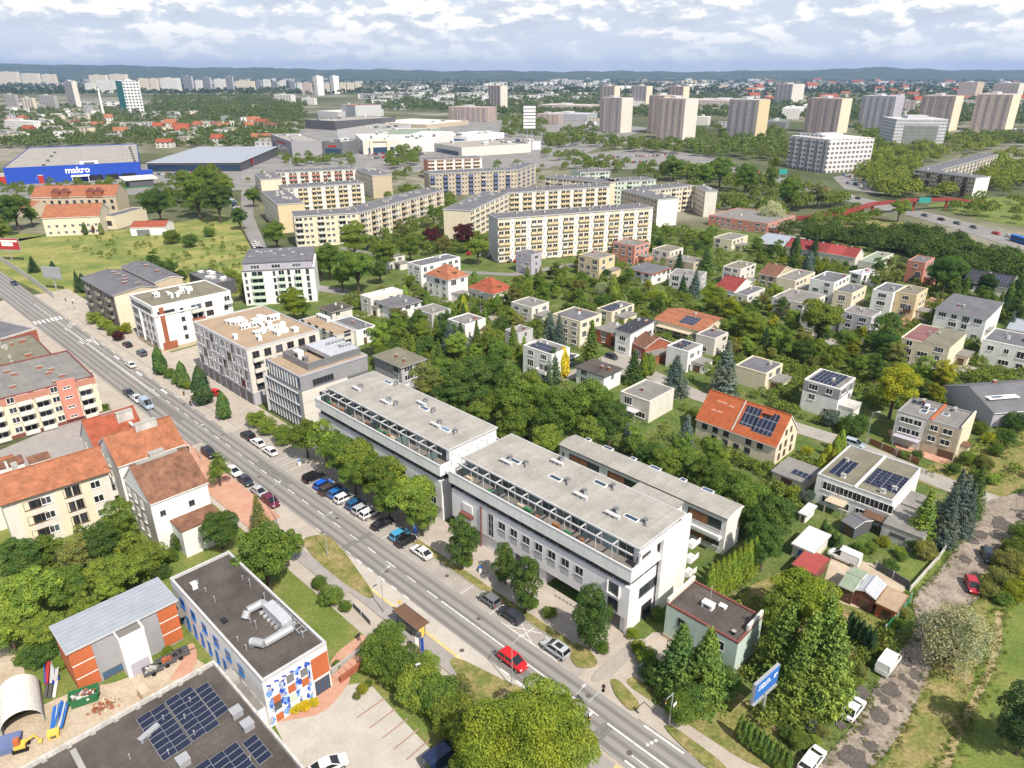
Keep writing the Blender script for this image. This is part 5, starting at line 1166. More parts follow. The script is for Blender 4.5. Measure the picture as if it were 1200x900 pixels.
HS = [
 ('white single-storey house with a stepped white roof, at the end of the tree row', (420, 345.8), (434, 349.5), (471, 339.5), 364, 'flat', 'offwhite', 'roof_white', 'the stepped white-roofed house', {}),
 ('low white house under a slate-grey roof next to a small roof lawn', (442.5, 353), (461.7, 361), (492, 352), 372.5, 'slab', 'white', 'roof_slate', None, {}),
 ('white villa with bright orange pyramid roof and dormers', (500.8, 321), (525, 328.5), (547.5, 322.5), 349, 'hip', 'white', 'tile_orange', 'the orange pyramid-roofed villa', {'rise': 4.0}),
 ('villa with deeper red-orange hipped roof and chimney, half hidden by shrubs', (547.5, 337.5), (578, 345), (599, 338), 356, 'hip', 'offwhite', 'tile_red', 'the red pyramid-roofed villa', {'rise': 4.2}),
 ('white cube house with pale grey flat roof, uphill one of the twin cubes', (486.7, 361), (505.8, 368.5), (527.5, 361.7), 383, 'flat', 'lightgrey', 'roof_grey', None, {}),
 ('white cube house with grey flat roof and blank bright side wall, above deep green trees', (523, 374), (545, 380.5), (568, 372.5), 399, 'flat', 'white', 'roof_grey', 'the blank-sided cube house', {'blank': 'R'}),
 ('long white two-storey house with slate-blue roof behind the orange pyramid-roofed villa', (480, 306.7), (493, 311.7), (545, 302.5), 331, 'flat', 'white', 'roof_slate', 'the long slate-blue roofed house', {}),
 ('low dark-roofed annex with white rooflights behind the tan-roofed block', (390.5, 375), (417, 388), (438, 380.5), 401, 'flat', 'white', 'roof_slate', None, {}),
 ('low house with dark weathered flat roof and white side, beside the leafy courtyard tree', (372, 360.7), (388.7, 365.5), (413.4, 359.8), 374.5, 'slab', 'offwhite', 'roof_dark', None, {}),
 ('brown timber-clad pavilion with an olive roof, wrapped in garden trees behind the glass office', (433, 418), (470, 430), (497, 420), 452, 'slab', 'lilac', 'roof_olive', 'the timber pavilion', {}),
 ('white two-storey house with grey flat roof amid dense shrubs, alone below the orchard', (597.5, 354), (623, 360.5), (644, 354), 375, 'flat', 'offwhite', 'roof_grey', 'the orchard white house', {}),
 ('beige two-storey house with slate flat roof, next to the blue spruce pair', (648, 367.5), (680, 377), (706, 368), 399, 'flat', 'cream', 'roof_slate', 'the beige slate-roofed house', {}),
 ('cream house carrying a long blue solar roof, behind the beige slate-roofed house', (697, 362), (717, 366), (744, 356.5), 378, 'flat', 'cream', 'roof_slate', None, {'solar': 4, 'sw': .8, 'sx': .1}),
 ('modern white house with two curved dark solar strips on its roof', (608, 406), (646.7, 415.5), (666, 406.5), 443, 'flat', 'white', 'roof_grey', 'the curved-solar white house', {'solar': 2, 'sw': .7, 'bal': 'white'}),
 ('white two-storey house with a sloping slate-grey roof in the middle of the estate', (721, 386.7), (739, 391.5), (767.5, 380.5), 410, 'mono', 'white', 'tile_dark', 'the sloping slate house', {'rise': 1.0}),
 ('brown-tiled small house with dormers and red brick walls', (741, 400.5), (756, 408), (777, 397), 421, 'gx', 'brick', 'tile_chestnut', None, {'rise': 2.2}),
 ('yellow two-storey cube house with grey roof below the long cream block', (680, 297.5), (702.5, 303.3), (720, 298), 321, 'flat', 'yellow', 'roof_grey', 'the yellow cube house', {}),
 ('lilac-grey cube house with small terrace, close to the parked cars', (606.7, 294), (622.5, 298.5), (637, 296), 317, 'flat', 'lilac', 'roof_slate', None, {'bal': 'lilac'}),
 ('white bungalow with bright orange fascia round its grey flat roof', (738, 313), (764, 321), (784.5, 313), 331, 'slab', 'white', 'roof_slate', 'the orange-fascia bungalow', {'cap': 'orange'}),
 ('grey house with an orange-brown plastered side wall, next to the white end block', (720, 283), (744, 288.5), (762, 284), 304, 'flat', 'pink', 'roof_grey', None, {}),
 ('white house with brown-black roof and two red-shuttered windows, by the lane corner', (676.7, 429), (708, 440.5), (728.5, 431.7), 454, 'slab', 'white', 'roof_dark', 'the dark-roofed lane house', {'cap': 'darkgrey'}),
 ('white house with dirty grey roof and long blank bright side, beside the blue-green spruce', (728, 458), (761.7, 470.5), (793, 456), 489, 'flat', 'offwhite', 'roof_grey', 'the blank-sided lane house', {'blank': 'R', 'porch': 'lightgrey'}),
 ('sprawling bungalow with orange tiled roof and dark solar panels', (765, 375), (823, 389), (842, 372), 399, 'gx', 'cream', 'tile_orange', 'the orange solar bungalow', {'rise': 1.6, 'trim': 'beige'}),
 ('grey-white house with solar-covered roof half hidden by spruces', (779, 406), (806.7, 412), (837.5, 407.5), 430, 'flat', 'white', 'roof_grey', None, {'solar': 3, 'sw': .5}),
 ('cream house with slate flat roof and two white vents, left behind the terracotta solar-roofed house'.replace('left ', ''), (863, 427), (898, 438), (921, 427), 453, 'flat', 'cream', 'roof_slate', 'the two-vent slate house', {'blank': 'F', 'garage': 1}),
 ('long grey flat-roofed pair with conifers before its door', (785, 320.5), (822, 325), (842, 320), 337, 'flat', 'lightgrey', 'roof_grey', 'the conifer-fronted pair', {}),
 ('house with a bright red mansard front and white gable wall', (837.5, 337), (861, 342), (880, 331), 352, 'gx', 'white', 'tile_maroon', 'the red mansard house', {'rise': 3.0, 'over': .2}),
 ('low white house with pale grey twin roof beside the red mansard house', (861, 342.5), (876, 346.5), (902, 338.5), 360, 'flat', 'offwhite', 'roof_slate', None, {}),
 ('house with brown gabled roof and balcony in the shaded row', (887.5, 321), (910, 324.5), (921, 314), 337, 'gx', 'beige', 'tile_chestnut', 'the brown-gabled house', {'rise': 2.6}),
 ('white house with stepped flat roof right beside the brown-gabled house'.replace('right ', ''), (909, 325), (932.5, 329), (951, 318), 342, 'flat', 'cream', 'roof_grey', None, {}),
 ('pale house with hip-high parapet behind the red mansard house', (849, 311), (868, 315.5), (888, 309), 331, 'flat', 'offwhite', 'roof_olive', None, {}),
 ('dark grey-roofed low house with a row of white windows under a big conifer', (777.5, 303), (813, 308.5), (824, 303), 319, 'flat', 'beige', 'roof_grey', None, {}),
 ('tall white three-storey house with slate roof in the upper row', (950, 326), (978, 331.5), (995, 322), 349, 'flat', 'white', 'roof_slate', 'the tall upper-row house', {}),
 ('cream-sided house with slate roof leaning on the tall upper-row house', (976.7, 340), (999, 344), (1016, 335), 360, 'flat', 'cream', 'roof_slate', None, {}),
 ('wide grey-roofed double house with a pale green half', (905, 347.5), (946.7, 356.5), (973, 347), 370, 'flat', 'offwhite', 'roof_grey', 'the pale-green double house', {'porch': 'brown'}),
 ('two-storey grey house with brown plank front and white terrace, hidden by the big round tree', (986, 365), (1021.7, 372), (1037, 365), 393, 'flat', 'lightgrey', 'roof_grey', 'the plank-fronted house', {'bal': 'brown'}),
 ('white-banded three-storey house with window ribbons, joined to the ochre house', (1023, 339), (1047, 343.5), (1059, 334), 365, 'flat', 'white', 'roof_slate', 'the ribbon-window house', {}),
 ('ochre-yellow three-storey house with dark balconies', (1048.5, 342.7), (1074.7, 346), (1093, 338.5), 375, 'flat', 'yellow', 'roof_olive', 'the ochre house', {'bal': 'brown'}),
 ('orange-brick house with black roof terrace among dark trees', (1063.5, 305), (1084.5, 308), (1097, 302), 334, 'flat', 'pink', 'roof_slate', 'the orange-brick house', {'bal': 'darkgrey'}),
 ('wide white pair with dark mossy roof and long blank side wall', (1100, 360), (1156.5, 374), (1175, 358), 394, 'mono', 'white', 'roof_slate', 'the mossy-roofed pair', {'blank': 'R', 'rise': .8}),
 ('pair with one half dusky-pink and one half olive roof', (1059, 393), (1113, 408), (1138, 391.5), 429, 'flat', 'cream', 'roof_maroon', 'the pink-and-olive roofed pair', {'blank': 'R'}),
 ('house with black roof and shining solar panels at the wood edge', (1131, 328), (1182, 338), (1190, 327), 347, 'gx', 'white', 'tile_dark', 'the black solar-roofed house', {'rise': 2.8}),
 ('white pair with bluish-grey roof cut by the picture edge', (1153, 396), (1213, 410), (1236, 398), 430, 'flat', 'white', 'roof_slate', 'the bluish-roofed pair', {}),
 ('small grey gabled house behind the bluish-roofed pair', (1180, 385), (1212, 391), (1224, 381), 402, 'gx', 'lightgrey', 'sheet_grey', None, {'rise': 1.8}),
 ('pale flat-roofed house beside the maroon roofs', (1007.5, 304), (1025, 308), (1053, 298), 317, 'flat', 'offwhite', 'roof_green', None, {}),
 ('slate-roofed row house beside the maroon roofs, shaded by conifers', (884, 284), (917, 289), (927, 277), 296, 'gx', 'beige', 'sheet_grey', None, {'rise': 2.4}),
 ('pinkish-white row with red window surrounds', (823, 254), (900, 262), (905, 248.5), 271, 'flat', 'pink', 'roof_grey', 'the red-windowed row', {}),
 ('cream low house in front of the red-windowed row', (837, 277.5), (858, 281.5), (870, 274.5), 291, 'flat', 'cream', 'roof_grey', None, {}),
 ('grey barn-like house with blank gable and a skylit white strip on its roof', (1108, 452), (1165, 484), (1195, 446), 492, 'gy', 'lilac', 'roof_slate', 'the grey barn-like house', {'rise': 3.0, 'frac': .45, 'blank': 'F'}),
 ('low terrace house with an olive roof between hedges near the street trees', (437, 300), (452, 304), (470, 298), 313, 'flat', 'offwhite', 'roof_olive', None, {}),
 ('grey house half sunk in shrubs below the twin cubes', (592, 386), (607, 391), (625, 385), 401, 'flat', 'lightgrey', 'roof_grey', None, {}),
 ('small house with tan roof behind the sloping slate house', (700, 384), (716, 389), (733, 382), 401, 'slab', 'brick', 'roof_grey', None, {}),
 ('white house with dark roof seen between birches above the lane', (816, 391), (838, 397), (856, 390), 412, 'flat', 'offwhite', 'roof_slate', None, {}),
 ('grey two-storey house in the hollow beside the pale-green double house', (940, 362), (965, 368), (985, 360), 384, 'flat', 'lightgrey', 'roof_grey', None, {}),
 ('low white house by the upper lane with lilac roof', (995, 318), (1010, 322), (1024, 316), 333, 'flat', 'white', 'lilac', None, {}),
 ('pale house near the cream end block with a flat brown roof', (765, 291), (785, 295), (800, 290), 306, 'flat', 'offwhite', 'roof_olive', None, {}),
]
for i, (lab, A, B, Cc, by, roof, wall, rm, short, o) in enumerate(HS):
 H = HT(B[0], by, B[1]); H = min(max(8.4, H), max(4.7, H * 1.36)) if roof[0] in 'fsm' else max(3.6, H * 1.15)
 b = house(lab, A, B, Cc, None, H, roof, wall, rm, short, i, o=o, fine=by > 440)
 if short == 'the orange solar bungalow':
  b.solar_slope(b.W * .45, b.D * .1, b.W * .75, b.D * .42); b.part('terrace_frame', MB().box(0, -2.5, 2.4, b.W * .7, -.01, 2.6).box(.1, -2.4, 0, .4, -2.1, 2.4).box(b.W * .68, -2.4, 0, b.W * .7, -2.1, 2.4), ['beige'], 2, 0, 0)
 if short == 'the black solar-roofed house': b.solar_slope(b.W * .55, b.D * .12, b.W * .9, b.D * .4)
 if short == 'the pink-and-olive roofed pair': b.part('olive_roof', MB().box(0, 0, 0, b.W * .55, b.D, .12), ['roof_olive'], b.W * .45, 0, b.H + .01)
 if short in ('the orange pyramid-roofed villa', 'the red pyramid-roofed villa'):
  b.part('dormer', MB().box(0, 0, 0, 1.6, 1.6, 1.0).box(-.2, -.25, 1.0, 1.8, 1.7, 1.15, 1), ['brown', 'tile_orange'], b.W * .4, b.D * .16, b.H + .8)
  b.part('dormer', MB().box(0, 0, 0, 1.6, 1.6, 1.0).box(-.15, -.2, 1.0, 1.85, 1.8, 1.15, 1), ['brown', 'tile_orange'], b.W * .76, b.D * .42, b.H + .8)
 if short == 'the grey barn-like house': b.part('skylit_strip', MB().box(0, 0, 0, 1.6, 8, .25).quad((.3, 1, .255), (1.3, 1, .255), (1.3, 4, .255), (.3, 4, .255), 1), ['lampwhite', 'blue_glass'], b.W * .7, 1.0, b.H + 1.8)
# the maroon row: seven joined houses
a0, a1 = np.array(G(921, 288.5, 4)), np.array(G(1003, 302, 4))
n = 5; ang = math.atan2(*(a1 - a0)[::-1]); wd = np.linalg.norm(a1 - a0) / n
for k, lab in enumerate(('darker maroon-roofed row house at the conifer end', 'maroon-roofed row house with chimney pots, second from the conifers', 'maroon-roofed row house in the middle of its row', 'row house with a faded pink-striped roof', 'wide bright maroon-roofed row house at the pale-roofed end')):
 p = a0 + (a1 - a0) * k / n
 b = Bld('house', lab, 'house', (float(p[0]), float(p[1])), ang, wd - .06, 9, 4, 'the maroon-roofed row' if k == 2 else None, 'row houses under maroon roofs')
 b.gable('offwhite', 'sheet_red' if k == 3 else 'tile_maroon', 'x', 3.0 + .1 * (k % 2), .3); b.grid('F', 1, 2.8, .8, 3.2, 1.4, 1.3); b.chimney(b.W * .3, 4, 6.2, .6, .9, 1.2, 'plaster')
# sheds and garages by the unmade road
def shed(label, A, B, Cc, H, wall, roof, kind='mono', name='shed', **o):
 b = px_bld(name, label, 'shed', A, B, Cc, H, None, o.pop('short', None), group='sheds and garages by the unmade road')
 if kind == 'mono': b.mono(wall, roof, .4, .15)
 elif kind == 'slab': b.flat(wall, roof, over=.3, cap=o.get('cap', 'lightgrey'))
 else: b.gable(wall, roof, kind[1], .6, .2)
 b.door('F', b.W * .3, min(2.2, b.W * .5), 1.9, o.get('door', 'brown')); return b
shed('white-topped open shed with a blue tarpaulin below', (932, 634.5), (953, 646.5), (974, 627.5), 2.7, 'offwhite', 'roof_white', 'slab', short='the white-topped shed', door='bluepaint')
shed('low shed with a flat brick-red roof beside the white panel van', (929, 662), (955, 672), (983, 660), 2.4, 'maroon', 'sheet_red', 'slab', cap='maroon')
shed('green-roofed timber garage in the shed row', (985, 684), (1000, 693), (1013, 671), 2.7, 'brown', 'roof_green', 'gx', short='the green-roofed garage')
shed('maroon garage with a silver sheet roof', (1002, 690), (1025, 702), (1042, 687), 2.7, 'maroon', 'sheet_silver', 'gy', short='the silver-roofed garage')
shed('wooden shed with a patchy tan roof and orange side, last of the shed row', (1029, 705), (1050, 716), (1067, 700), 2.6, 'orange', 'roof_tan', 'slab', cap='planks', short='the tan-roofed shed')
shed('grey hexagonal-looking garden pavilion with dark tent roof on the terrace', (987, 610), (1002, 619), (1022, 610), 2.3, 'darkgrey', 'roof_slate', 'gx', name='garden_pavilion')
shed('brown carport with a black solar panel, against the terracotta solar-roofed house', (904, 553), (942, 565), (955, 547), 2.6, 'cream', 'roof_grey', 'slab', cap='grey', name='carport').solar(3.0, 1.5, 2.65, 4, .1, 1.6)
shed('small white summerhouse beside the willow-green shrubs', (938, 600), (945, 603), (951, 598), 2.0, 'white', 'roof_white', 'slab')
# ------------------------------------------------------------------ the slab blocks of flats
rh = random.Random(9)
def facade(b, face, floors, fh, style, z0=.6, pm_='yellow', u0=0, u1=None):
 L = (u1 or b.length(face)) - u0
 if style == 'loggia':      # two loggias, then a white stair strip
  n = max(1, round(L / 7.6)); p = L / n
  for i in range(n):
   u = u0 + i * p
   sm = cached(f'stair_strip|{round(floors * fh)}', lambda: MB().box(0, -.1, 0, 1.7, -.003, floors * fh), ['white'])
   b.put('stair_strip', sm, face, u + p - 1.9, .3)
   for f in range(floors):
    for j in (0, 1): b.balcony(face, u + .15 + j * (p - 2.1) / 2, z0 + f * fh, (p - 2.4) / 2, .8, pm_ if rh.random() < .85 else 'offwhite')
    b.win(face, u + p - 1.4, z0 + f * fh + 1.5, .7, .6, 'w', d=.1)
 elif style == 'mixed':
  n = max(1, round(L / 9)); p = L / n
  for i in range(n):
   u = u0 + i * p
   for f in range(floors):
    b.balcony(face, u + .4, z0 + f * fh, 3.4, 1.0, pm_ if rh.random() < .8 else 'plaster'); b.win(face, u + 4.4, z0 + f * fh + .9, 1.6, 1.4, 'w'); b.win(face, u + 6.8, z0 + f * fh + .9, 1.4, 1.4, 'w')
 else:
  b.grid(face, floors, fh, z0 + .8, 3.1, 1.6, 1.4)
def block(label, wings, by, short, wall='cream', group=None, floors=5, name='apartment_building'):
 """wings: (A, B, C, styles per face, gable colour, parapet colour); the first one carries the thing"""
 root = None; H = None
 for i, (A, B, Cc, st, gab, pmat) in enumerate(wings):
  if root is None:
   H = HT(B[0], by, B[1]) if by else floors * 2.8 + .6
   b = px_bld(name, label, 'building', A, B, Cc, H, None, short, snap=False, group=group); root = b
  else:
   o, r, W, D = px_frame(A, B, Cc, H, False)
   b = Bld('', '', '', o, r, W, D, H - .02 * i, root=root)
  D = b.D = min(b.D, 14.0) if 'deep' not in st else b.D
  b.walls(wall, b.H - .4)
  b.part('roof', MB().box(-.3, -.3, b.H - .395, b.W + .3, b.D + .3, b.H).quad((-.1, -.1, b.H + .005), (b.W + .1, -.1, b.H + .005), (b.W + .1, b.D + .1, b.H + .005), (-.1, b.D + .1, b.H + .005), 1), ['lightgrey', 'roof_slate'])
  fh = (b.H - .9) / floors
  for f, s_ in st.items():
   if f in 'FRL': facade(b, f, floors, fh, s_, .5, pmat)
  if gab:
   for f in gab[1]:
    p = b.at(f, 0, 0); L = b.length(f)
    b.part('end_wall', MB().box(0, -.06, 0, L, -.003, b.H - .42), [gab[0]], parent=b.root, x=p[0], y=p[1], z=0, rz=b.dr + ROT[f])
  r = random.Random(i + int(A[0]))
  for k in range(int(b.W / 6)): b.chimney(r.uniform(1, b.W - 2), r.uniform(b.D * .3, b.D * .7), b.H, .6, 1.6, 1.0, 'plaster')
  b.finish()
 return root
BL = [
 ('bent cream block of flats with mixed balconies, first beyond the pale-balcony block', [((344, 253.5), (420, 249), (418, 243), {'F': 'mixed', 'L': 'win'}, None, 'offwhite'), ((421, 249), (520, 222), (512, 216), {'F': 'mixed'}, None, 'beige')], None, 'the first bent cream block', 'cream'),
 ('yellow-gabled cream block with long loggia front facing its courtyard', [((307, 224), (325, 239.5), (355, 236.7), {'L': 'win', 'F': 'win'}, ('yellow', 'R'), 'yellow'), ((332, 220.5), (426, 214), (426, 210), {'F': 'loggia'}, None, 'yellow')], None, 'the yellow-gabled block', 'cream'),
 ('orange-loggia block closing the back of the courtyard', [((324, 202), (417, 197.7), (417, 194), {'F': 'loggia'}, None, 'salmon'), ((417.5, 198), (436, 205.5), (456, 203), {'F': 'win'}, ('beige', 'R'), 'beige'), ((298, 203), (305, 210), (330, 209), {'F': 'win'}, ('cream', 'R'), 'cream')], None, 'the orange-loggia block', 'cream'),
 ('block with blue loggia strips, bent towards the mall car park', [((503, 203.5), (606, 198.5), (606, 194), {'F': 'mixed'}, None, 'mutedblue'), ((607, 198.5), (628, 191), (618, 185), {'F': 'mixed'}, None, 'lilac')], None, 'the blue-loggia block', 'beige'),
 ('pink-sided block with cream loggias behind the blue-loggia block', [((501, 187), (565, 184.5), (565, 181), {'F': 'loggia'}, None, 'cream')], None, None, 'pink'),
 ('long cream block with a yellow blank gable facing the maroon-leaved trees', [((551, 246.5), (596, 225.5), (570, 222), {'F': 'loggia'}, ('cream', 'L'), 'cream'), ((597, 225.5), (715, 218), (713, 213.5), {'F': 'loggia'}, None, 'yellow')], None, 'the yellow blank-gabled block', 'cream'),
 ('straight yellow and white loggia block nearest the villas'.replace('nearest', 'right above').replace('right ', ''), [((583.5, 256), (765.5, 242.6), (762, 237), {'F': 'loggia', 'L': 'none'}, ('lightgrey', 'L'), 'yellow')], 291.5, 'the long yellow loggia block', 'cream'),
 ('block with big blank white end wall at the end of the loggia blocks', [((728, 222.5), (771, 233.5), (796, 231.8), {'F': 'win'}, ('white', 'R'), 'beige')], 266, 'the blank white end block', 'beige'),
 ('pale-green terraced block with slate roofs', [((717, 212.5), (769, 210), (765, 205), {'F': 'mixed'}, None, 'palegreen'), ((680, 202), (715, 200), (714, 196), {'F': 'mixed'}, None, 'palegreen')], None, 'the pale-green block', 'palegreen'),
 ('cream block with a plain gable beside the pale-green block', [((760, 222.5), (813, 217), (812, 212), {'F': 'mixed'}, None, 'cream'), ((814, 217), (827, 223.5), (838, 222), {'F': 'win'}, ('offwhite', 'R'), 'cream')], None, None, 'cream'),
 ('cream block with dark bent roof behind the yellow blank-gabled block', [((639, 207), (715, 214), (720, 205), {'F': 'mixed'}, None, 'cream')], None, None, 'cream'),
 ('V-shaped shaded block with a white gable in the park beyond the footbridge', [((1072.5, 198.5), (1144, 208), (1162, 206.8), {'F': 'mixed'}, ('white', 'R'), 'brown'), ((1102, 199), (1170, 180.5), (1160, 176.5), {'F': 'mixed'}, None, 'offwhite')], 233.5, 'the V-shaped block', 'beige'),
]
for lab, wings, by, short, wall in BL: block(lab, wings, by, short, wall)
# ------------------------------------------------------------------ high-rises, shops and the far town
pm('strip_grey', (0.3, 0.27, 0.27)); pm('panel_grey', (0.3, 0.29, 0.29))
grid_facade('tower_beige', (0.54, 0.47, 0.42), (0.26, 0.24, 0.24), 3.2, 2.8, .6, .5, (0.4, 0.35, 0.33))
grid_facade('tower_brown', (0.5, 0.41, 0.36), (0.26, 0.21, 0.2), 3.0, 2.8, .6, .5, (0.36, 0.28, 0.25))
grid_facade('tower_pink', (0.56, 0.47, 0.41), (0.3, 0.25, 0.24), 3.1, 2.8, .6, .5)
grid_facade('tower_white', (0.62, 0.62, 0.63), (0.16, 0.17, 0.19), 3.4, 3.0, .55, .55)
grid_facade('tower_dark', (0.46, 0.44, 0.44), (0.24, 0.23, 0.25), 2.6, 2.8, .6, .55)
grid_facade('slab_cream', (0.74, 0.66, 0.53), (0.42, 0.38, 0.34), 4.0, 2.8, .5, .5)
grid_facade('slab_white', (0.76, 0.74, 0.71), (0.42, 0.42, 0.42), 4.0, 2.8, .5, .5)
grid_facade('slab_grey_shade', (0.45, 0.45, 0.49), (0.24, 0.25, 0.28), 3.6, 2.8, .55, .5)  # on the skyline slabs this grey holds their shade in the wall colour
grid_facade('office_white', (0.68, 0.66, 0.66), (0.16, 0.15, 0.17), 4.4, 3.6, .62, .5)
grid_facade('office_silver', (0.55, 0.55, 0.57), (0.2, 0.21, 0.22), 3.0, 3.3, .7, .4)
grid_facade('curtain_wall', (0.16, 0.18, 0.17), (0.22, 0.24, 0.22), 1.6, 3.3, .85, .8)
def solve(b, d, target):
 lo, hi = 3.0, 160.0
 up = PX(b[0] + d[0] * 50, b[1] + d[1] * 50, 0)[0] > PX(b[0], b[1], 0)[0]
 for _ in range(40):
  m = (lo + hi) / 2
  if (PX(b[0] + d[0] * m, b[1] + d[1] * m, 0)[0] < target) == up: lo = m
  else: hi = m
 return lo
def tower(label, A, B, Cc, by, front, end, short=None, H=None, dmax=14.0, cat='tower block', name='tower_block', group=None, topband=None, rot=SROT):
 H = H or HT(B[0], by, B[1])
 q = G(B[0], by); x = (math.cos(rot), math.sin(rot)); y = (-x[1], x[0])
 W = solve(q, (-x[0], -x[1]), A[0]); D = solve(q, y, Cc[0])
 b = Bld(name, label, cat, (q[0] - x[0] * W, q[1] - x[1] * W), rot, W, D, H, short, group=group)
 b.part('wall', MB().box(0, 0, 0, b.W, b.D, b.H), [front])
 if end: b.part('end_wall', MB().box(.01, 0, 0, .25, b.D, b.H - .5), [end], b.W, 0, 0)
 b.part('roof_house', MB().box(b.W * .3, b.D * .25, 0, b.W * .5, b.D * .75, 2.6), ['lightgrey'], 0, 0, b.H)
 if topband: b.part('top_band', MB().box(-.15, -.2, b.H * .55, b.W, -.003, b.H), [topband])
 if b.H > 20 and b.W > 10:
  n = max(2, int(b.W / 9))
  for k in range(n): b.part('loggia_strip', MB().box(0, -.5, 1, 2.6, -.003, b.H - 1.2), ['strip_grey'], b.W * (k + .5) / n - 1.3, 0, 0) if by > 118 else None
 return b
grid_facade('chequer', (0.72, 0.72, 0.72), (0.07, 0.07, 0.08), 6.0, 5.6, .6, .5)
def base_tower(label, A, B, Cc, ytop, front, short, cat, name):
 H = HT(B[0], B[1], ytop); o, r, W, D = px_frame(A, B, Cc, 0, False)
 b = Bld(name, label, cat, o, r, W, D, H, short); b.part('wall', MB().box(0, 0, 0, W, D, H), [front]); b.part('roof_house', MB().box(W * .3, D * .3, 0, W * .7, D * .7, 3), ['lightgrey'], 0, 0, H)
 return b
tower('beige sixteen-storey tower with pinkish end wall, alone at the car park edge', (701.7, 113.6), (726.6, 114.7), (739.6, 113.6), 156, 'tower_beige', 'offwhite', 'the lone beige tower')
tower('wide beige tower in front of a browner one', (768.8, 113.6), (799, 115.7), (814, 115.7), 165, 'tower_pink', 'offwhite', 'the wide beige tower')
tower('brown tower standing close behind the wide beige tower', (758, 110.5), (775, 112), (790, 111), 157, 'tower_brown', 'beige')
tower('tower with sand-yellow end wall and brown upper storeys', (850, 115.7), (883.7, 117), (896.7, 115.7), 164, 'tower_dark', 'yellow', 'the yellow-ended tower')
tower('small far tower with cream end, behind the lone beige tower', (702.7, 100.6), (719, 100.8), (725.5, 100), 127, 'tower_pink', 'cream')
tower('small far grey-brown tower with cream end, behind the wide beige tower', (739.6, 100.6), (756, 100.8), (763, 99.6), 127, 'tower_dark', 'cream')
tower('small far brown tower with cream end, third of the far trio', (782, 101), (799, 101.2), (806, 100.8), 127, 'tower_brown', 'cream')
tower('far tower with two bright white end strips', (906.4, 98.2), (926, 98.6), (940, 98.4), 122, 'tower_dark', 'offwhite')
tower('broad brown tower with cream end wall, behind the white office block', (941, 115), (980, 115.6), (992, 115), 157, 'tower_brown', 'cream', 'the broad brown tower')
tower('grey tower with pale blue stripes on its end wall', (1004, 112.3), (1042.5, 112.8), (1053, 112.3), 152, 'slab_grey_shade', 'lilac', 'the blue-striped tower')
tower('tall brown-grey tower with bright cream end, beside the glass office slab', (1072.5, 111), (1111, 112.5), (1120.5, 112), 154, 'tower_brown', 'cream', 'the cream-ended tower')
tower('reddish-beige tower with cream end, last of the tower row', (1135, 110), (1176, 110.8), (1186, 110.3), 155, 'tower_pink', 'cream', 'the reddish tower')
tower('far pale brown tower behind the cream-ended tower', (1120, 96), (1141, 96.3), (1149, 96), 117, 'tower_pink', 'beige')
tower('far grey-brown tower with pale end near the hill foot', (1160, 97.2), (1190, 97.6), (1197, 97.2), 117, 'tower_beige', 'offwhite')
tower('single beige tower behind the mall with bright side', (572.5, 99.3), (586.5, 100.2), (594.7, 99.8), 129, 'tower_brown', 'offwhite', 'the tower behind the mall')
b = tower('white gridded seven-storey office block beside the main road', (921, 156), (966, 163.7), (1017.5, 160), 203, 'office_white', None, 'the white gridded office', rot=-1.2, cat='building', name='office_building')
for k in range(6): b.vent(2 + k * 5, 6, b.H + .5, 3, 3, 1.6, 'metal')
b = base_tower('office slab with a big grey glass wall framed in silver', (1028, 168.5), (1044, 172.8), (1088, 169.8), 139.5, 'office_silver', 'the glass office slab', 'building', 'office_building')
b.part('curtain_wall', MB().box(.02, b.D * .18, 0, .35, b.D * .84, b.H * .78), ['curtain_wall'], b.W, 0, 0)
b = base_tower('white tower with a chequered front and a green side', (142, 129), (150, 132), (168, 131), 95, 'chequer', 'the green-sided tower', 'tower block', 'tower_block')
b.part('green_side', MB().box(0, -.4, 0, b.W, -.003, b.H), ['teal'])
tower('grey-brown round-cornered tower with white core', (80.7, 94.7), (90, 95.1), (96, 94.5), 125.5, 'slab_grey_shade', 'offwhite', 'the white-cored tower')
tower('bright white twin tower nearer the tower behind the mall'.replace('nearer', 'on the side of'), (388, 88.7), (392, 88.9), (398.5, 88.7), 110, 'slab_white', 'white')
tower('bright white twin tower on the side of the green-sided tower', (368.7, 89), (373, 89.2), (380.6, 89), 112, 'slab_white', 'white', 'the white twin towers')
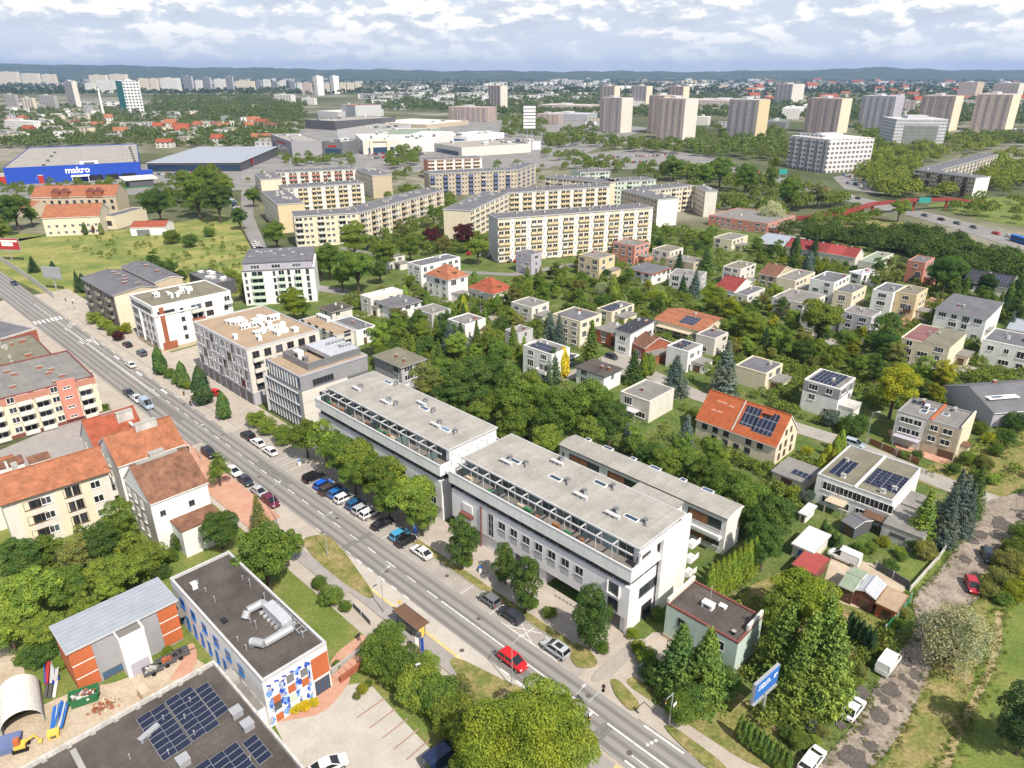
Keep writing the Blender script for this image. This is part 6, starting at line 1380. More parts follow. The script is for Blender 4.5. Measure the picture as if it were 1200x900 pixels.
for i, (x0, x1, yt, yb, col, lab) in enumerate((
 (0, 26, 84, 99, 'slab_cream', 'far cream slab block at the frame edge of the skyline'), (27, 50, 86, 99.5, 'slab_cream', 'far cream slab block stepping down beside the edge one'), (51, 69, 87, 100, 'slab_cream', 'far cream slab block ending the first skyline group'),
 (107, 130, 88, 105, 'slab_cream', 'far ochre slab block right behind the white-cored tower'.replace('right ', '')), (131, 153, 87, 104, 'slab_cream', 'far ochre slab block behind the green-sided tower'), (101, 114, 97.5, 109, 'slab_white', 'low white block at the foot of the ochre slabs'),
 (115, 142, 94, 109, 'slab_white', 'long pale block in front of the ochre slabs'), (164, 176, 92, 107, 'slab_cream', 'far cream block next to the green-sided tower'), (177, 188, 92, 108, 'slab_cream', 'far yellow-cream block between grey slabs'),
 (189, 214, 91.5, 108, 'slab_white', 'wide pale block before the first grey slab'), (216.5, 229, 89.5, 109, 'slab_grey_shade', 'grey slab block, first of the grey row'), (230, 239, 94, 107, 'slab_white', 'white block tucked between two grey slabs'),
 (239.5, 250, 90.5, 109, 'slab_grey_shade', 'grey slab block, middle of the grey row'), (252, 266, 92.5, 105, 'slab_white', 'pale low block between the last grey slabs'), (266.5, 276, 89.5, 109, 'slab_grey_shade', 'grey slab block, last of the grey row'),
 (277, 300, 95, 106, 'slab_cream', 'long cream block past the grey row'), (301, 308, 94, 105, 'slab_grey_shade', 'narrow grey block beside a white one'), (309, 318, 93, 104.5, 'slab_white', 'narrow white block beside a grey one'),
 (320, 327, 95, 105, 'slab_grey_shade', 'slim bluish block in the middle of the skyline'), (328, 336, 94.5, 105, 'slab_white', 'slim white block in the middle of the skyline'), (340, 348, 97, 108, 'slab_grey_shade', 'bluish slab just before the white twin towers'), (349, 355, 97, 108, 'slab_white', 'white slab just before the white twin towers'),
 (355, 367, 97, 112, 'tower_pink', 'reddish block at the foot of the white twin towers'), (381, 387, 97, 109, 'slab_cream', 'cream block between the white twin towers'), (399, 406, 97, 108, 'slab_cream', 'cream slab just past the white twin towers'), (407, 416, 97, 108, 'slab_cream', 'second cream slab past the white twin towers'), (417, 424, 97, 107, 'slab_cream', 'third cream slab past the white twin towers'))):
 tower(lab, (x0, yt), (x1 - (x1 - x0) * .18, yt), (x1, yt), yb, col, None, group='far slab blocks along the skyline', rot=-.3 if col != 'slab_grey_shade' else SROT)
for lab, x0, x1, yt, yb, col in (('white five-storey block with coloured ends among far trees', 322, 347, 111, 121, 'slab_white'), ('smaller white block next to the one with coloured ends', 354, 372, 115, 123, 'slab_white'), ('long low tan block beyond the mall, ending in a yellow gable', 526, 582, 126, 143, 'tower_brown'), ('long tan block beyond the sign tower', 628, 660, 134, 146, 'tower_brown'), ('very long pale slab beyond the sign tower', 630, 705, 124, 132, 'tower_beige'), ('low grey glass building beside the broad brown tower', 896, 925, 143, 152, 'curtain_wall'), ('pale block of flats behind the blue-striped tower', 1053, 1075, 118, 135, 'tower_beige'), ('white block between the yellow-ended tower and the broad brown tower', 915, 941, 127, 140, 'slab_white'), ('long pale slab behind the far trio of towers', 700, 768, 119, 127, 'slab_white'), ('long grey-beige slab past the far trio of towers', 808, 905, 118.5, 127, 'tower_beige'), ('pale slab row below the tower with two bright strips', 940, 1002, 124, 133, 'slab_white'), ('low pale slab at the hill foot', 1090, 1160, 117, 125, 'tower_beige'), ('grey slab between the lone beige tower and its far neighbour', 640, 700, 134, 142, 'slab_grey_shade'), ('white manor-like house by the tower car park', 816, 832, 137, 147, 'offwhite'),
 ('brown glass block with white annex in the western trees', 9, 25, 111, 130, 'tower_dark'), ('cream block with grey side in the western trees', 28, 45, 115, 131, 'slab_cream'), ('dark modern block with a white cube on top, western trees', 48, 70, 112, 127, 'tower_dark'), ('low pale-blue hall in the western trees', 8, 50, 142, 155, 'slab_white')):
 tower(lab, (x0, yt), (x1 - (x1 - x0) * .2, yt), (x1, yt), yb, col, None, cat='building', name='apartment_building', rot=-.45)
# shops
b = px_bld('wholesale_store', 'huge blue wholesale store with pale flat roof and white lettering', 'store', (3, 197), (163, 189.5), (131, 169.5), 12.0, None, 'the blue store', snap=False)
b.flat('blue', 'roof_light', .5, 'blue')
def text(word, size, mat, parent, loc, rot, name='lettering', depth=.04):
 c = bpy.data.curves.new(name, 'FONT'); c.body = word; c.size = size; c.extrude = depth; c.offset = size * .02
 c.materials.append(M[mat])
 t = bpy.data.objects.new('t', c); C.objects.link(t); bpy.context.view_layer.update()
 me = bpy.data.meshes.new_from_object(t.evaluated_get(bpy.context.evaluated_depsgraph_get())); bpy.data.objects.remove(t)
 o = link(name, me, parent, loc); o.rotation_euler = rot
 return o
text('makro', 6.2, 'lampwhite', b.root, (b.W * .43, -.12, b.H * .52), (PI / 2, 0, 0))
for k in range(7): b.part('roof_light_row', MB().box(0, 0, 0, 2, 2, 1.2), ['darkgrey'], b.W - 4 - k * .5, 4 + k * b.D / 8, b.H - .4)
for k in range(4): b.part('roof_light_row', MB().box(0, 0, 0, 2, 2, 1.2), ['darkgrey'], b.W * .27, 6 + k * b.D / 5, b.H - .4)
b.vent(b.W * .55, 1.5, b.H - .4, 12, 3, 2.2)
for u, w in ((.6, 9), (.72, 9), (.84, 10)): b.part('loading_bay', MB().box(0, -.3, 0, w, -.003, 4), ['black'], b.W * u, 0, 0)
b.part('canopy', MB().box(0, -8, 4.2, 12, -.31, 4.7).box(.5, -7.8, 0, .9, -7.4, 4.2).box(11, -7.8, 0, 11.4, -7.4, 4.2), ['white'], b.W * .47, 0, 0)
b.part('corner_step', MB().box(.01, 4, 0, 8, 14, 4.5), ['blue'], b.W, 0, 0)
b = px_bld('filling_station', 'long flat station canopy with green base strip, in front of the blue store', 'canopy', (139, 207), (145, 211), (183, 207), 6, None, None, snap=False)
b.part('roof', MB().box(0, 0, 5.2, b.W, b.D, 6), ['offwhite']); b.part('kiosk', MB().box(1, 3, 0, b.W - 1, b.D - 3, 5.19), ['darkgrey']); b.part('base_strip', MB().box(-2, -2, 0, b.W, 16, .8), ['greenpaint'])
b = px_bld('shop', 'low shop with red and white fascia, in front of the blue store', 'shop', (-30, 207), (50, 205), (52, 202), 6, None, None, snap=False)
b.flat('redpaint', 'roof_light', .4, 'offwhite'); b.part('fascia', MB().box(0, -.3, 2.5, b.W * .45, -.003, 5), ['offwhite'], b.W * .45, 0, 0)
b = px_bld('market_hall', 'grey sheet-roofed market hall beside the blue store', 'hall', (172, 191), (281, 190.5), (262, 174), 7, None, 'the grey market hall', snap=False)
b.mono('darkgrey', 'sheet_grey', 1.5, .6); b.part('glass_front', MB().box(0, -.1, .5, b.W, -.003, 5.5), ['blue_glass'])
b = px_bld('flag_row', 'bright red and white sign boards by the market hall', 'sign', (281, 184), (296, 186), (297, 184.5), 7, None, None, snap=False)
b.part('board', MB().box(0, 0, 2, b.W, .3, 7), ['redpaint']); b.part('post', MB().box(0, .31, 0, .3, .6, 2).box(b.W - .3, .31, 0, b.W, .6, 2), ['metal'])
MALL = [
 ('grey box-shaped mall hall with a dark side and a red sign line', (317, 157), (341, 166), (377, 165), 184, 'grey', 'roof_light', 'the grey mall hall', .9),
 ('glass and grey mall hall with a red and white sign, middle of the mall', (377, 165.5), (401, 166.5), (425, 164), 183, 'steel', 'roof_light', 'the glass mall hall', .5),
 ('white mall front with beige portal', (425, 165), (465, 164), (468, 156), 180, 'offwhite', 'roof_white', 'the beige-portal mall hall', .3),
 ('white mall hall with dark lettering', (465, 162.5), (508, 163), (520, 154), 178, 'white', 'roof_white', None, 0),
 ('big white mall hall with a curved glass corner', (506, 167), (541, 173), (586, 163), 184, 'offwhite', 'roof_light', 'the curved-corner mall hall', .6),
 ('white mall wing with a dark window band, next to the sign tower', (580, 166), (596, 168), (613, 163), 178, 'white', 'roof_light', None, .4),
 ('rear mall hall with a green-white roof', (440, 158), (520, 157), (500, 150), 166, 'white', 'roof_green', None, 0),
 ('rear grey mall hall with steel plant on its roof', (395, 152), (440, 153), (436, 145), 163, 'lightgrey', 'roof_light', None, 0),
 ('cinema box with an orange-brown top, behind the mall', (400, 122), (416, 123.5), (427, 121), 140, 'lightgrey', 'brick', 'the orange-topped cinema', 0),
 ('low wide hall behind the mall with a pale roof', (432, 143), (500, 146), (545, 141), 151, 'beige', 'roof_white', None, 0),
 ('dark garage deck behind the grey mall hall', (357, 140), (392, 142), (398, 134), 153, 'darkgrey', 'roof_light', None, 0),
 ('pale hall with a glass front beyond the garage deck', (372, 130), (396, 131), (400, 126), 139, 'lightgrey', 'roof_white', None, 0),
 ('white rotunda-like hall of the mall under a light roof', (515, 158), (548, 160), (570, 154), 167, 'white', 'roof_white', None, .3),
 ('dark low pavilion at the far end of the parking area', (1180, 152), (1200, 154), (1215, 150), 162, 'darkgrey', 'roof_slate', None, 0)]
rs = random.Random(4)
for lab, A, B, Cc, by, wall, rm, short, gl in MALL:
 b = px_bld('mall_hall', lab, 'mall', A, B, Cc, None, by, short, snap=False); b.flat(wall, rm, .5)
 if gl: b.part('glass_front', MB().box(b.W * .15, -.15, .5, b.W * .9, -.003, b.H * .5), ['blue_glass'])
 for k in range(7): b.vent(rs.uniform(2, max(3, b.W - 5)), rs.uniform(2, max(3, b.D - 5)), b.H - .45, rs.choice((2, 3, 5)), rs.choice((2, 3, 6)), rs.choice((1.5, 2.5)), rs.choice(('metal', 'lampwhite', 'steel')))
 if 'red' in lab: b.part('sign_board', MB().box(b.W * .3, -.35, b.H * .62, b.W * .7, -.16, b.H * .76), ['redpaint'])
 if 'portal' in lab: b.part('portal', MB().box(b.W * .2, -1, 0, b.W * .28, -.2, b.H + 1).box(b.W * .7, -1, 0, b.W * .78, -.2, b.H + 1).box(b.W * .28, -1, b.H - 1, b.W * .7, -.2, b.H + 1), ['cream'])
g = thing('sign_tower', 'white louvred advertising tower on twin posts, beside the mall', 'sign', G(620, 178))
h = HT(620, 178, 123); hb = HT(620, 178, 150)
for x in (-3, 2): MB().box(x, -.8, 0, x + 1.6, .8, hb).build('post', ['metal'], g)
mb = MB()
for k in range(7): mb.box(-6, -5, hb + k * (h - hb) / 7, 6, 5, hb + (k + .72) * (h - hb) / 7).box(-5.6, -4.6, hb + (k + .72) * (h - hb) / 7, 5.6, 4.6, hb + (k + 1) * (h - hb) / 7, 1)
mb.build('louvred_box', ['white', 'darkgrey'], g); LAND.append(('the louvred sign tower', G(620, 178), 30, 6))
# the monastery-like complex with orange roofs
b = px_bld('convent', 'brick convent with long orange roof and arched gables, rear range', 'building', (36, 231.5), (135, 229.5), (134, 224), 9.5, None, 'the brick convent', snap=False)
b.gable('beige', 'tile_orange', 'x', 5, .4)
for u in (.25, .36, .66, .76): b.part('gable_dormer', MB().box(0, -.4, 0, 4, 3, 3).add([(-.3, -.5, 3), (4.3, -.5, 3), (2, -.5, 5.2), (-.3, 4, 3), (4.3, 4, 3), (2, 4, 5.2)], [(0, 1, 2), (1, 4, 5, 2), (0, 2, 5, 3)], 1), ['brick', 'maroon'], b.W * u, 0, b.H - .5)
b.grid('F', 2, 3.5, 2, 4, 1.6, 2.0, 'd')
b = px_bld('convent', 'cream convent front range with a broad salmon tile roof', 'building', (49, 256), (116, 253), (115, 245), None, 274, 'the salmon-roofed range', snap=False)
b.gable('cream', 'tile_orange', 'x', 4.6, .4); b.grid('F', 2, 3.2, 1.0, 3.2, 1.4, 1.4, 'w')
b = px_bld('convent', 'cream convent annex with a flat grey roof and open porch', 'building', (117, 253), (133, 253.5), (138, 242), None, 269, None, snap=False)
b.flat('cream', 'roof_slate', .3); b.win('F', 3, 2, 3, 2.4, 'd')
b = px_bld('convent', 'small orange-roofed side wing of the convent among trees', 'building', (15, 243), (35, 245), (38, 238), 5, None, None, snap=False); b.gable('beige', 'tile_orange', 'x', 3, .3)
b = px_bld('farm_shed', 'long low shed with a red tiled roof, in the meadow', 'shed', (152, 267), (193, 266), (192, 260), 4, None, 'the red meadow shed', snap=False); b.gable('white', 'tile_red', 'x', 1.8, .3); b.part('grey_door', MB().box(b.W * .18, -.2, 0, b.W * .55, -.003, 3), ['steel'])
# far suburb: single houses between trees
rf = random.Random(77)
WORDS = ('white', 'pale grey', 'cream', 'red-roofed', 'orange-roofed', 'brown-roofed')
far_protos = {}
def far_house(px, py, kind, sc=1.0):
 key = kind
 if key not in far_protos:
  wall = {'white': 'white', 'pale grey': 'lightgrey', 'cream': 'cream'}.get(kind, 'offwhite')
  roof = {'red-roofed': 'tile_red', 'orange-roofed': 'tile_orange', 'brown-roofed': 'tile_chestnut'}.get(kind)
  mb = MB().box(-6, -4.5, 0, 6, 4.5, 6)
  for k in range(3): mb.box(-5 + k * 4, -4.56, 1.2, -3.4 + k * 4, -4.502, 2.6, 2).box(-5 + k * 4, -4.56, 3.8, -3.4 + k * 4, -4.502, 5.2, 2)
  if roof: mb.add([(-6.4, -5, 5.9), (6.4, -5, 5.9), (6.4, 0, 9.4), (-6.4, 0, 9.4), (-6.4, 5, 5.9), (6.4, 5, 5.9)], [(0, 1, 2, 3), (3, 2, 5, 4), (0, 3, 4), (1, 5, 2)], 1)
  else: mb.box(-6.2, -4.7, 6.004, 6.2, 4.7, 6.3, 1)
  far_protos[key] = mb.mesh('house', [wall, roof or 'roof_light', 'darkgrey'])
 o = link('house', far_protos[key], None, (*G(px, py), 0), rf.uniform(-.6, .6)); o.scale = (sc * rf.choice((.9, 1.2, 1.6, 3.0 if py < 125 and kind in WORDS[:3] else 1.2)), sc, sc * rf.uniform(.8, 1.3))
 return o
FAR = []
for (x0, x1, y0, y1, n, kinds) in ((0, 300, 136, 168, 52, WORDS[:3] * 3 + WORDS[3:]), (190, 320, 146, 175, 18, WORDS[:3] + WORDS[3:]), (0, 120, 124, 145, 24, WORDS[:3]), (100, 330, 122, 136, 12, WORDS[:3]), (430, 575, 104, 118, 50, WORDS[:2]), (560, 700, 98, 118, 34, WORDS[:2]), (640, 900, 93, 112, 60, WORDS[:3]), (880, 1200, 95, 125, 60, WORDS), (0, 420, 90, 102, 44, WORDS[:3]), (1000, 1200, 118, 142, 22, WORDS), (430, 530, 116, 130, 14, WORDS[:2]), (690, 900, 122, 150, 18, WORDS[:3])):
 for k in range(n):
  kd = rf.choice(kinds); px, py = rf.uniform(x0, x1), rf.uniform(y0, y1)
  sc = 1.15 if py > 125 else 1.8 if py > 108 else 2.6
  FAR.append((far_house(px, py, kd, sc), kd, px, py))
# the smallest of them, past counting, become one object
MATI = {}; mbs = MB(); keep = []
for o, kd, px, py in sorted(FAR, key=lambda t: -t[3]):
 if len(keep) < 190: keep.append((o, kd, px, py)); continue
 me = o.data; c, q = math.cos(o.rotation_euler.z), math.sin(o.rotation_euler.z); sx, sy, sz = o.scale; lx, ly, lz = o.location
 n = len(mbs.v); mbs.v += [(lx + c * v.co.x * sx - q * v.co.y * sy, ly + q * v.co.x * sx + c * v.co.y * sy, v.co.z * sz) for v in me.vertices]
 for p in me.polygons: mbs.f.append(tuple(i + n for i in p.vertices)); mbs.m.append(MATI.setdefault(me.materials[p.material_index].name, len(MATI)))
 bpy.data.objects.remove(o)
FAR = keep
o = mbs.build('distant_houses', list(MATI)); o['kind'] = 'stuff'; o['label'] = 'countless small pale and red-roofed houses of the far town'
# ------------------------------------------------------------------ plants
rv = random.Random(2024); nv = np.random.default_rng(7)
def leaf_cloud(pts, nrm, size, name, mat='leaves'):
 """small faces at the points, turned roughly along the given directions"""
 n = len(pts)
 d = nrm + nv.normal(0, .55, (n, 3)); d /= np.linalg.norm(d, axis=1)[:, None]
 a = np.cross(d, nv.normal(0, 1, (n, 3))); a /= np.linalg.norm(a, axis=1)[:, None]
 b = np.cross(d, a)
 s = size * nv.uniform(.6, 1.35, (n, 1)) if np.isscalar(size) else size[:, None]
 sa, sb = a * s, b * s * .7
 v = np.empty((n, 4, 3)); v[:, 0] = pts - sa; v[:, 1] = pts - sb * .9; v[:, 2] = pts + sa; v[:, 3] = pts + sb
 return v.reshape(-1, 3)
def mesh_quads(name, v, mat):
 n = len(v) // 4
 me = bpy.data.meshes.new(name)
 me.vertices.add(len(v)); me.vertices.foreach_set('co', v.astype(np.float32).ravel())
 me.loops.add(4 * n); me.loops.foreach_set('vertex_index', np.arange(4 * n, dtype=np.int32))
 me.polygons.add(n); me.polygons.foreach_set('loop_start', np.arange(0, 4 * n, 4, dtype=np.int32)); me.polygons.foreach_set('loop_total', np.full(n, 4, np.int32))
 me.materials.append(M[mat]); me.update(calc_edges=True)
 return me
def broadleaf(seed, n=7000, lumps=26, aspect=1.0, leaf=.055, base=.75, droop=0.0):
 """crown of radius about 1 built of leaf clumps round the limb ends; unit tree stands on z=0, crown centre near z=1.35"""
 r = np.random.default_rng(seed)
 cs = []; tries = 0
 while len(cs) < lumps and tries < 4000:
  tries += 1
  p = r.uniform(-1, 1, 3); q = np.linalg.norm(p)
  if q > .82 or q < .25: continue
  p[2] *= aspect
  if p[2] < -.62 * aspect: continue
  if all(np.linalg.norm(p - c) > .30 for c, _ in cs): cs.append((p, r.uniform(.2, .4)))
 cs.append((np.array([0, 0, .1]), .5))
 P = []; D = []
 w = np.array([c[1] ** 2 for c in cs]); w /= w.sum()
 for (c, rad), ww in zip(cs, w):
  k = int(n * ww)
  d = r.normal(0, 1, (k, 3)); d /= np.linalg.norm(d, axis=1)[:, None]
  d[:, 2] = np.where(d[:, 2] < -.3, -d[:, 2] * .6, d[:, 2])
  rr = rad * r.uniform(.5, 1.1, (k, 1)) ** .4
  p = c + d * rr * np.array([1, 1, .8])
  p[:, 2] -= droop * (np.linalg.norm(p[:, :2], axis=1) ** 2) * r.uniform(.3, 1.4, k)
  P.append(p); D.append(d + np.array([0, 0, .35]))
 P = np.concatenate(P); D = np.concatenate(D)
 P[:, 2] += base + .85 * aspect
 v = leaf_cloud(P, D, leaf, 'crown')
 top = base + .85 * aspect
 mb = MB().tube((0, 0, 0), (.01, 0, base), .085, .06, 8)
 for c, rad in cs[:9]:
  e = (c[0] * .8, c[1] * .8, c[2] * .8 + top); mb.tube((.01, 0, base - .05), e, .04, .012, 5)
 return mesh_quads('crown', v, 'leaves'), mb.mesh('trunk', ['bark'])
def conifer(seed, n=12000, tiers=17, rad=.32, leaf=.0145, drop=.1, full=1.0, mat='needles'):
 """unit height 1: whorls of boughs, longest at the foot"""
 r = np.random.default_rng(seed)
 P = []; D = []
 for t in range(tiers):
  f = t / (tiers - 1); z = .05 + .93 * f
  R = rad * (1 - f) ** .8 + .012
  nb = int(5 + 9 * (1 - f))
  off = r.uniform(0, 6.3)
  for b in range(nb):
   a = off + 2 * PI * b / nb + r.normal(0, .15); L = R * r.uniform(.75, 1.12)
   k = max(5, int(n / tiers / nb * (.35 + 1.3 * (1 - f))))
   u = r.uniform(.12 if full < 1 else .05, 1, k)
   sp = .055 * (1 - u * .5)
   x = u * L; y = r.normal(0, 1, k) * sp * (.5 + R)
   p = np.stack([x * math.cos(a) - y * math.sin(a), x * math.sin(a) + y * math.cos(a), z - drop * u * (L / .3) * .5 + r.normal(0, .012, k) + .03 * u ** 3], 1)
   P.append(p); D.append(np.tile([math.cos(a) * .55, math.sin(a) * .55, .8], (k, 1)))
 v = leaf_cloud(np.concatenate(P), np.concatenate(D), leaf, 'crown', mat)
 mb = MB().tube((0, 0, 0), (0, 0, .96), .022, .003, 7)
 return mesh_quads('crown', v, mat), mb.mesh('trunk', ['bark'])
def column(seed, n=6000, rad=.2, leaf=.02):
 """thuja / cypress: dense flame-shaped column, unit height"""
 r = np.random.default_rng(seed)
 z = r.uniform(0, 1, n) ** .9; a = r.uniform(0, 2 * PI, n)
 R = rad * np.minimum(1, (.35 + 3.5 * z)) * (1 - z ** 2.2) ** .75 * (1 + .12 * np.sin(3 * a + 9 * z) + .1 * np.sin(7 * a - 14 * z))
 R *= r.uniform(.8, 1.05, n)
 P = np.stack([R * np.cos(a), R * np.sin(a), z + .02], 1); D = np.stack([np.cos(a), np.sin(a), np.full(n, .5)], 1)
 return mesh_quads('crown', leaf_cloud(P, D, leaf, 'crown'), 'needles'), MB().tube((0, 0, 0), (0, 0, .8), .03, .008, 6).mesh('trunk', ['bark'])
TREE = {
 'broad': [broadleaf(s, 17000, 30, 1.0, .034) for s in (1, 2, 3, 4)], 'tall': [broadleaf(s, 17000, 32, 1.45, .034) for s in (5, 6)],
 'huge': [broadleaf(41, 46000, 40, 1.0, .0175, .35)], 'dense': [broadleaf(s, 17000, 44, 1.4, .034, .12) for s in (7, 8)], 'loose': [broadleaf(s, 3800, 20, 1.2, .05, .7, .25) for s in (9, 10)],
 'ball': [broadleaf(s, 14000, 38, .85, .034, .12) for s in (11, 12)], 'willow': [broadleaf(15, 11000, 26, .9, .026, .25, .5)],
 'spruce': [conifer(s) for s in (21, 22)], 'pine': [conifer(23, 9000, 9, .3, .017, -.02, .5)], 'thuja': [column(s) for s in (31, 32)],
}
HGT = {'huge': 2.2, 'broad': 2.45, 'tall': 3.2, 'dense': 2.75, 'loose': 2.65, 'ball': 1.85, 'willow': 2.0}
COL = {   # hue and the word for it
 'mid': ((0.155, 0.227, 0.052), 'green'), 'light': ((0.232, 0.305, 0.064), 'light green'), 'dark': ((0.101, 0.165, 0.048), 'dark green'), 'deep': ((0.071, 0.120, 0.052), 'deep green'),
 'yellow': ((0.298, 0.311, 0.039), 'yellow-green'), 'gold': ((0.624, 0.479, 0.039), 'golden'), 'olive': ((0.218, 0.227, 0.077), 'olive'), 'purple': ((0.104, 0.036, 0.045), 'maroon-leaved'),
 'blue': ((0.142, 0.185, 0.161), 'blue-green'), 'silver': ((0.349, 0.359, 0.244), 'silvery'), 'white': ((0.508, 0.527, 0.411), 'white-flowering'), 'lime': ((.215, .275, .044), 'lime-green')}
PLANTS = []      # (root, noun, colour word, x, y, radius, height)
NOUN = {'huge': 'very large leafy tree', 'broad': 'broad leafy tree', 'tall': 'tall leafy tree', 'dense': 'dense leafy tree', 'loose': 'airy tree', 'ball': 'rounded bush', 'willow': 'willow-like tree', 'spruce': 'spruce', 'pine': 'layered conifer', 'thuja': 'columnar conifer'}
NAME = {'huge': 'leafy_tree', 'broad': 'leafy_tree', 'tall': 'leafy_tree', 'dense': 'leafy_tree', 'loose': 'leafy_tree', 'ball': 'bush', 'willow': 'willow_tree', 'spruce': 'spruce_tree', 'pine': 'conifer_tree', 'thuja': 'thuja_tree'}
def plant(kind, x, y, r, col='mid', h=None, z=0.02):
 """r: crown radius in metres; conifers: r radius, h height"""
 crown, trunk = rv.choice(TREE[kind])
 c, word = COL[col]
 g = link(NAME[kind], None, None, (x, y, z), rv.uniform(0, 6.28))
 if kind in HGT:
  zs = r if h is None else h / HGT[kind]; g.scale = (r, r, zs); hh = HGT[kind] * zs
 else:
  hh = h or r * 4; rad = .3 if kind != 'thuja' else .2
  g.scale = (r / rad, r / rad, hh)
 f = rv.uniform(.82, 1.2); w = rv.uniform(.9, 1.05)
 for nm, me in (('crown', crown), ('trunk', trunk)):
  o = link(nm, me, g)
  if nm == 'crown': o.color = (c[0] * f * w, c[1] * f, c[2] * f, 1)
 g['category'] = {'ball': 'bush'}.get(kind, 'tree')
 PLANTS.append([g, NOUN[kind], word, x, y, r, hh])
 return g
def pplant(kind, cx, cy, rp_, col='mid', hp=None):
 """crown seen centred at (cx, cy), rp_ wide and hp high (half height) in the photograph"""
 z = 3.0
 for _ in range(6):
  x, y = G(cx, cy, z); d = y * CP + (CH - z) * SP; r = rp_ * d / F
  if kind in HGT:
   h = HGT[kind] * r * ((hp / rp_) if hp else 1) ; z = h * .58
  else:
   h = (hp or rp_ * 2.2) * 2 * d / F / math.cos(math.atan2(CH, y)) ; z = h * .5
 plant(kind, x, y, r, col, h if (hp or kind not in HGT) else None)
T = pplant
# --- street side, north-east pavement
for cx, cy, rp_, k, c in ((186, 423, 8, 'thuja', 'dark'), (213, 439, 7.5, 'thuja', 'dark'), (235, 452, 11, 'thuja', 'deep'), (261, 475, 8, 'thuja', 'dark')): T(k, cx, cy, rp_, c, rp_ * 2.0)
for cx, cy, rp_ in ((110, 370, 9), (122, 377, 9), (132, 385, 8), (300, 488, 12), (313, 497, 12), (333, 507, 14)): T('ball', cx, cy, rp_, 'light')
for cx, cy, rp_, c in ((146, 383, 8, 'yellow'), (138, 392, 7, 'purple'), (198, 436, 7, 'mid'), (206, 444, 6, 'mid'), (220, 450, 6, 'light'), (243, 464, 6, 'mid'), (263, 484, 6, 'mid')): T('ball', cx, cy, rp_, c)
for cx, cy, rp_, k, c in ((358, 513, 19, 'broad', 'mid'), (380, 517, 22, 'loose', 'light'), (399, 536, 23, 'broad', 'mid'), (420, 541, 24, 'broad', 'light'), (440, 562, 26, 'broad', 'mid'), (463, 557, 22, 'broad', 'light'), (482, 583, 27, 'broad', 'light'), (494, 603, 22, 'broad', 'mid'), (455, 585, 20, 'broad', 'mid'), (415, 558, 18, 'broad', 'mid')): T(k, cx, cy, rp_, c)
T('dense', 541, 628, 20, 'dark', 30); T('dense', 592, 655, 16, 'dark', 24); T('dense', 616, 678, 20, 'dark', 34); T('dense', 693, 718, 24, 'dark', 36)
T('ball', 644, 716, 9, 'mid'); T('ball', 742, 741, 8, 'lime'); T('ball', 548, 657, 7, 'mid'); T('ball', 624, 706, 7, 'mid'); T('ball', 706, 757, 9, 'mid'); T('ball', 771, 717, 9, 'mid')
# --- before the mint building
for cx, cy, rp_, hp, c in ((797, 772, 33, 34, 'dark'), (828, 779, 33, 35, 'mid')): T('spruce', cx, cy, rp_, c, hp)
for cx, cy, rp_, c in ((770, 788, 18, 'dark'), (790, 802, 20, 'dark'), (812, 805, 24, 'dark'), (842, 795, 24, 'dark'), (800, 825, 22, 'mid'), (758, 768, 13, 'light'), (748, 756, 9, 'lime'), (757, 783, 10, 'blue'), (824, 822, 14, 'mid')): T('ball', cx, cy, rp_, c)
# --- east of it: lime tree, firs, hedge columns
T('broad', 938, 705, 40, 'lime', 34); T('broad', 915, 722, 26, 'light')
for cx, cy, rp_, hp in ((918, 752, 34, 40), (948, 768, 34, 42), (974, 775, 36, 44), (966, 745, 30, 38), (936, 780, 26, 34)): T('spruce', cx, cy, rp_, 'mid', hp)
for k in range(9): T('thuja', 832 + k * 6.4, 687 - k * 4.2, 7, 'lime', 23)
for k in range(5): T('thuja', 997 + k * 6.5, 731 + k * 5.2, 5.2, 'deep', 13)
for k in range(10): T('thuja', 868 + k * 6.2, 853 + k * 4.6, 5.5, 'mid', 13)
T('ball', 936, 865, 13, 'mid'); T('ball', 922, 858, 10, 'dark'); T('ball', 953, 821, 7, 'gold'); T('ball', 945, 838, 9, 'olive'); T('ball', 925, 818, 9, 'olive'); T('ball', 952, 850, 8, 'blue')
for k in range(15): T('ball', 948 + k * 7.9, 878 - k * 11.6, 6.5 + (k % 3), ('mid', 'light', 'olive')[k % 3])
T('willow', 1122, 735, 46, 'silver', 46); T('dense', 1210, 835, 34, 'deep', 44); T('loose', 1240, 855, 30, 'mid')
for cx, cy, rp_, c in ((1172, 675, 16, 'olive'), (1185, 655, 18, 'olive'), (1160, 690, 11, 'olive'), (1192, 640, 16, 'mid'), (1205, 625, 18, 'mid'), (1190, 690, 15, 'yellow'), (1198, 668, 12, 'yellow'), (1178, 700, 10, 'mid')): T('ball', cx, cy, rp_, c)
# --- garden of the flat solar-roofed terrace
T('spruce', 1085, 605, 19, 'light', 28)
for cx, cy, rp_, hp, c in ((1112, 605, 17, 32, 'blue'), (1128, 592, 16, 32, 'blue'), (1144, 577, 15, 28, 'dark'), (1122, 578, 14, 26, 'blue'), (1135, 598, 14, 28, 'blue')): T('spruce', cx, cy, rp_, c, hp)
for cx, cy, rp_, c in ((1044, 662, 10, 'dark'), (1036, 633, 8, 'yellow'), (1085, 642, 13, 'olive'), (1072, 636, 9, 'dark'), (1022, 640, 8, 'mid'), (1055, 645, 7, 'light'), (1006, 638, 6, 'mid'), (1012, 643, 6, 'mid'), (945, 580, 10, 'blue'), (930, 575, 10, 'yellow'), (1058, 652, 6, 'mid'), (1062, 628, 7, 'lime')): T('ball', cx, cy, rp_, c)
for k in range(4): T('thuja', 966 + k * 6, 618 + k * 6, 4, 'dark', 9)
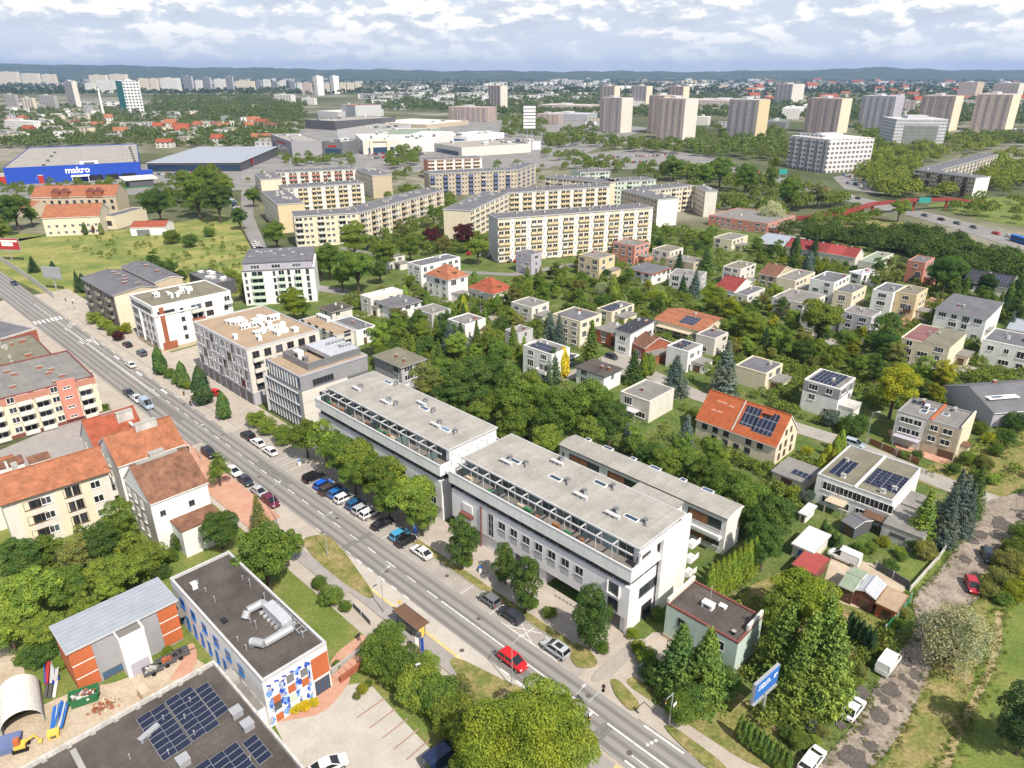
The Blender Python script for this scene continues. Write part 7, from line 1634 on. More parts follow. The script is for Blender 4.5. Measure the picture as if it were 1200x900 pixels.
for cx, cy, c in ((962, 545, 'yellow'), (970, 533, 'yellow'), (980, 524, 'lime'), (986, 516, 'lime'), (975, 540, 'yellow')): T('thuja', cx, cy, 6, c, 13)
T('ball', 974, 487, 12, 'blue'); T('ball', 1004, 495, 15, 'dark'); T('ball', 992, 500, 9, 'mid'); T('broad', 1050, 455, 26, 'yellow', 28); T('ball', 946, 527, 7, 'yellow')
for cx, cy, rp_, c in ((1075, 532, 7, 'dark'), (1062, 532, 6, 'mid'), (1118, 548, 8, 'dark'), (1135, 535, 10, 'mid'), (1155, 540, 11, 'olive'), (1168, 525, 9, 'mid'), (1180, 510, 12, 'dark'), (1192, 492, 14, 'dark'), (1160, 512, 8, 'yellow'), (1145, 555, 8, 'mid'), (1165, 560, 8, 'light'), (1190, 475, 12, 'dark'), (1150, 500, 9, 'mid')): T('ball', cx, cy, rp_, c)
# --- mass of trees behind the white rows
for cx, cy, rp_, k, c in ((548, 452, 30, 'broad', 'dark'), (575, 440, 24, 'broad', 'dark'), (520, 440, 20, 'broad', 'mid'), (500, 447, 20, 'broad', 'olive'), (530, 470, 22, 'broad', 'dark'), (600, 450, 20, 'loose', 'mid'), (618, 478, 30, 'broad', 'mid'), (655, 490, 32, 'broad', 'mid'), (690, 478, 30, 'broad', 'mid'), (715, 497, 26, 'broad', 'dark'), (640, 520, 22, 'broad', 'light'), (600, 500, 22, 'broad', 'mid'), (560, 487, 16, 'broad', 'mid'), (690, 512, 22, 'broad', 'mid'), (625, 455, 16, 'tall', 'light'), (585, 475, 20, 'broad', 'mid'),
 (780, 545, 20, 'broad', 'mid'), (805, 545, 20, 'broad', 'mid'), (830, 560, 24, 'broad', 'mid'), (855, 575, 24, 'broad', 'mid'), (880, 590, 26, 'broad', 'mid'), (905, 610, 28, 'broad', 'dark'), (895, 640, 26, 'broad', 'dark'), (870, 600, 22, 'broad', 'mid'), (745, 520, 18, 'loose', 'mid'), (760, 535, 16, 'broad', 'dark'), (835, 530, 14, 'tall', 'mid'), (800, 520, 14, 'loose', 'mid'), (845, 545, 12, 'tall', 'light')): T(k, cx, cy, rp_, c)
for cx, cy, rp_, hp, c in ((648, 428, 12, 20, 'deep'), (660, 425, 8, 18, 'gold'), (693, 405, 14, 28, 'mid'), (645, 385, 11, 18, 'blue'), (655, 390, 10, 20, 'blue'), (743, 430, 13, 19, 'dark'), (762, 427, 6, 13, 'mid'), (755, 428, 6, 14, 'lime'), (792, 440, 18, 22, 'blue'), (851, 432, 18, 30, 'blue'), (805, 505, 12, 18, 'blue'), (735, 515, 12, 18, 'blue'), (815, 333, 9, 15, 'blue'), (800, 335, 7, 12, 'deep'), (828, 305, 11, 16, 'dark'), (796, 308, 7, 13, 'deep'), (955, 290, 8, 14, 'deep'), (948, 310, 7, 15, 'blue'), (933, 290, 6, 13, 'deep'), (540, 395, 10, 16, 'deep'), (527, 395, 12, 18, 'blue'), (1185, 380, 8, 14, 'blue'), (1195, 412, 8, 14, 'deep'), (897, 400, 9, 16, 'deep'), (38, 310, 7, 9, 'deep'), (62, 314, 7, 8, 'deep'), (90, 330, 6, 12, 'deep'), (97, 332, 5, 11, 'deep'), (303, 604, 14, 22, 'olive')):
 T('thuja' if (hp > 2.1 * rp_ or c in ('gold',)) and rp_ < 9 else 'spruce', cx, cy, rp_, c, hp)
for k in range(7): T('ball', 122 + k * 3.4, 476 + k * 6.2, 5, 'mid')
# --- school side
for cx, cy, rp_, k, c in ((257, 622, 22, 'broad', 'dark'), (310, 652, 36, 'broad', 'mid'), (335, 640, 20, 'broad', 'mid'), (290, 672, 18, 'broad', 'mid'), (140, 612, 20, 'tall', 'mid'), (118, 640, 24, 'broad', 'dark'), (95, 650, 22, 'broad', 'olive'), (150, 640, 18, 'loose', 'light'), (75, 690, 24, 'broad', 'mid'), (35, 700, 34, 'broad', 'light'), (22, 655, 24, 'broad', 'dark'), (55, 645, 18, 'broad', 'mid'), (150, 670, 24, 'broad', 'light'), (175, 655, 20, 'broad', 'light'), (120, 675, 20, 'broad', 'light'), (10, 740, 24, 'broad', 'light'), (50, 740, 22, 'broad', 'light'), (95, 710, 16, 'loose', 'light'), (128, 690, 16, 'broad', 'light'), (190, 668, 10, 'ball', 'dark'), (215, 630, 14, 'ball', 'dark'), (200, 650, 9, 'ball', 'mid'), (255, 552, 14, 'loose', 'mid'), (256, 540, 9, 'loose', 'mid')): T(k, cx, cy, rp_, c)
T('ball', 47, 762, 19, 'dark'); T('ball', 70, 775, 9, 'light'); T('ball', 196, 762, 7, 'lime'); T('ball', 25, 770, 10, 'mid')
for cx, cy, rp_ in ((374, 681, 9.5), (388, 695, 15), (405, 709, 8)): T('ball', cx, cy, rp_, 'mid')
for cx, cy, rp_, c in ((447, 760, 27, 'mid'), (472, 777, 28, 'mid'), (489, 799, 28, 'light'), (512, 811, 28, 'mid'), (532, 830, 29, 'light'), (555, 848, 30, 'olive'), (497, 779, 21, 'light'), (533, 808, 21, 'olive'), (456, 742, 20, 'mid')): T('ball', cx, cy, rp_, c)
T('huge', 608, 866, 68, 'lime'); T('broad', 655, 850, 34, 'lime'); T('broad', 640, 840, 40, 'light'); T('broad', 560, 885, 36, 'mid'); T('broad', 660, 885, 40, 'light')
for cx, cy, rp_, c in ((345, 829, 7, 'gold'), (357, 826, 7, 'gold'), (368, 822, 6, 'gold'), (425, 806, 7, 'yellow'), (418, 815, 5, 'olive'), (432, 800, 5, 'mid'), (395, 778, 6, 'mid')): T('ball', cx, cy, rp_, c)
# --- meadow edge, courtyards
for cx, cy, rp_, k, c in ((185, 240, 16, 'broad', 'dark'), (230, 228, 20, 'broad', 'mid'), (255, 235, 18, 'broad', 'dark'), (245, 210, 17, 'broad', 'mid'), (215, 213, 12, 'broad', 'mid'), (262, 218, 12, 'broad', 'light'), (172, 238, 9, 'broad', 'dark'), (200, 275, 10, 'ball', 'mid'), (222, 280, 9, 'ball', 'dark'), (245, 270, 7, 'ball', 'mid'), (195, 318, 14, 'broad', 'dark'), (180, 305, 9, 'loose', 'dark'), (212, 325, 8, 'broad', 'dark'), (283, 326, 10, 'ball', 'light'), (270, 320, 8, 'ball', 'light'), (285, 340, 9, 'loose', 'olive'), (343, 357, 17, 'broad', 'lime'), (355, 362, 9, 'broad', 'mid'), (15, 245, 18, 'broad', 'mid'), (-2, 255, 16, 'broad', 'dark'), (35, 252, 9, 'broad', 'mid'), (0, 270, 12, 'broad', 'mid'), (280, 255, 10, 'broad', 'dark'), (323, 275, 14, 'broad', 'mid'), (296, 230, 9, 'broad', 'mid'), (414, 280, 18, 'broad', 'light'), (418, 315, 22, 'broad', 'mid'), (385, 305, 17, 'broad', 'mid'), (450, 300, 16, 'broad', 'mid'), (400, 325, 12, 'broad', 'mid'), (445, 318, 11, 'broad', 'dark'), (480, 290, 14, 'broad', 'mid'), (520, 290, 12, 'broad', 'olive'), (543, 275, 13, 'broad', 'purple'), (506, 278, 11, 'broad', 'purple'), (560, 292, 13, 'broad', 'light'), (470, 268, 11, 'loose', 'olive'), (508, 250, 10, 'loose', 'mid'), (375, 312, 12, 'loose', 'mid'), (345, 235, 7, 'broad', 'mid')): T(k, cx, cy, rp_, c)
for k in range(5): T('thuja', (83, 91, 99, 109, 118)[k], 268 - (k % 2), 3, ('dark', 'purple', 'dark', 'purple', 'olive')[k], 7)
# --- estate gardens: trees where the photograph shows crowns, kept off the houses
def blocked(x, y, r):
 for (ox, oy, rot, W, D) in FOOT:
  dx, dy = x - ox, y - oy
  if dx * dx + dy * dy > 90000: continue
  c, q = math.cos(-rot), math.sin(-rot)
  u, w = c * dx - q * dy, q * dx + c * dy
  if -r < u < W + r and -r < w < D + r: return True
 return False
def fill(poly, n, rmin, rmax, kinds, cols, dmin=.75, pad=.6):
 P = [G(*p) for p in poly]; xs = [p[0] for p in P]; ys = [p[1] for p in P]
 def inside(x, y):
  c = False; j = len(P) - 1
  for i in range(len(P)):
   if (P[i][1] > y) != (P[j][1] > y) and x < (P[j][0] - P[i][0]) * (y - P[i][1]) / (P[j][1] - P[i][1]) + P[i][0]: c = not c
   j = i
  return c
 k = t = 0
 while k < n and t < n * 60:
  t += 1
  x, y = rv.uniform(min(xs), max(xs)), rv.uniform(min(ys), max(ys))
  if not inside(x, y): continue
  r = rv.uniform(rmin, rmax)
  if blocked(x, y, r * pad + 1.0) or any((x - p[3]) ** 2 + (y - p[4]) ** 2 < ((r + p[5]) * dmin) ** 2 for p in PLANTS): continue
  if any((x - a) ** 2 + (y - b) ** 2 < (r * .5 + 3) ** 2 for a, b in LANES): continue
  kd = rv.choice(kinds)
  plant(kd, x, y, r if kd not in ('spruce', 'thuja', 'pine') else r * .75, rv.choice(cols), None if kd not in ('spruce', 'thuja', 'pine') else r * rv.uniform(2.6, 3.6))
  k += 1
LANES = []
for pts in (((640, 446), (700, 432), (758, 437), (820, 465), (880, 483), (935, 502), (1000, 522), (1060, 548), (1120, 572), (1170, 590)), ((890, 372), (960, 395), (1030, 425), (1080, 440), (1140, 430))):
 w = [G(*p) for p in pts]
 for (a, b) in zip(w, w[1:]):
  for i in range(6): LANES.append((a[0] + (b[0] - a[0]) * i / 6, a[1] + (b[1] - a[1]) * i / 6))
gcol = ('mid', 'mid', 'mid', 'dark', 'light', 'light', 'olive', 'dark')
fill(((560, 360), (600, 340), (690, 310), (740, 330), (700, 372), (640, 395), (560, 410)), 44, 1.3, 3.0, ('broad', 'broad', 'tall', 'ball', 'spruce'), gcol)
fill(((720, 335), (790, 345), (800, 365), (745, 385), (700, 375)), 16, 1.3, 3.0, ('broad', 'loose', 'ball', 'thuja'), gcol + ('yellow',))
fill(((800, 385), (880, 345), (960, 380), (1000, 400), (1060, 430), (1030, 450), (940, 430), (860, 425), (835, 410)), 64, 1.4, 3.3, ('broad', 'broad', 'tall', 'ball', 'loose'), gcol + ('light', 'yellow', 'olive'))
fill(((430, 395), (520, 375), (600, 400), (640, 440), (580, 430), (500, 430), (440, 440)), 40, 1.5, 3.4, ('broad', 'tall', 'spruce', 'broad', 'loose'), gcol)
fill(((860, 290), (950, 285), (1010, 318), (960, 330), (900, 312)), 26, 1.4, 2.8, ('broad', 'spruce', 'tall', 'ball'), gcol + ('yellow',))
fill(((1000, 310), (1060, 320), (1040, 345), (1000, 335)), 8, 1.5, 2.8, ('broad', 'tall'), ('mid', 'dark', 'olive'))
fill(((1090, 330), (1130, 345), (1200, 360), (1200, 385), (1100, 355)), 14, 2.4, 4.6, ('broad', 'dense', 'spruce'), ('dark', 'deep', 'mid'))
fill(((990, 395), (1060, 420), (1110, 445), (1100, 475), (1040, 470), (1000, 440)), 20, 1.4, 3.0, ('broad', 'tall', 'ball'), gcol + ('yellow', 'lime'))
fill(((600, 300), (700, 300), (830, 300), (830, 290), (720, 285), (600, 292)), 24, 1.3, 2.6, ('broad', 'spruce', 'ball'), gcol)
fill(((400, 340), (560, 330), (600, 345), (600, 365), (480, 395), (400, 372)), 22, 1.2, 2.6, ('ball', 'broad', 'thuja'), gcol + ('yellow',))
T('dense', 1041, 388, 21, 'dark', 24); T('broad', 962, 375, 24, 'light'); T('broad', 1110, 320, 20, 'dark', 22); T('broad', 835, 350, 15, 'lime'); T('broad', 880, 385, 18, 'light'); T('willow', 705, 336, 10, 'silver')
T('willow', 905, 245, 16, 'white'); T('broad', 875, 210, 16, 'mid'); T('tall', 905, 205, 8, 'mid', 16); T('loose', 960, 226, 12, 'olive'); T('broad', 925, 225, 14, 'mid'); T('broad', 845, 200, 14, 'mid'); T('broad', 825, 205, 12, 'mid'); T('broad', 1055, 245, 11, 'light'); T('broad', 790, 195, 12, 'mid')
print('plants', len(PLANTS))
# --- what nobody could count: undergrowth of the gardens, woods and park belts further off
def tree_mass(name, label, spots, mat='leaves', quads=70, col=(.06, .105, .022), leaf=.24, jitter=.25):
 """crowns of a wood as one object; spots: x, y, radius"""
 sp = np.array(spots); n = len(sp)
 d = nv.normal(0, 1, (n, quads, 3)); d /= np.linalg.norm(d, axis=2)[:, :, None]; d[:, :, 2] = np.abs(d[:, :, 2]) * 1.0 - .15
 rad = sp[:, 2][:, None, None]
 lump = 1 + .22 * np.sin(d[:, :, :1] * 5 + nv.uniform(0, 6, (n, 1, 1))) * np.cos(d[:, :, 1:2] * 6 + nv.uniform(0, 6, (n, 1, 1)))
 c = np.zeros((n, 1, 3)); c[:, 0, :2] = sp[:, :2]; c[:, 0, 2] = sp[:, 2] * 1.0
 p = c + d * rad * lump * nv.uniform(.72, 1.02, (n, quads, 1)) * np.array([1, 1, 1.15])
 p[:, :, 2] = np.maximum(p[:, :, 2], .2)
 size = np.repeat(sp[:, 2] * leaf, quads) * nv.uniform(.7, 1.3, n * quads)
 v = leaf_cloud(p.reshape(-1, 3), (d + np.array([0, 0, .3])).reshape(-1, 3), size, name)
 o = link(name, mesh_quads(name, v, mat)); o.color = (*col, 1); o['kind'] = 'stuff'; o['label'] = label
 return o
def scatter(poly, n, r0, r1, pad=.6, block=True):
 P = [G(*p) for p in poly]; out = []
 xs = [p[0] for p in poly]; ys = [p[1] for p in poly]
 def inside(px, py):
  c = False; j = len(poly) - 1
  for i in range(len(poly)):
   if (poly[i][1] > py) != (poly[j][1] > py) and px < (poly[j][0] - poly[i][0]) * (py - poly[i][1]) / (poly[j][1] - poly[i][1]) + poly[i][0]: c = not c
   j = i
  return c
 t = 0
 while len(out) < n and t < n * 8:
  t += 1
  px, py = rv.uniform(min(xs), max(xs)), rv.uniform(min(ys), max(ys))
  if not inside(px, py): continue
  x, y = G(px, py); r = rv.uniform(r0, r1)
  if block and blocked(x, y, r * pad + .3): continue
  if block and any((x - a) ** 2 + (y - b) ** 2 < (r + 12) ** 2 for a, b in ROADS): continue
  out.append((x, y, r))
 return out
ROADS = []
for pts in (((560, 170), (640, 180), (740, 188), (850, 197), (915, 211), (985, 230), (1040, 243), (1085, 253), (1130, 265), (1200, 287), (1300, 315)),):
 w = [G(*p) for p in pts]
 for (a, b) in zip(w, w[1:]):
  k = max(2, int(math.hypot(b[0] - a[0], b[1] - a[1]) / 12))
  for i in range(k): ROADS.append((a[0] + (b[0] - a[0]) * i / k, a[1] + (b[1] - a[1]) * i / k))
sp = []
for poly, n in ((((400, 340), (600, 330), (700, 305), (860, 285), (1010, 310), (1100, 340), (1200, 360), (1200, 520), (1110, 470), (1000, 440), (850, 415), (740, 410), (600, 420), (440, 440)), 900), (((480, 440), (640, 440), (740, 490), (840, 520), (900, 560), (930, 620), (860, 640), (700, 520), (590, 500), (500, 450)), 260), (((840, 690), (960, 690), (1000, 720), (1060, 735), (960, 840), (900, 800), (860, 830)), 110), (((870, 830), (960, 830), (950, 880), (880, 850)), 40), (((1060, 560), (1200, 490), (1200, 570), (1120, 560)), 70), (((0, 640), (130, 600), (200, 640), (190, 680), (60, 750), (0, 780)), 160)):
 sp += scatter(poly, n, .35, 1.2)
sp += scatter(((1150, 690), (1180, 640), (1200, 620), (1215, 680), (1180, 720)), 60, .5, 1.2)
sp += scatter(((975, 800), (1035, 735), (1045, 730), (985, 815), (960, 860)), 70, .4, .9)
tree_mass('undergrowth', 'low shrubs and ground cover filling the gardens', sp, quads=46, leaf=.22, col=(0.180, 0.235, 0.055))
sp = scatter(((560, 345), (600, 335), (700, 300), (860, 285), (1010, 312), (1100, 345), (1200, 365), (1200, 400), (1150, 440), (1110, 470), (1000, 440), (850, 415), (740, 410), (600, 400)), 760, .9, 1.8, 1.6) + scatter(((400, 350), (560, 330), (600, 345), (640, 440), (470, 440), (430, 400)), 220, .9, 1.8, 1.6) + scatter(((860, 420), (1000, 440), (1110, 470), (1100, 480), (1030, 480), (930, 470), (880, 450)), 120, .9, 1.8, 1.6) + scatter(((740, 425), (860, 425), (960, 445), (1010, 520), (900, 492), (800, 466)), 110, .8, 1.7, 1.5) + scatter(((800, 480), (905, 500), (960, 560), (950, 620), (890, 560), (820, 520)), 70, .8, 1.6, 1.5) + scatter(((1040, 430), (1200, 420), (1200, 500), (1100, 480)), 70, .8, 1.7, 1.6)
sp = [q for q in sp if not any((q[0] - a) ** 2 + (q[1] - b) ** 2 < (q[2] + 3.2) ** 2 for a, b in LANES)]
tree_mass('garden_thicket', 'taller shrubs and young trees grown together between the houses', sp, quads=210, leaf=.15, col=(0.173, 0.230, 0.055))
# wood between the estate and the main road
wood = scatter(((1010, 277), (1075, 277), (1200, 315), (1260, 345), (1260, 372), (1190, 352), (1120, 332), (1060, 302), (930, 282), (880, 272), (940, 268)), 330, 2.2, 4.4)
tree_mass('woodland', 'dark belt of trees between the estate and the main road', wood, quads=420, leaf=.11, col=(0.090, 0.139, 0.043))
pk = scatter(((930, 262), (1000, 250), (1040, 255), (1010, 266), (940, 270)), 40, 2.0, 3.4) + scatter(((1075, 240), (1200, 225), (1260, 240), (1260, 280), (1160, 258)), 26, 2.5, 5) + scatter(((850, 205), (960, 225), (1000, 240), (900, 262), (850, 255), (800, 225)), 80, 2.5, 5.5)
tree_mass('park_trees', 'trees of the green strip along the footbridge', pk, quads=380, leaf=.12, col=(0.168, 0.224, 0.055))
bt = scatter(((1000, 175), (1100, 165), (1180, 172), (1075, 196), (1072, 212), (1140, 232), (1040, 236), (1000, 215)), 260, 3, 6) + scatter(((1110, 200), (1180, 180), (1260, 180), (1260, 228), (1165, 226)), 120, 3, 6)
tree_mass('park_trees', 'light green tree belt round the V-shaped block', bt, quads=240, leaf=.14, col=(0.216, 0.260, 0.062))
rows = []
for poly, n, c in ((((690, 165), (850, 172), (925, 178), (925, 192), (850, 186), (690, 175)), 150, 0), (((740, 205), (850, 205), (830, 222), (760, 212)), 40, 0), (((640, 160), (700, 150), (700, 172), (640, 175)), 70, 0), (((815, 150), (920, 155), (920, 180), (815, 170)), 120, 0), (((1000, 150), (1035, 160), (1030, 180), (1015, 180)), 40, 0), (((1100, 160), (1200, 160), (1200, 172), (1100, 172)), 90, 0), (((590, 138), (640, 140), (640, 165), (590, 160)), 70, 0)):
 rows += scatter(poly, n, 3, 6)
tree_mass('park_trees', 'tree rows round the tower blocks', rows, quads=130, leaf=.19, col=(0.156, 0.205, 0.062))
rows = scatter(((280, 212), (500, 200), (640, 195), (640, 215), (480, 212), (300, 240)), 70, 2, 4) + scatter(((440, 225), (520, 235), (560, 255), (640, 250), (520, 262), (470, 245)), 50, 2, 4.5) + scatter(((325, 185), (410, 184), (420, 195), (340, 195)), 40, 2, 4) + scatter(((480, 262), (640, 290), (860, 290), (860, 275), (760, 272), (700, 285), (600, 300), (480, 300), (400, 300)), 120, 1.6, 3.4) + scatter(((455, 170), (500, 172), (490, 196), (455, 200)), 30, 3, 5) + scatter(((-20, 214), (150, 213), (150, 224), (-20, 236)), 50, 1.8, 3.2) + scatter(((630, 178), (760, 196), (850, 205), (840, 215), (760, 205), (650, 200)), 60, 2, 5)
tree_mass('courtyard_trees', 'trees and hedges between the blocks of flats', rows, quads=260, leaf=.14, col=(0.156, 0.212, 0.052))
far = scatter(((-60, 128), (320, 120), (360, 128), (360, 155), (325, 172), (300, 176), (140, 171), (-60, 177)), 1700, 3, 5.2) + scatter(((180, 112), (320, 112), (360, 122), (350, 142), (180, 130)), 900, 3.5, 6)
tree_mass('suburban_trees', 'trees of the western suburb beyond the blue store', far, quads=60, leaf=.27, col=(0.132, 0.175, 0.068))
far = scatter(((430, 112), (700, 112), (720, 140), (640, 140), (540, 132), (430, 130)), 1000, 3.5, 6.5) + scatter(((590, 104), (1260, 112), (1260, 150), (900, 142), (690, 136)), 3000, 3.5, 6.5)
tree_mass('suburban_trees', 'trees of the eastern suburb round the towers', far, quads=56, leaf=.28, col=(0.120, 0.163, 0.068))
far = scatter(((-80, 91), (1280, 91), (1280, 112), (-80, 112)), 5200, 4.5, 9, block=False)
tree_mass('distant_woodland', 'far woods towards the horizon', far, quads=26, leaf=.42, col=(0.071, 0.103, 0.055))

tree_mass('meadow_shrubs', 'low wild shrubs in loose rows across the meadow', scatter(((150, 275), (265, 258), (300, 310), (220, 335), (110, 300), (60, 285)), 120, .4, 1.5), quads=90, leaf=.2, col=(0.156, 0.205, 0.050))

ed = []
for pts in (((1022, 905), (1062, 850), (1098, 770), (1140, 705), (1168, 690)), ((952, 905), (1008, 842), (1032, 792), (1078, 735), (1066, 702), (1108, 662), (1146, 606)), ((1178, 716), (1166, 785), (1124, 870), (1110, 910)), ((1163, 716), (1152, 785), (1112, 870), (1098, 910))):
 w = [G(*p) for p in pts]
 for a, b in zip(w, w[1:]):
  for k in range(int(math.hypot(b[0] - a[0], b[1] - a[1]) * 5)):
   f = rv.random(); ed.append((a[0] + (b[0] - a[0]) * f + rv.gauss(0, .5), a[1] + (b[1] - a[1]) * f + rv.gauss(0, .5), rv.uniform(.1, .32)))
tree_mass('weeds', 'grass tufts and weeds along the unmade road and the trodden path', ed, quads=26, leaf=.3, col=(0.161, 0.189, 0.055))

tree_mass('grove', 'dense grove of leafy trees between the meadow and the lane of the yellow-gabled block', scatter(((165, 236), (198, 212), (258, 206), (272, 250), (235, 252), (180, 251)), 46, 2.6, 4.6), quads=520, leaf=.1, col=(0.129, 0.189, 0.044))

tree_mass('riverside_scrub', 'scrub and low trees beyond the riverside meadow', scatter(((1215, 560), (1330, 540), (1400, 640), (1260, 660), (1225, 620)), 70, 1.2, 3.2), quads=300, leaf=.13, col=(.14, .185, .045))
# ------------------------------------------------------------------ vehicles
def car_meshes(kind):
 """stations of the lower body (x, z bottom, z shoulder, half width) and of the cabin (x, z, half width)"""
 if kind == 'van':
  body = [(-2.6, .45, 1.0, .86), (-2.55, .3, 1.15, .95), (1.5, .28, 1.15, .97), (2.2, .3, 1.05, .93), (2.55, .42, .8, .78)]
  cab = [(-2.56, 1.15, .93), (-2.5, 2.25, .82), (.75, 2.3, .82), (1.75, 1.12, .86)]
 elif kind == 'suv':
  body = [(-2.25, .5, .9, .8), (-2.2, .35, 1.02, .9), (-1.0, .3, 1.04, .93), (1.1, .3, 1.02, .93), (2.0, .33, .92, .88), (2.3, .45, .72, .72)]
  cab = [(-2.18, 1.02, .85), (-1.9, 1.62, .72), (.35, 1.68, .72), (1.4, .99, .84)]
 elif kind == 'saloon':
  body = [(-2.3, .48, .82, .74), (-2.2, .32, .92, .86), (-1.0, .28, .93, .9), (1.0, .28, .9, .9), (1.95, .3, .78, .85), (2.28, .42, .62, .68)]
  cab = [(-2.0, .92, .78), (-1.05, 1.41, .63), (.3, 1.45, .63), (1.35, .87, .8)]
 elif kind == 'estate':
  body = [(-2.35, .48, .85, .78), (-2.25, .32, .95, .86), (-1.0, .28, .95, .9), (1.0, .28, .92, .9), (1.95, .3, .8, .85), (2.3, .42, .64, .7)]
  cab = [(-2.24, .95, .8), (-1.85, 1.44, .66), (.3, 1.5, .66), (1.4, .88, .8)]
 else:
  body = [(-1.98, .48, .85, .74), (-1.9, .32, .95, .84), (-.8, .28, .95, .88), (.9, .28, .92, .88), (1.65, .3, .8, .83), (1.98, .42, .62, .66)]
  cab = [(-1.9, .95, .79), (-1.55, 1.45, .66), (.35, 1.5, .66), (1.28, .9, .8)]
 b = MB(); R_ = []
 for x, z0, z1, w in body:
  zm = (z0 + z1) / 2
  ring = [(w * .86, z0), (w, zm - .05), (w, zm + .12), (w * .93, z1), (w * .5, z1 + .05), (-w * .5, z1 + .05), (-w * .93, z1), (-w, zm + .12), (-w, zm - .05), (-w * .86, z0)]
  R_.append([(x, y, z) for y, z in ring])
 n = 10; vs = [p for r in R_ for p in r]; fs = []
 for i in range(len(R_) - 1):
  for k in range(n): fs.append((i * n + k, (i + 1) * n + k, (i + 1) * n + (k + 1) % n, i * n + (k + 1) % n))
 fs += [tuple(range(n)), tuple(range((len(R_) - 1) * n + n - 1, (len(R_) - 1) * n - 1, -1))]
 b.add(vs, fs)
 (x0, z0, w0), (x1, z1, w1), (x2, z2, w2), (x3, z3, w3) = cab
 # roof and pillars in paint
 b.add([(x1, -w1, z1), (x2, -w2, z2), (x2, w2, z2), (x1, w1, z1), (x1 + .1, -w1 * .8, z1 + .04), (x2 - .15, -w2 * .8, z2 + .04), (x2 - .15, w2 * .8, z2 + .04), (x1 + .1, w1 * .8, z1 + .04)],
   [(0, 1, 5, 4), (1, 2, 6, 5), (2, 3, 7, 6), (3, 0, 4, 7), (4, 5, 6, 7)])
 for s in (-1, 1):
  for p, q in (((x0, s * w0, z0), (x1, s * w1, z1)), ((x3, s * w3, z3), (x2, s * w2, z2)), ((x1, s * w1, z1), (x2, s * w2, z2))): b.bar(p, q, .09, .07)
  xm = (x1 + x2) / 2 - .05
  b.bar((xm, s * (w0 + w3) / 2, (z0 + z3) / 2), (xm, s * (w1 + w2) / 2, (z1 + z2) / 2), .1, .06)
 if kind == 'van':
  for s in (-1, 1): b.add([(-2.5, s * .935, 1.15), (.45, s * .93, 1.15), (.4, s * .83, 2.24), (-2.45, s * .83, 2.24)], [(0, 1, 2, 3)])
  b.add([(-2.565, -.9, 1.15), (-2.565, .9, 1.15), (-2.515, .8, 2.2), (-2.515, -.8, 2.2)], [(0, 1, 2, 3)])
 g = MB(); e = .985
 P = lambda x, s, w, z: (x, s * w * e, z)
 for s in (-1, 1): g.add([P(x0, s, w0, z0), P(x3, s, w3, z3), P(x2, s, w2, z2), P(x1, s, w1, z1)], [(0, 1, 2, 3)])
 g.add([P(x3, -1, w3, z3), P(x3, 1, w3, z3), P(x2, 1, w2, z2), P(x2, -1, w2, z2)], [(0, 1, 2, 3)])
 g.add([P(x0, -1, w0, z0), P(x0, 1, w0, z0), P(x1, 1, w1, z1), P(x1, -1, w1, z1)], [(0, 1, 2, 3)])
 L = body[-1][0]; wz = .8 if kind == 'van' else .66
 return b.mesh('body', ['paint']), g.mesh('glazing', ['black']), L, body[2][3]
pm('carglass', (0.015, 0.018, 0.022), rough=0.08, var=0.05, spec=0.6)
M['black_gloss'] = M['carglass']
CARS = {}
def car_proto(kind):
 if kind not in CARS:
  b, g, L, w = car_meshes(kind)
  g.materials[0] = M['carglass']
  r = .36 if kind in ('suv', 'van') else .32
  wm = MB().tube((0, -.11, 0), (0, .11, 0), r, n=14).tube((0, -.125, 0), (0, .125, 0), r * .6, n=8, mi=1).mesh('wheel', ['rubber', 'metal'])
  hl = MB().box(-.08, -.16, -.07, .05, .16, .07).mesh('headlight', ['lampwhite'])
  tl = MB().box(-.05, -.1, -.12, .05, .1, .12).mesh('tail_light', ['redglass'])
  zr = 1.66 if kind == 'suv' else 1.5
  CARS[kind] = (b, g, L, w, wm, r, hl, tl)
 return CARS[kind]
def car(kind, px, py, hd, col, label, group=None, name='parked_car', cat='car', z=0.11, sunroof=False):
 b, g, L, w, wm, r, hl, tl = car_proto(kind)
 x, y = G(px, py, .6)
 root = thing(name, label, cat, (x, y, z), hd, group)
 o = link('body', b, root); o.color = (*col, 1)
 link('glazing', g, root)
 for sx in (-.62, .64):
  for sy in (-1, 1): link('wheel', wm, root, (L * sx, sy * (w - .1), r))
 for sy in (-1, 1):
  link('headlight', hl, root, (L - .12, sy * w * .66, .66 if kind not in ('van', 'suv') else .78))
  link('tail_light', tl, root, (-L + .02, sy * w * .72, .8))
 if sunroof: MB().quad((-1.2, -.45, 1.712), (-.1, -.45, 1.722), (-.1, .45, 1.722), (-1.2, .45, 1.712)).build('sunroof', ['carglass'], root)
 return root
UP, DN = RA, RA + PI
NE = math.atan2(NY, NX)
WHT, BLK, SIL, GRY, BLU, RED, DRK = (.75, .75, .74), (.012, .012, .014), (.4, .42, .44), (.13, .14, .15), (.03, .14, .42), (.55, .012, .015), (.03, .035, .05)
GP = 'cars parked along the street'
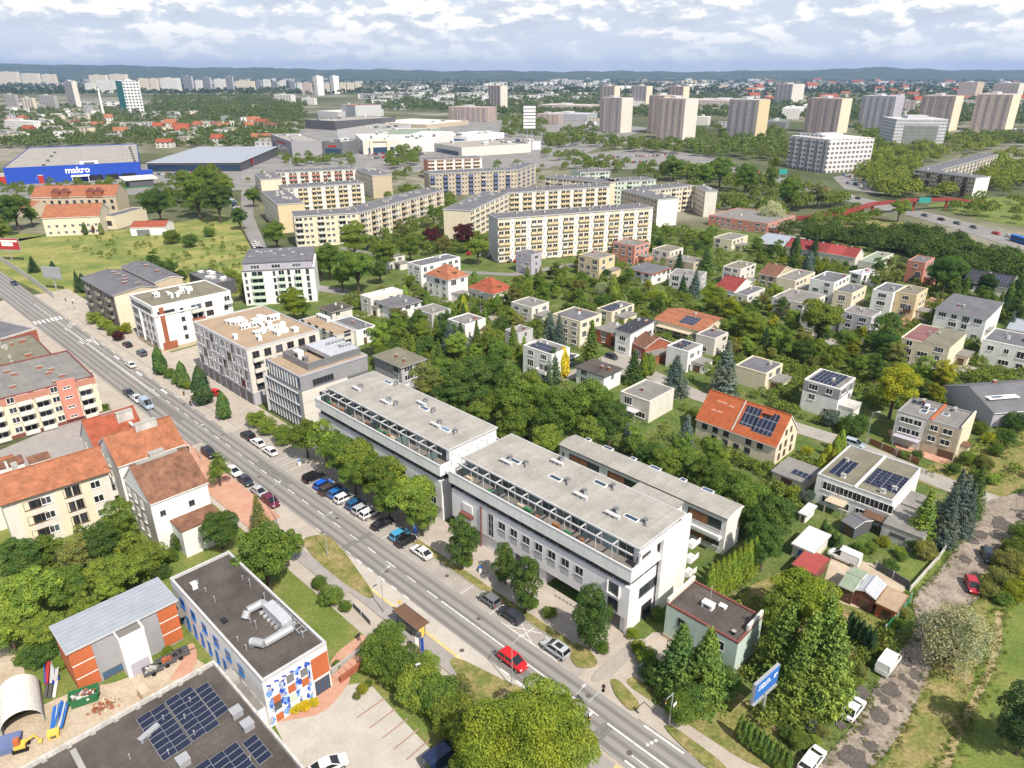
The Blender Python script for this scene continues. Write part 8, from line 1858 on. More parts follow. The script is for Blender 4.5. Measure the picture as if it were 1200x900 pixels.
for k, px, py, hd, col, lab in (
 ('suv', 601, 775, DN, RED, 'bright red car driving down the street'), ('suv', 651, 761, UP, SIL, 'silver people carrier with dark sunroof, parked beside the dark round-crowned trees'),
 ('estate', 598.5, 721, UP, DRK, 'dark grey estate car parked in front of the passage of the longest pergola building'), ('hatch', 573.5, 703, UP, GRY, 'grey hatchback parked one space up from the dark estate car'),
 ('saloon', 494, 647.5, UP, WHT, 'white saloon parked alone behind the angled bays'), ('hatch', 476, 634, NE, BLK, 'black hatchback in the angled bays, next to the bright light-blue car'),
 ('hatch', 469, 627, NE, (.06, .3, .5), 'light-blue car in the angled bays'), ('saloon', 449, 613.5, NE, BLK, 'black saloon in the angled bays, beside a white car'), ('hatch', 433, 602, NE, WHT, 'white hatchback in the angled bays, between silver and black cars'),
 ('hatch', 424.5, 597, NE, SIL, 'silver hatchback in the angled bays'), ('hatch', 417, 591, NE, (.02, .09, .22), 'dark blue car in the angled bays, beside the silver hatchback'), ('hatch', 403.5, 584, NE, WHT, 'white car in the angled bays, between two blue cars'),
 ('hatch', 396, 578, NE, (.02, .13, .4), 'blue car in the angled bays, between a brown and a white car'), ('suv', 387, 574, NE, (.06, .045, .045), 'dark brown car in the angled bays'), ('hatch', 379, 568, NE, (.01, .1, .5), 'vivid blue car in the angled bays near the top'), ('suv', 367.5, 559.5, NE, BLK, 'black car first in the angled bays'),
 ('saloon', 316.5, 529, UP, WHT, 'white saloon at the lower end of three parked by the hedge balls'), ('saloon', 302, 519, UP, WHT, 'white saloon in the middle of three parked by the hedge balls'), ('suv', 290.5, 511, UP, BLK, 'black car at the upper end of three parked by the hedge balls'),
 ('suv', 317.5, 588, DN, (.12, .01, .03), 'maroon car parked on the brick pavement side'), ('saloon', 304, 576.5, DN, SIL, 'silver saloon parked next to the maroon car'), ('saloon', 288, 563.5, DN, DRK, 'dark slate saloon parked on the brick pavement side'), ('saloon', 274, 552.5, DN, WHT, 'white saloon parked on the brick pavement side'), ('suv', 245, 531.5, DN, BLK, 'black car parked half under a thin tree'),
 ('van', 172, 475, DN, (.3, .38, .48), 'silver-blue people carrier parked opposite the cypress trees'), ('saloon', 160.5, 467.5, DN, WHT, 'white saloon parked between a dark car and a silver-blue carrier'), ('saloon', 151, 460.5, DN, DRK, 'dark blue saloon parked first in the upper lay-by'),
 ('suv', 166, 414, UP, (.08, .1, .12), 'dark grey off-roader parked before the red-striped white block'), ('saloon', 149, 403.7, UP, BLK, 'black saloon parked beside the maroon shrub'), ('saloon', 153, 427.5, UP, WHT, 'white car driving up the street'), ('saloon', 16.5, 332, DN, (.02, .03, .09), 'dark blue car driving down the far end of the street'),
 ('hatch', 249.5, 460.5, UP + .4, RED, 'small red car on the forecourt of the tan-roofed block')):
 car(k, px, py, hd, col, lab, GP if 'driving' not in lab else None, sunroof=(px == 651))
rd = math.atan2(G(1148, 640)[1] - G(990, 850)[1], G(1148, 640)[0] - G(990, 850)[0])
car('van', 1041, 778, rd, WHT, 'white panel van parked on the unmade road by the hedge', name='parked_van', cat='van')
car('saloon', 1000, 831, rd, WHT, 'white saloon parked on the patched unmade road below the van')
car('estate', 952, 891, rd, WHT, 'white car with a dark windscreen at the foot of the unmade road')
car('hatch', 1158, 652, rd + PI + .5, (.02, .03, .04), 'dark car parked on the unmade road under the shrubs'); car('hatch', 1139, 686, rd + PI + .5, (.35, .012, .03), 'crimson car parked on the unmade road by the silvery willow')
car('van', 989, 654, SROT + PI, WHT, 'white van among the sheds', name='parked_van', cat='van'); car('suv', 1001, 520.5, SROT, (.35, .42, .5), 'pale blue car behind the flat solar-roofed terrace')
car('saloon', 385, 898, .5, WHT, 'white car on the school car park, cut by the frame'); car('van', 520, 889, .75, (.01, .02, .06), 'dark blue van under the big yellow-green tree', name='parked_van', cat='van')
car('hatch', 717, 418, SROT, DRK, 'dark car before the sloping slate house'); car('hatch', 668, 428, NE, DRK, 'dark car in the drive beside the curved-solar white house'); car('saloon', 671, 418, NE, WHT, 'white car in the drive beside the curved-solar white house')
for px, py, c, lab in ((1083, 379, BLK, 'black car on the brick drive of the ochre house'),): car('saloon', px, py, NE, c, lab)
# small far cars
fm = {}
def far_car(px, py, hd, col):
 if 'c' not in fm:
  b, g, L, w = car_meshes('saloon'); mb = MB()
  for me, i in ((b, 0), (g, 1)): mb.add([v.co[:] for v in me.vertices], [tuple(p.vertices) for p in me.polygons], i)
  fm['c'] = mb.mesh('car', ['paint', 'carglass'])
 x, y = G(px, py); o = link('distant_car', fm['c'], None, (x, y, .15), hd); o.color = (*col, 1); return o
FC = []
rc = random.Random(12)
CC = ((WHT, 'white'), (SIL, 'silver'), (BLK, 'black'), (GRY, 'grey'), ((.03, .1, .3), 'blue'), (RED, 'red'))
for (x0, y0, x1, y1, n, where) in ((432, 182, 505, 176, 34, 'on the mall car park'), (436, 186, 500, 181, 28, 'on the mall car park'), (690, 186, 790, 182, 26, 'on the park-and-ride lot'), (700, 191, 760, 190, 14, 'on the park-and-ride lot'), (986, 205, 1045, 222, 22, 'on the lot behind the white gridded office'), (990, 214, 1040, 226, 12, 'on the lot behind the white gridded office'),
 (270, 232, 279, 247, 7, 'along the lane of the yellow-gabled block'), (299, 285, 306, 297, 5, 'along the lane of the yellow-gabled block'), (432, 292, 446, 290, 6, 'under the courtyard trees'), (600, 307, 580, 303, 6, 'beside the lilac-grey cube house'), (548, 298, 610, 308, 6, 'on the lane above the villas'), (185, 205, 260, 202, 16, 'on the store car park'), (5, 214, 60, 212, 8, 'on the store car park'), (862, 195, 1020, 237, 8, 'driving on the main road'), (1080, 253, 1190, 280, 6, 'driving on the main road')):
 for k in range(n):
  f = (k + rc.uniform(.2, .8)) / n; c, w = rc.choice(CC)
  px, py = x0 + (x1 - x0) * f, y0 + (y1 - y0) * f + rc.uniform(-.5, .5)
  FC.append((far_car(px, py, rc.choice((1.2, 1.3)) if 'driv' not in where else math.atan2(G(x1, y1)[1] - G(x0, y0)[1], G(x1, y1)[0] - G(x0, y0)[0]), c), w, where, px))
# ------------------------------------------------------------------ street furniture
def lamp(label, px, py, h=7.5, arm=(0, 0), group='street lamps'):
 x, y = G(px, py); g = thing('street_lamp', label, 'lamp', (x, y, .1), 0, group)
 MB().tube((0, 0, 0), (0, 0, 1.0), .11, .09).tube((0, 0, 1.0), (0, 0, h), .08, .045).build('post', ['metal'], g)
 ax, ay = arm if arm != (0, 0) else (-NX * 1.2, -NY * 1.2)
 MB().tube((0, 0, h - .1), (ax, ay, h + .25), .045, .035).build('arm', ['metal'], g)
 MB().box(-.32, -.13, 0, .32, .13, .12).build('lamp_head', ['lightgrey'], g, (ax * 1.2, ay * 1.2, h + .22), math.atan2(ay, ax))
for px, py, a, lab in ((450, 719, 1, 'grey street lamp by the bus stop platform'), (384, 651, 1, 'grey street lamp on the wedge-shaped grass verge'), (600, 806, 1, 'grey street lamp on the grass behind the red car'), (325, 612, 1, 'grey street lamp on the brick pavement near the maroon car'), (236, 540, 1, 'grey street lamp beside the thin tree on the brick pavement'), (672, 868, 1, 'grey street lamp beside the big yellow-green tree'),
 (180, 495, 1, 'grey street lamp opposite the tan-roofed block'), (128, 440, 1, 'grey street lamp opposite the red-striped white block'), (82, 395, 1, 'grey street lamp near the brick-gabled building')):
 lamp(lab, px, py, 7.6, (NX * 1.3, NY * 1.3))
lamp('tall lamp on the lane behind the flat solar-roofed terrace', 1013, 527, 9.0, (.9, -.3)); lamp('lamp post between the two pyramid-roofed villas', 563, 367, 7.0, (.6, 0)); lamp('lamp in the car park hedge with a white globe head', 490, 815, 5.0, (.2, .1))
lamp('street lamp under the pergola building trees', 441, 590, 7.6, (-NX, -NY)); lamp('street lamp before the blue-glass office', 384, 540, 7.6, (-NX, -NY))
def signal(label, px, py, arm, h=5.6):
 x, y = G(px, py); g = thing('traffic_light', label, 'traffic light', (x, y, .1), 0, 'traffic lights at the crossing')
 MB().tube((0, 0, 0), (0, 0, h), .1, .07).build('post', ['metal'], g); MB().tube((0, 0, h - .1), (arm[0], arm[1], h + .2), .06, .05).build('arm', ['metal'], g)
 for q in ((arm[0] * .95, arm[1] * .95, h - .55), (.18, 0, 2.4)):
  s = MB().box(-.17, -.17, 0, .17, .17, .95).build('signal_head', ['black'], g, q, SROT)
  for k, m in enumerate(('greenpaint', 'yellowpaint', 'redglass')): MB().tube((.16, 0, .17 + k * .3), (.22, 0, .17 + k * .3), .1, n=10).build('signal_lens', [m], s)
 MB().box(-.35, -.03, 0, .35, .03, .5).build('sign_plate', ['lampwhite'], g, (.4, 0, 3.4), SROT + PI / 2)
signal('traffic light with long arm on the tree side of the crossing', 687, 862, (NX * 3.2, NY * 3.2)); signal('traffic light with white and yellow plates at the hedge side of the crossing', 784, 851, (-NX * 2.0, -NY * 2.0)); signal('traffic light at the junction by the slate-roofed old block', 87, 364, (-1.5, -1.0), 4.2); signal('traffic light on the pavement beside the cypress trees', 226, 478, (-1.2, -.8), 4.2)
# bus shelter
x, y = G(476, 733); g = thing('bus_shelter', 'glass bus shelter with brown roof and yellow ends on the stop platform', 'bus shelter', (*S(41.0, -7.6), .22), SROT)
MB().box(-.3, -.5, 2.35, 5.5, 1.7, 2.5).box(-.36, -.56, 2.3, 5.56, -.5, 2.52, 1).box(-.36, 1.7, 2.3, 5.56, 1.76, 2.52, 1).build('roof', ['brown', 'darkgrey'], g)
for px_, py_ in ((0, 0), (1.7, 0), (3.4, 0), (5.1, 0), (0, 1.2), (5.1, 1.2)): MB().box(-.04, -.04, 0, .04, .04, 2.35).build('post', ['darkgrey'], g, (px_, py_, 0))
for k in range(3): MB().box(.1, -.02, .25, 1.6, .01, 2.1).build('glass_wall', ['green_glass'], g, (k * 1.7, 0, 0))
for q in (0, 5.1): MB().box(-.03, .08, .25, .03, 1.1, 2.1).build('end_panel', ['yellowpaint'], g, (q, 0, 0))
MB().box(.5, .2, .42, 4.6, .6, .48).box(.7, .3, 0, .8, .5, .42).box(4.3, .3, 0, 4.4, .5, .42).build('bench', ['wood'], g)
x, y = G(461, 716); g = thing('stop_sign_post', 'yellow bus stop sign beyond the shelter', 'sign', (*S(41.8, -6.4), .22)); MB().tube((0, 0, 0), (0, 0, 3.0), .04).build('post', ['metal'], g); MB().box(-.3, -.03, 2.4, .3, .03, 3.0).build('plate', ['yellowpaint'], g)
g = thing('flag_banner', 'white, red and blue hanging banners on a dark post by the hedge', 'banner', (*G(493, 772), .22)); MB().tube((0, 0, 0), (0, 0, 4.2), .07).box(-.3, -.2, 3.9, .3, .2, 4.5).build('post', ['darkgrey'], g)
MB().box(-.6, -.02, 1.6, -.1, .02, 3.8).box(-.6, -.021, 1.0, -.1, .021, 1.598, 1).build('white_banner', ['lampwhite', 'redpaint'], g); MB().box(.12, -.02, .9, .55, .02, 3.6).build('blue_banner', ['blue'], g)
g = thing('parking_sign', 'tall blue parking sign by the angled bays', 'sign', (*G(487, 632), .1), SROT); MB().tube((0, 0, 0), (0, 0, 1.2), .06).build('post', ['metal'], g); MB().box(-.4, -.06, 1.2, .4, .06, 3.4).build('board', ['bluepaint'], g); text('P', 1.0, 'lampwhite', g, (-.3, -.07, 2.2), (PI / 2, 0, 0))
for px, py, lab in ((563, 672, 'small white and blue waste bin near the paired dark trees'), (351, 546, 'white and blue waste bin at the head of the angled bays')):
 g = thing('waste_bin', lab, 'bin', (*G(px, py), .2)); MB().tube((0, 0, 0), (0, 0, 1.0), .28, .32, 12).build('drum', ['lampwhite'], g); MB().tube((0, 0, 1.0), (0, 0, 1.25), .33, .2, 12).build('lid', ['bluepaint'], g)
# bollards before the passage
for k in range(9): tag(MB().tube((0, 0, 0), (0, 0, .8), .09, .09, 8).tube((0, 0, .8), (0, 0, .9), .11, .06, 8).build('bollard', ['plaster'], None, (*S(27.5 - k * .75, 13.4 + .02 * k), .2)), 'pale bollard in the row before the ground-floor passage', 'bollard', 'bollards before the passage')
# people
def person(label, px, py, hd, shirt, legs_):
 m = bpy.data.materials.new('clothes'); nt, nd, lk = nodes(m)
 tc = nt.nodes.new('ShaderNodeTexCoord'); sp = nt.nodes.new('ShaderNodeSeparateXYZ'); lk.new(tc.outputs['Object'], sp.inputs[0])
 dv = N(nt, 'ShaderNodeMath', operation='DIVIDE'); dv.inputs[1].default_value = 1.8; lk.new(sp.outputs[2], dv.inputs[0])
 r = ramp(nt, [(0.0, (.02, .02, .02)), (.05, legs_), (.52, shirt), (.82, (.5, .32, .24)), (.95, (.05, .03, .02))]); r.color_ramp.interpolation = 'CONSTANT'
 lk.new(dv.outputs[0], r.inputs[0]); finish(m, nt, r.outputs[0], .8)
 V = [(0, 0, .95), (0, 0, 1.15), (0, 0, 1.38), (0, 0, 1.5), (.02, 0, 1.6), (.02, 0, 1.72), (0, .1, .9), (.05, .11, .5), (-.02, .11, .08), (.1, .11, .04), (0, -.1, .9), (-.1, -.11, .5), (-.22, -.11, .1), (-.1, -.11, .05),
   (0, .2, 1.38), (-.06, .25, 1.12), (.03, .25, .88), (0, -.2, 1.38), (.08, -.25, 1.12), (.2, -.24, .92)]
 E = [(0, 1), (1, 2), (2, 3), (3, 4), (4, 5), (0, 6), (6, 7), (7, 8), (8, 9), (0, 10), (10, 11), (11, 12), (12, 13), (2, 14), (14, 15), (15, 16), (2, 17), (17, 18), (18, 19)]
 Rr = [.15, .15, .17, .06, .1, .085, .095, .065, .045, .04, .095, .065, .045, .04, .065, .05, .035, .065, .05, .035]
 me = bpy.data.meshes.new('person'); me.from_pydata(V, E, []); me.materials.append(m)
 o = link('person', me, None, (*G(px, py), .2), hd)
 md = o.modifiers.new('skin', 'SKIN');
 for v, rr in zip(me.skin_vertices[0].data if me.skin_vertices else [], Rr): v.radius = (rr, rr)
 if me.skin_vertices: me.skin_vertices[0].data[0].use_root = True
 s = o.modifiers.new('smooth', 'SUBSURF'); s.levels = 1; s.render_levels = 1
 tag(o, label, 'person')
person('person in a pale top walking on the footway below the dark round-crowned trees', 686.5, 757, DN, (.7, .65, .6), (.05, .05, .08))
person('person in dark clothes walking on the path by the car park steps', 421, 752, UP, (.03, .03, .04), (.03, .03, .05))
person('person in dark clothes waiting on the pavement by the cypress trees', 224, 477, DN, (.04, .04, .05), (.02, .02, .03))
# billboards
def billboard(label, px, py, hd, w, h, zc, panel, words, group=None):
 x, y = G(px, py); g = thing('billboard', label, 'billboard', (x, y, 0), hd, group)
 MB().tube((0, 0, 0), (0, 0, zc - h / 2), .22, .2, 10).build('post', ['metal'], g)
 MB().box(-w / 2, .1, zc - h / 2, w / 2, .5, zc + h / 2).build('box', ['metal'], g)
 pn = MB().box(-w / 2 + .12, .06, zc - h / 2 + .12, w / 2 - .12, .1, zc + h / 2 - .12).build('panel', [panel], g)
 MB().box(-w / 2, -.1, zc - h / 2 - .35, w / 2, .5, zc - h / 2 - .27).build('catwalk', ['metal'], g)
 return g, pn
f1, f2 = G(884, 832, 4), G(910, 808, 4)
g, pn = billboard('big blue billboard with white writing on a single post, below the mint building', 891.5, 842, math.atan2(f2[1] - f1[1], f2[0] - f1[0]), 5.4, 3.0, 5.9, 'bluepaint', 0)
rg = random.Random(6)
mb = MB()
for row, (z, x0, n, hh) in enumerate(((6.35, -1.9, 7, .42), (5.85, -1.9, 8, .34))):
 for k in range(n):
  x = x0 + k * .36; w = .26
  mb.box(x, .035, z, x + .09, .058, z + hh)
  if rg.random() < .7: mb.box(x + .09, .035, z + hh - .1, x + w, .058, z + hh)
  if rg.random() < .6: mb.box(x + .09, .035, z, x + w, .058, z + .09)
  if rg.random() < .5: mb.box(x + w - .08, .035, z + .1, x + w, .058, z + hh - .1)
mb.box(1.5, .035, 6.2, 2.3, .058, 6.45).box(1.5, .035, 5.9, 2.0, .058, 6.05)
mb.build('lettering', ['lampwhite'], g)
g, pn = billboard('red and white billboard at the corner of the meadow, beyond the boundary wall', 14.5, 306, -.15, 11, 5, 7.5, 'redpaint', 0)
MB().box(-3, .03, 6.6, 2.5, .055, 8.2).box(-4.8, .03, 8.4, 4.8, .055, 9.2).build('lettering', ['lampwhite'], g)
g, pn = billboard('grey billboard seen from its back, near the meadow gate', 66.5, 340, 2.9, 8, 4.2, 7.0, 'sheet_grey', 0)
# walls and fences
def fence(label, pts, h, mat, name='fence', post=3.0, pmat='metal', solid=True):
 w = [G(*p) for p in pts]; g = thing(name, label, 'wall' if 'wall' in name else 'fence', w[0])
 for a, b in zip(w, w[1:]):
  d = Vector(b) - Vector(a); L = d.length; ang = math.atan2(d.y, d.x)
  o = MB().box(0, -.06, .05, L, .06, h).build('panel', [mat], g, (a[0] - w[0][0], a[1] - w[0][1], 0), ang)
  for k in range(int(L / post) + 1): MB().box(-.1, -.1, 0, .1, .1, h + .08).build('post', [pmat], g, (a[0] - w[0][0] + d.x / L * k * post, a[1] - w[0][1] + d.y / L * k * post, 0))
 return g
fence('long weathered concrete wall between the street and the meadow', ((-40, 283), (0, 305), (40, 332), (64, 351)), 2.4, 'plaster', 'boundary_wall', 4, 'concrete')
fence('low pale concrete wall along the unmade road and the terrace garden', ((1066, 693), (1100, 655), (1126, 618), (1148, 590)), 1.1, 'plaster', 'garden_wall', 3, 'plaster')
fence('dark green mesh fence below the shed row', ((1036, 742), (1050, 728), (1066, 705)), 1.6, 'greenpaint'); fence('black sliding gate across the shed drive', ((1026, 667), (1064, 690)), 1.5, 'darkgrey', 'gate')
fence('brown board fence before the white-and-beige pair', ((1018, 520), (1050, 534), (1076, 545)), 1.5, 'planks'); fence('dark fence along the lane of the yellow-gabled block', ((272, 245), (284, 270), (300, 300)), 1.8, 'darkgrey')
fence('low dark railing beside the path and school lawn', ((414, 712), (424, 722), (434, 733)), .9, 'darkgrey')
# steps and ramp walls by the school entrance
g = thing('garden_steps', 'brick steps and retaining walls between school entrance and path', 'steps', (*G(398, 800), .1), math.atan2(G(428, 780)[1] - G(398, 803)[1], G(428, 780)[0] - G(398, 803)[0]))
for k in range(5): MB().box(k * .9, 0, 0, k * .9 + .9, 1.6, .12 + .14 * k).build('tread', ['brick_paving'], g)
MB().box(0, -.35, 0, 5.2, -.02, 1.0).build('side_wall', ['brick'], g); MB().box(0, 1.65, 0, 5.4, 1.95, 1.1).build('side_wall', ['concrete'], g)
# footbridge over the main road
g = thing('footbridge', 'red-decked footbridge ramping over the main road', 'bridge', G(1035, 255))
o0 = G(1035, 255); zb = 6.0
pts = [(*G(934, 258), .6), (*G(985, 252, 3), 3.0), (*G(1023, 240, zb), zb), (*G(1072, 235.5, zb), zb), (*G(1110, 234.5, 5.2), 5.2), (*G(1150, 237, 2.5), 2.5)]
pts = [(p[0] - o0[0], p[1] - o0[1], p[2]) for p in pts]
dk = MB(); rl = MB()
for p, q in zip(pts, pts[1:]):
 dk.bar(p, q, 3.2, .4)
 d = Vector((q[0] - p[0], q[1] - p[1], 0)).normalized(); n = Vector((-d.y, d.x, 0)) * 1.65
 for s in (1, -1): rl.bar(Vector(p) + n * s + Vector((0, 0, .8)), Vector(q) + n * s + Vector((0, 0, .8)), .1, .9)
dk.build('deck', ['bridgered'], g); rl.build('railing', ['bridgered'], g)
for p in pts[1:-1]: MB().box(-.5, -.5, 0, .5, .5, p[2]).build('pier', ['bridgered'], g, (p[0], p[1], 0))
MB().box(0, 0, 0, 7, .2, 3).build('road_sign', ['teal'], g, (pts[3][0] + 1, pts[3][1] - 2.4, zb - .6))
g = thing('road_sign', 'teal motorway sign board beside the main road', 'sign', G(917, 209)); MB().box(-3, 0, 3, 3, .2, 7).build('board', ['teal'], g); MB().box(-2.6, .21, 0, -2.3, .5, 6).box(2.3, .21, 0, 2.6, .5, 6).build('post', ['metal'], g)
g = thing('city_bus', 'blue and white bus on the main road at the frame edge', 'bus', (*G(1196, 285), .15), math.atan2(G(1190, 283)[1] - G(1130, 265)[1], G(1190, 283)[0] - G(1130, 265)[0]))
MB().box(-6, -1.25, .4, 6, 1.25, 1.3).box(-6, -1.2, 2.2, 6, 1.2, 3.0).build('body', ['bluepaint'], g); MB().box(-5.95, -1.22, 1.31, 5.95, 1.22, 2.19).build('glazing', ['carglass'], g)
for sx in (-3.8, 3.6):
 for sy in (-1.2, 1.2): MB().tube((sx, sy - .12, .45), (sx, sy + .12, .45), .45, n=12).build('wheel', ['rubber'], g)
g = thing('mast', 'slender white chimney mast rising from the western trees', 'mast', G(122, 137)); MB().tube((0, 0, 0), (0, 0, 48), 2.2, 1.4, 10).build('shaft', ['lampwhite'], g); MB().tube((0, 0, 48), (0, 0, 49), 1.8, 1.8, 10).build('cap', ['concrete'], g)
# roof units of all blocks are in; close the buildings
for b in [b1, b2]: b.finish()
"""finish every building that still has spilled parts"""
# ------------------------------------------------------------------ labels of the plants, far houses and cars: what each stands by, then its rank outwards from there
U1 = 'first second third fourth fifth sixth seventh eighth ninth tenth eleventh twelfth thirteenth fourteenth fifteenth sixteenth seventeenth eighteenth nineteenth'.split()
class Ordinals:
 def __getitem__(s, n):
  if n < 20: return U1[n - 1]
  t = ('twenty', 'thirty', 'forty', 'fifty')[n // 10 - 2]
  return t[:-1] + 'ieth' if n % 10 == 0 else t + '-' + U1[n % 10 - 1]
ORD = Ordinals()
def relation(x, y, c, rad):
 ax, ay = PX(x, y, 0); bx, by_ = PX(c[0], c[1], 0)
 dx, dy = x - c[0], y - c[1]
 d = math.hypot(*c); f = (dx * c[0] + dy * c[1]) / d; s = (dx * c[1] - dy * c[0]) / d
 if abs(s) > abs(f): return 'beside'
 return 'behind' if f > 0 else 'in front of'
LAND += [('the bus shelter', S(41, -7), 2, 3), ('the blue billboard', G(891, 842), 6, 3), ('the unmade road', G(1090, 720), 0, 12), ('the school car park', G(430, 850), 0, 12), ('the meadow billboard', G(66, 340), 7, 4), ('the footbridge', G(1035, 255), 6, 20), ('the main road bend', G(985, 231), 0, 12), ('the angled parking bays', S(85, 6), 0, 12), ('the brick pavement', S(100, -9), 0, 10), ('the crossing', S(0, 5), 0, 5)]
groups = {}
for g, noun, word, x, y, r, h in PLANTS:
 sh, c, hh, rad = min(LAND, key=lambda l: math.hypot(x - l[1][0], y - l[1][1]) - l[3] * .6)
 size = 'small ' if r < 1.6 and noun != 'columnar conifer' else 'big ' if r > 4.2 else ''
 key = (f'{size}{word} {noun}', relation(x, y, c, rad), sh)
 groups.setdefault(key, []).append((math.hypot(x - c[0], y - c[1]), g))
for (n, rel, sh), L in groups.items():
 L.sort(key=lambda t: t[0])
 for i, (d, g) in enumerate(L):
  n = n.replace('leafy ', '') if len(n.split()) > 5 else n
  lab = f'{n} {rel} {sh}' if len(L) == 1 else f'{ORD[i + 1]} {n} out from {sh}, {rel} it'
  g['label'] = lab
  g['group'] = 'bushes of the gardens' if g['category'] == 'bush' else 'trees of the gardens and streets'
groups = {}
def far_label(items, grp, cat):
 gs = {}
 for o, w, noun, extra, x, y in items:
  cands = [l for l in LAND if math.hypot(l[1][0], l[1][1]) > 330] if not extra else None
  if extra: key = (f'{w} {noun} {extra}', '', ''); d = math.hypot(x, y)
  else:
   sh, c, hh, rad = min(cands, key=lambda l: math.hypot(x - l[1][0], y - l[1][1])); key = (f'{w} {noun}', relation(x, y, c, rad), sh); d = math.hypot(x - c[0], y - c[1])
  gs.setdefault(key, []).append((d, o))
 for (n, rel, sh), L in gs.items():
  L.sort(key=lambda t: t[0])
  for i, (d, o) in enumerate(L):
   o['label'] = n + (f' far {rel} {sh}' if sh else '') if len(L) == 1 else (f'{ORD[i + 1]} {n} out from {sh}, {rel} it' if sh else f'{ORD[i + 1]} {n}, counted eastwards')
   o['category'] = cat; o['group'] = grp
far_label([(o, k, 'house', '', o.location.x, o.location.y) for o, k, px, py in FAR], 'houses of the far suburbs', 'house')
far_label([(o, w, 'car', wh, px * 10, 0) for o, w, wh, px in FC], 'far parked and driving cars', 'car')
# ------------------------------------------------------------------ far hills
ground_mat('forest', [(0.35, (0.035, 0.055, 0.026)), (0.58, (0.06, 0.085, 0.035)), (0.7, (0.14, 0.145, 0.09))], 0.004, fine=0.3, fsc=.02)
def hills():
 n = 320; rr_ = random.Random(2); vs = []; fs = []
 for j, (rad, fr) in enumerate(((6500, 0), (7400, .35), (8400, .85), (9200, 1.0), (10200, .6))):
  for i in range(n):
   a = math.radians(-46 + 92 * i / (n - 1)); px = 600 + F * math.tan(a) / CP
   yh = float(np.interp(px, [-400, 0, 60, 200, 400, 600, 830, 920, 1030, 1120, 1200, 1600], [77.0, 77.2, 77.6, 79.2, 81, 82.6, 83.0, 82.0, 80.0, 81.6, 82.2, 82.5]))
   top = CH + (83.0 - yh) / F * rad * 1.16 / math.cos(a) * .99 - 8
   top += 5 * math.sin(i * .21) + 4 * math.sin(i * .63 + j) + rr_.uniform(-4, 4)
   vs.append((rad / math.cos(a) * math.sin(a), rad, max(2, top * fr)))
 for j in range(4):
  for i in range(n - 1): fs.append((j * n + i, j * n + i + 1, (j + 1) * n + i + 1, (j + 1) * n + i))
 me = bpy.data.meshes.new('hills'); me.from_pydata(vs, [], fs); me.materials.append(M['forest'])
 o = link('hills', me); o['kind'] = 'structure'
hills()
# ------------------------------------------------------------------ air
hz = bpy.data.materials.new('air'); nt, nd, lk = nodes(hz)
v = nt.nodes.new('ShaderNodeVolumePrincipled'); v.inputs['Color'].default_value = (0.38, 0.58, 1.0, 1); v.inputs['Density'].default_value = HAZE; v.inputs['Anisotropy'].default_value = 0.2
o_ = nt.nodes.new('ShaderNodeOutputMaterial'); lk.new(v.outputs[0], o_.inputs['Volume'])
if HAZE > 0:
 o = MB().box(-9900, -200, -1.3, 9900, 12000, 190).build('haze', [hz]); o['kind'] = 'stuff'
# ------------------------------------------------------------------ sky, sun, camera
SUN_EL, SUN_AZ = 51.0, -56.0          # direction towards the sun, degrees; azimuth from +x towards +y
w = bpy.data.worlds.new('World'); scene.world = w; nt, nd, lk = nodes(w)
sky = nt.nodes.new('ShaderNodeTexSky'); sky.sky_type = 'NISHITA'; sky.sun_disc = False
sky.sun_elevation = math.radians(SUN_EL); sky.sun_rotation = math.radians(90 - SUN_AZ); sky.altitude = 100; sky.air_density = 1.0; sky.dust_density = 1.5; sky.ozone_density = 1.0
bg = N(nt, 'ShaderNodeBackground', Strength=SKY); lk.new(sky.outputs[0], bg.inputs['Color'])
# clouds by direction: a layer at a height, seen in perspective, lit tops and grey-blue bases
tc = nt.nodes.new('ShaderNodeTexCoord'); sp = nt.nodes.new('ShaderNodeSeparateXYZ'); lk.new(tc.outputs['Generated'], sp.inputs[0])
mp = nt.nodes.new('ShaderNodeMapping'); mp.inputs['Scale'].default_value = (8.0, 8.0, 19.0); mp.inputs['Location'].default_value = (3.1, 1.2, 0); lk.new(tc.outputs['Generated'], mp.inputs['Vector'])
n1 = N(nt, 'ShaderNodeTexNoise', Scale=1.35, Detail=10, Roughness=0.57, Distortion=0.15); lk.new(mp.outputs[0], n1.inputs['Vector'])
cov = ramp(nt, [(0.43, 0.05), (0.52, 1.0)]); lk.new(n1.outputs['Fac'], cov.inputs[0])
mp2 = nt.nodes.new('ShaderNodeMapping'); mp2.inputs['Scale'].default_value = (8.0, 8.0, 19.0); mp2.inputs['Location'].default_value = (3.1 + .06, 1.2 - .05, .15); lk.new(tc.outputs['Generated'], mp2.inputs['Vector'])
n2 = N(nt, 'ShaderNodeTexNoise', Scale=1.35, Detail=10, Roughness=0.57, Distortion=0.15); lk.new(mp2.outputs[0], n2.inputs['Vector'])
df = N(nt, 'ShaderNodeMath', operation='SUBTRACT'); lk.new(n1.outputs['Fac'], df.inputs[0]); lk.new(n2.outputs['Fac'], df.inputs[1])
sh = ramp(nt, [(0.44, (0.56, 0.62, 0.72)), (0.5, (0.72, 0.76, 0.82)), (0.545, (1.05, 1.03, 1.0))])
ad = N(nt, 'ShaderNodeMath', operation='MULTIPLY_ADD'); ad.inputs[1].default_value = 1.0; ad.inputs[2].default_value = 0.5; lk.new(df.outputs[0], ad.inputs[0]); lk.new(ad.outputs[0], sh.inputs[0])
cl = N(nt, 'ShaderNodeBackground', Strength=CLOUD); lk.new(sh.outputs[0], cl.inputs['Color'])
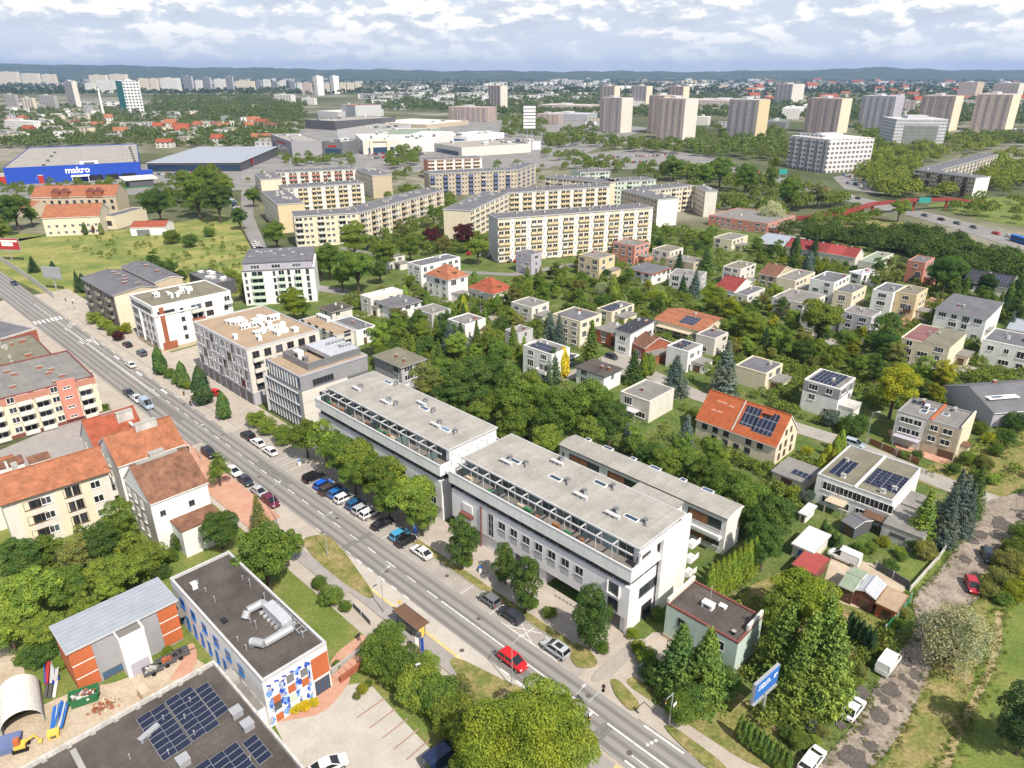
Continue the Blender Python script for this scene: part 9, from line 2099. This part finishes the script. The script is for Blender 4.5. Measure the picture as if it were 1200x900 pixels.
# clouds fade into the bright haze just over the horizon
fd = ramp(nt, [(0.0, 0.1), (0.03, 0.45), (0.06, 1.0)]); lk.new(sp.outputs[2], fd.inputs[0])
fo = ramp(nt, [(0.3, 1.0), (0.6, 0.45)]); lk.new(sp.outputs[2], fo.inputs[0])   # fewer clouds overhead
fp = N(nt, 'ShaderNodeMath', operation='MULTIPLY'); lk.new(fo.outputs[0], fp.inputs[0]); lk.new(fd.outputs[0], fp.inputs[1])
fm_ = N(nt, 'ShaderNodeMath', operation='MULTIPLY'); lk.new(cov.outputs[0], fm_.inputs[0]); lk.new(fp.outputs[0], fm_.inputs[1])
hzb = N(nt, 'ShaderNodeBackground', Strength=CLOUD); hzb.inputs['Color'].default_value = (0.63, 0.7, 0.82, 1)
hf = ramp(nt, [(0.0, 0.95), (0.1, 0.85), (0.3, 0.3), (0.6, .15)]); lk.new(sp.outputs[2], hf.inputs[0])
m0 = nt.nodes.new('ShaderNodeMixShader'); lk.new(hf.outputs[0], m0.inputs[0]); lk.new(bg.outputs[0], m0.inputs[1]); lk.new(hzb.outputs[0], m0.inputs[2])
mx = nt.nodes.new('ShaderNodeMixShader'); lk.new(fm_.outputs[0], mx.inputs[0]); lk.new(m0.outputs[0], mx.inputs[1]); lk.new(cl.outputs[0], mx.inputs[2])
wo = nt.nodes.new('ShaderNodeOutputWorld'); lk.new(mx.outputs[0], wo.inputs['Surface'])
sl = bpy.data.lights.new('sun', 'SUN'); sl.energy = SUN; sl.angle = math.radians(0.5); sl.color = (1.0, 0.92, 0.8)
so = bpy.data.objects.new('sun', sl); C.objects.link(so)
a, e = math.radians(SUN_AZ), math.radians(SUN_EL)
so.rotation_euler = Vector((-math.cos(e) * math.cos(a), -math.cos(e) * math.sin(a), -math.sin(e))).to_track_quat('-Z', 'Y').to_euler()
cam = bpy.data.cameras.new('camera'); co = bpy.data.objects.new('camera', cam); C.objects.link(co)
cam.sensor_width = 36.0; cam.lens = 36.0 * F / 1200; cam.clip_start = 1.0; cam.clip_end = 30000
co.location = (0, 0, CH); co.rotation_euler = (PI / 2 - PITCH, 0, 0)
scene.camera = co
scene.render.engine = 'CYCLES'
scene.view_settings.view_transform = 'Standard'; scene.view_settings.look = 'None'; scene.view_settings.exposure = EXPO; scene.view_settings.gamma = 1.0; scene.view_settings.use_curve_mapping = False
cy = scene.cycles; cy.max_bounces = 5; cy.diffuse_bounces = 2; cy.glossy_bounces = 2; cy.transmission_bounces = 2; cy.volume_bounces = 0; cy.transparent_max_bounces = 4
cy.use_denoising = True; cy.use_adaptive_sampling = True; cy.adaptive_threshold = 0.02
print('objects', len(bpy.data.objects))
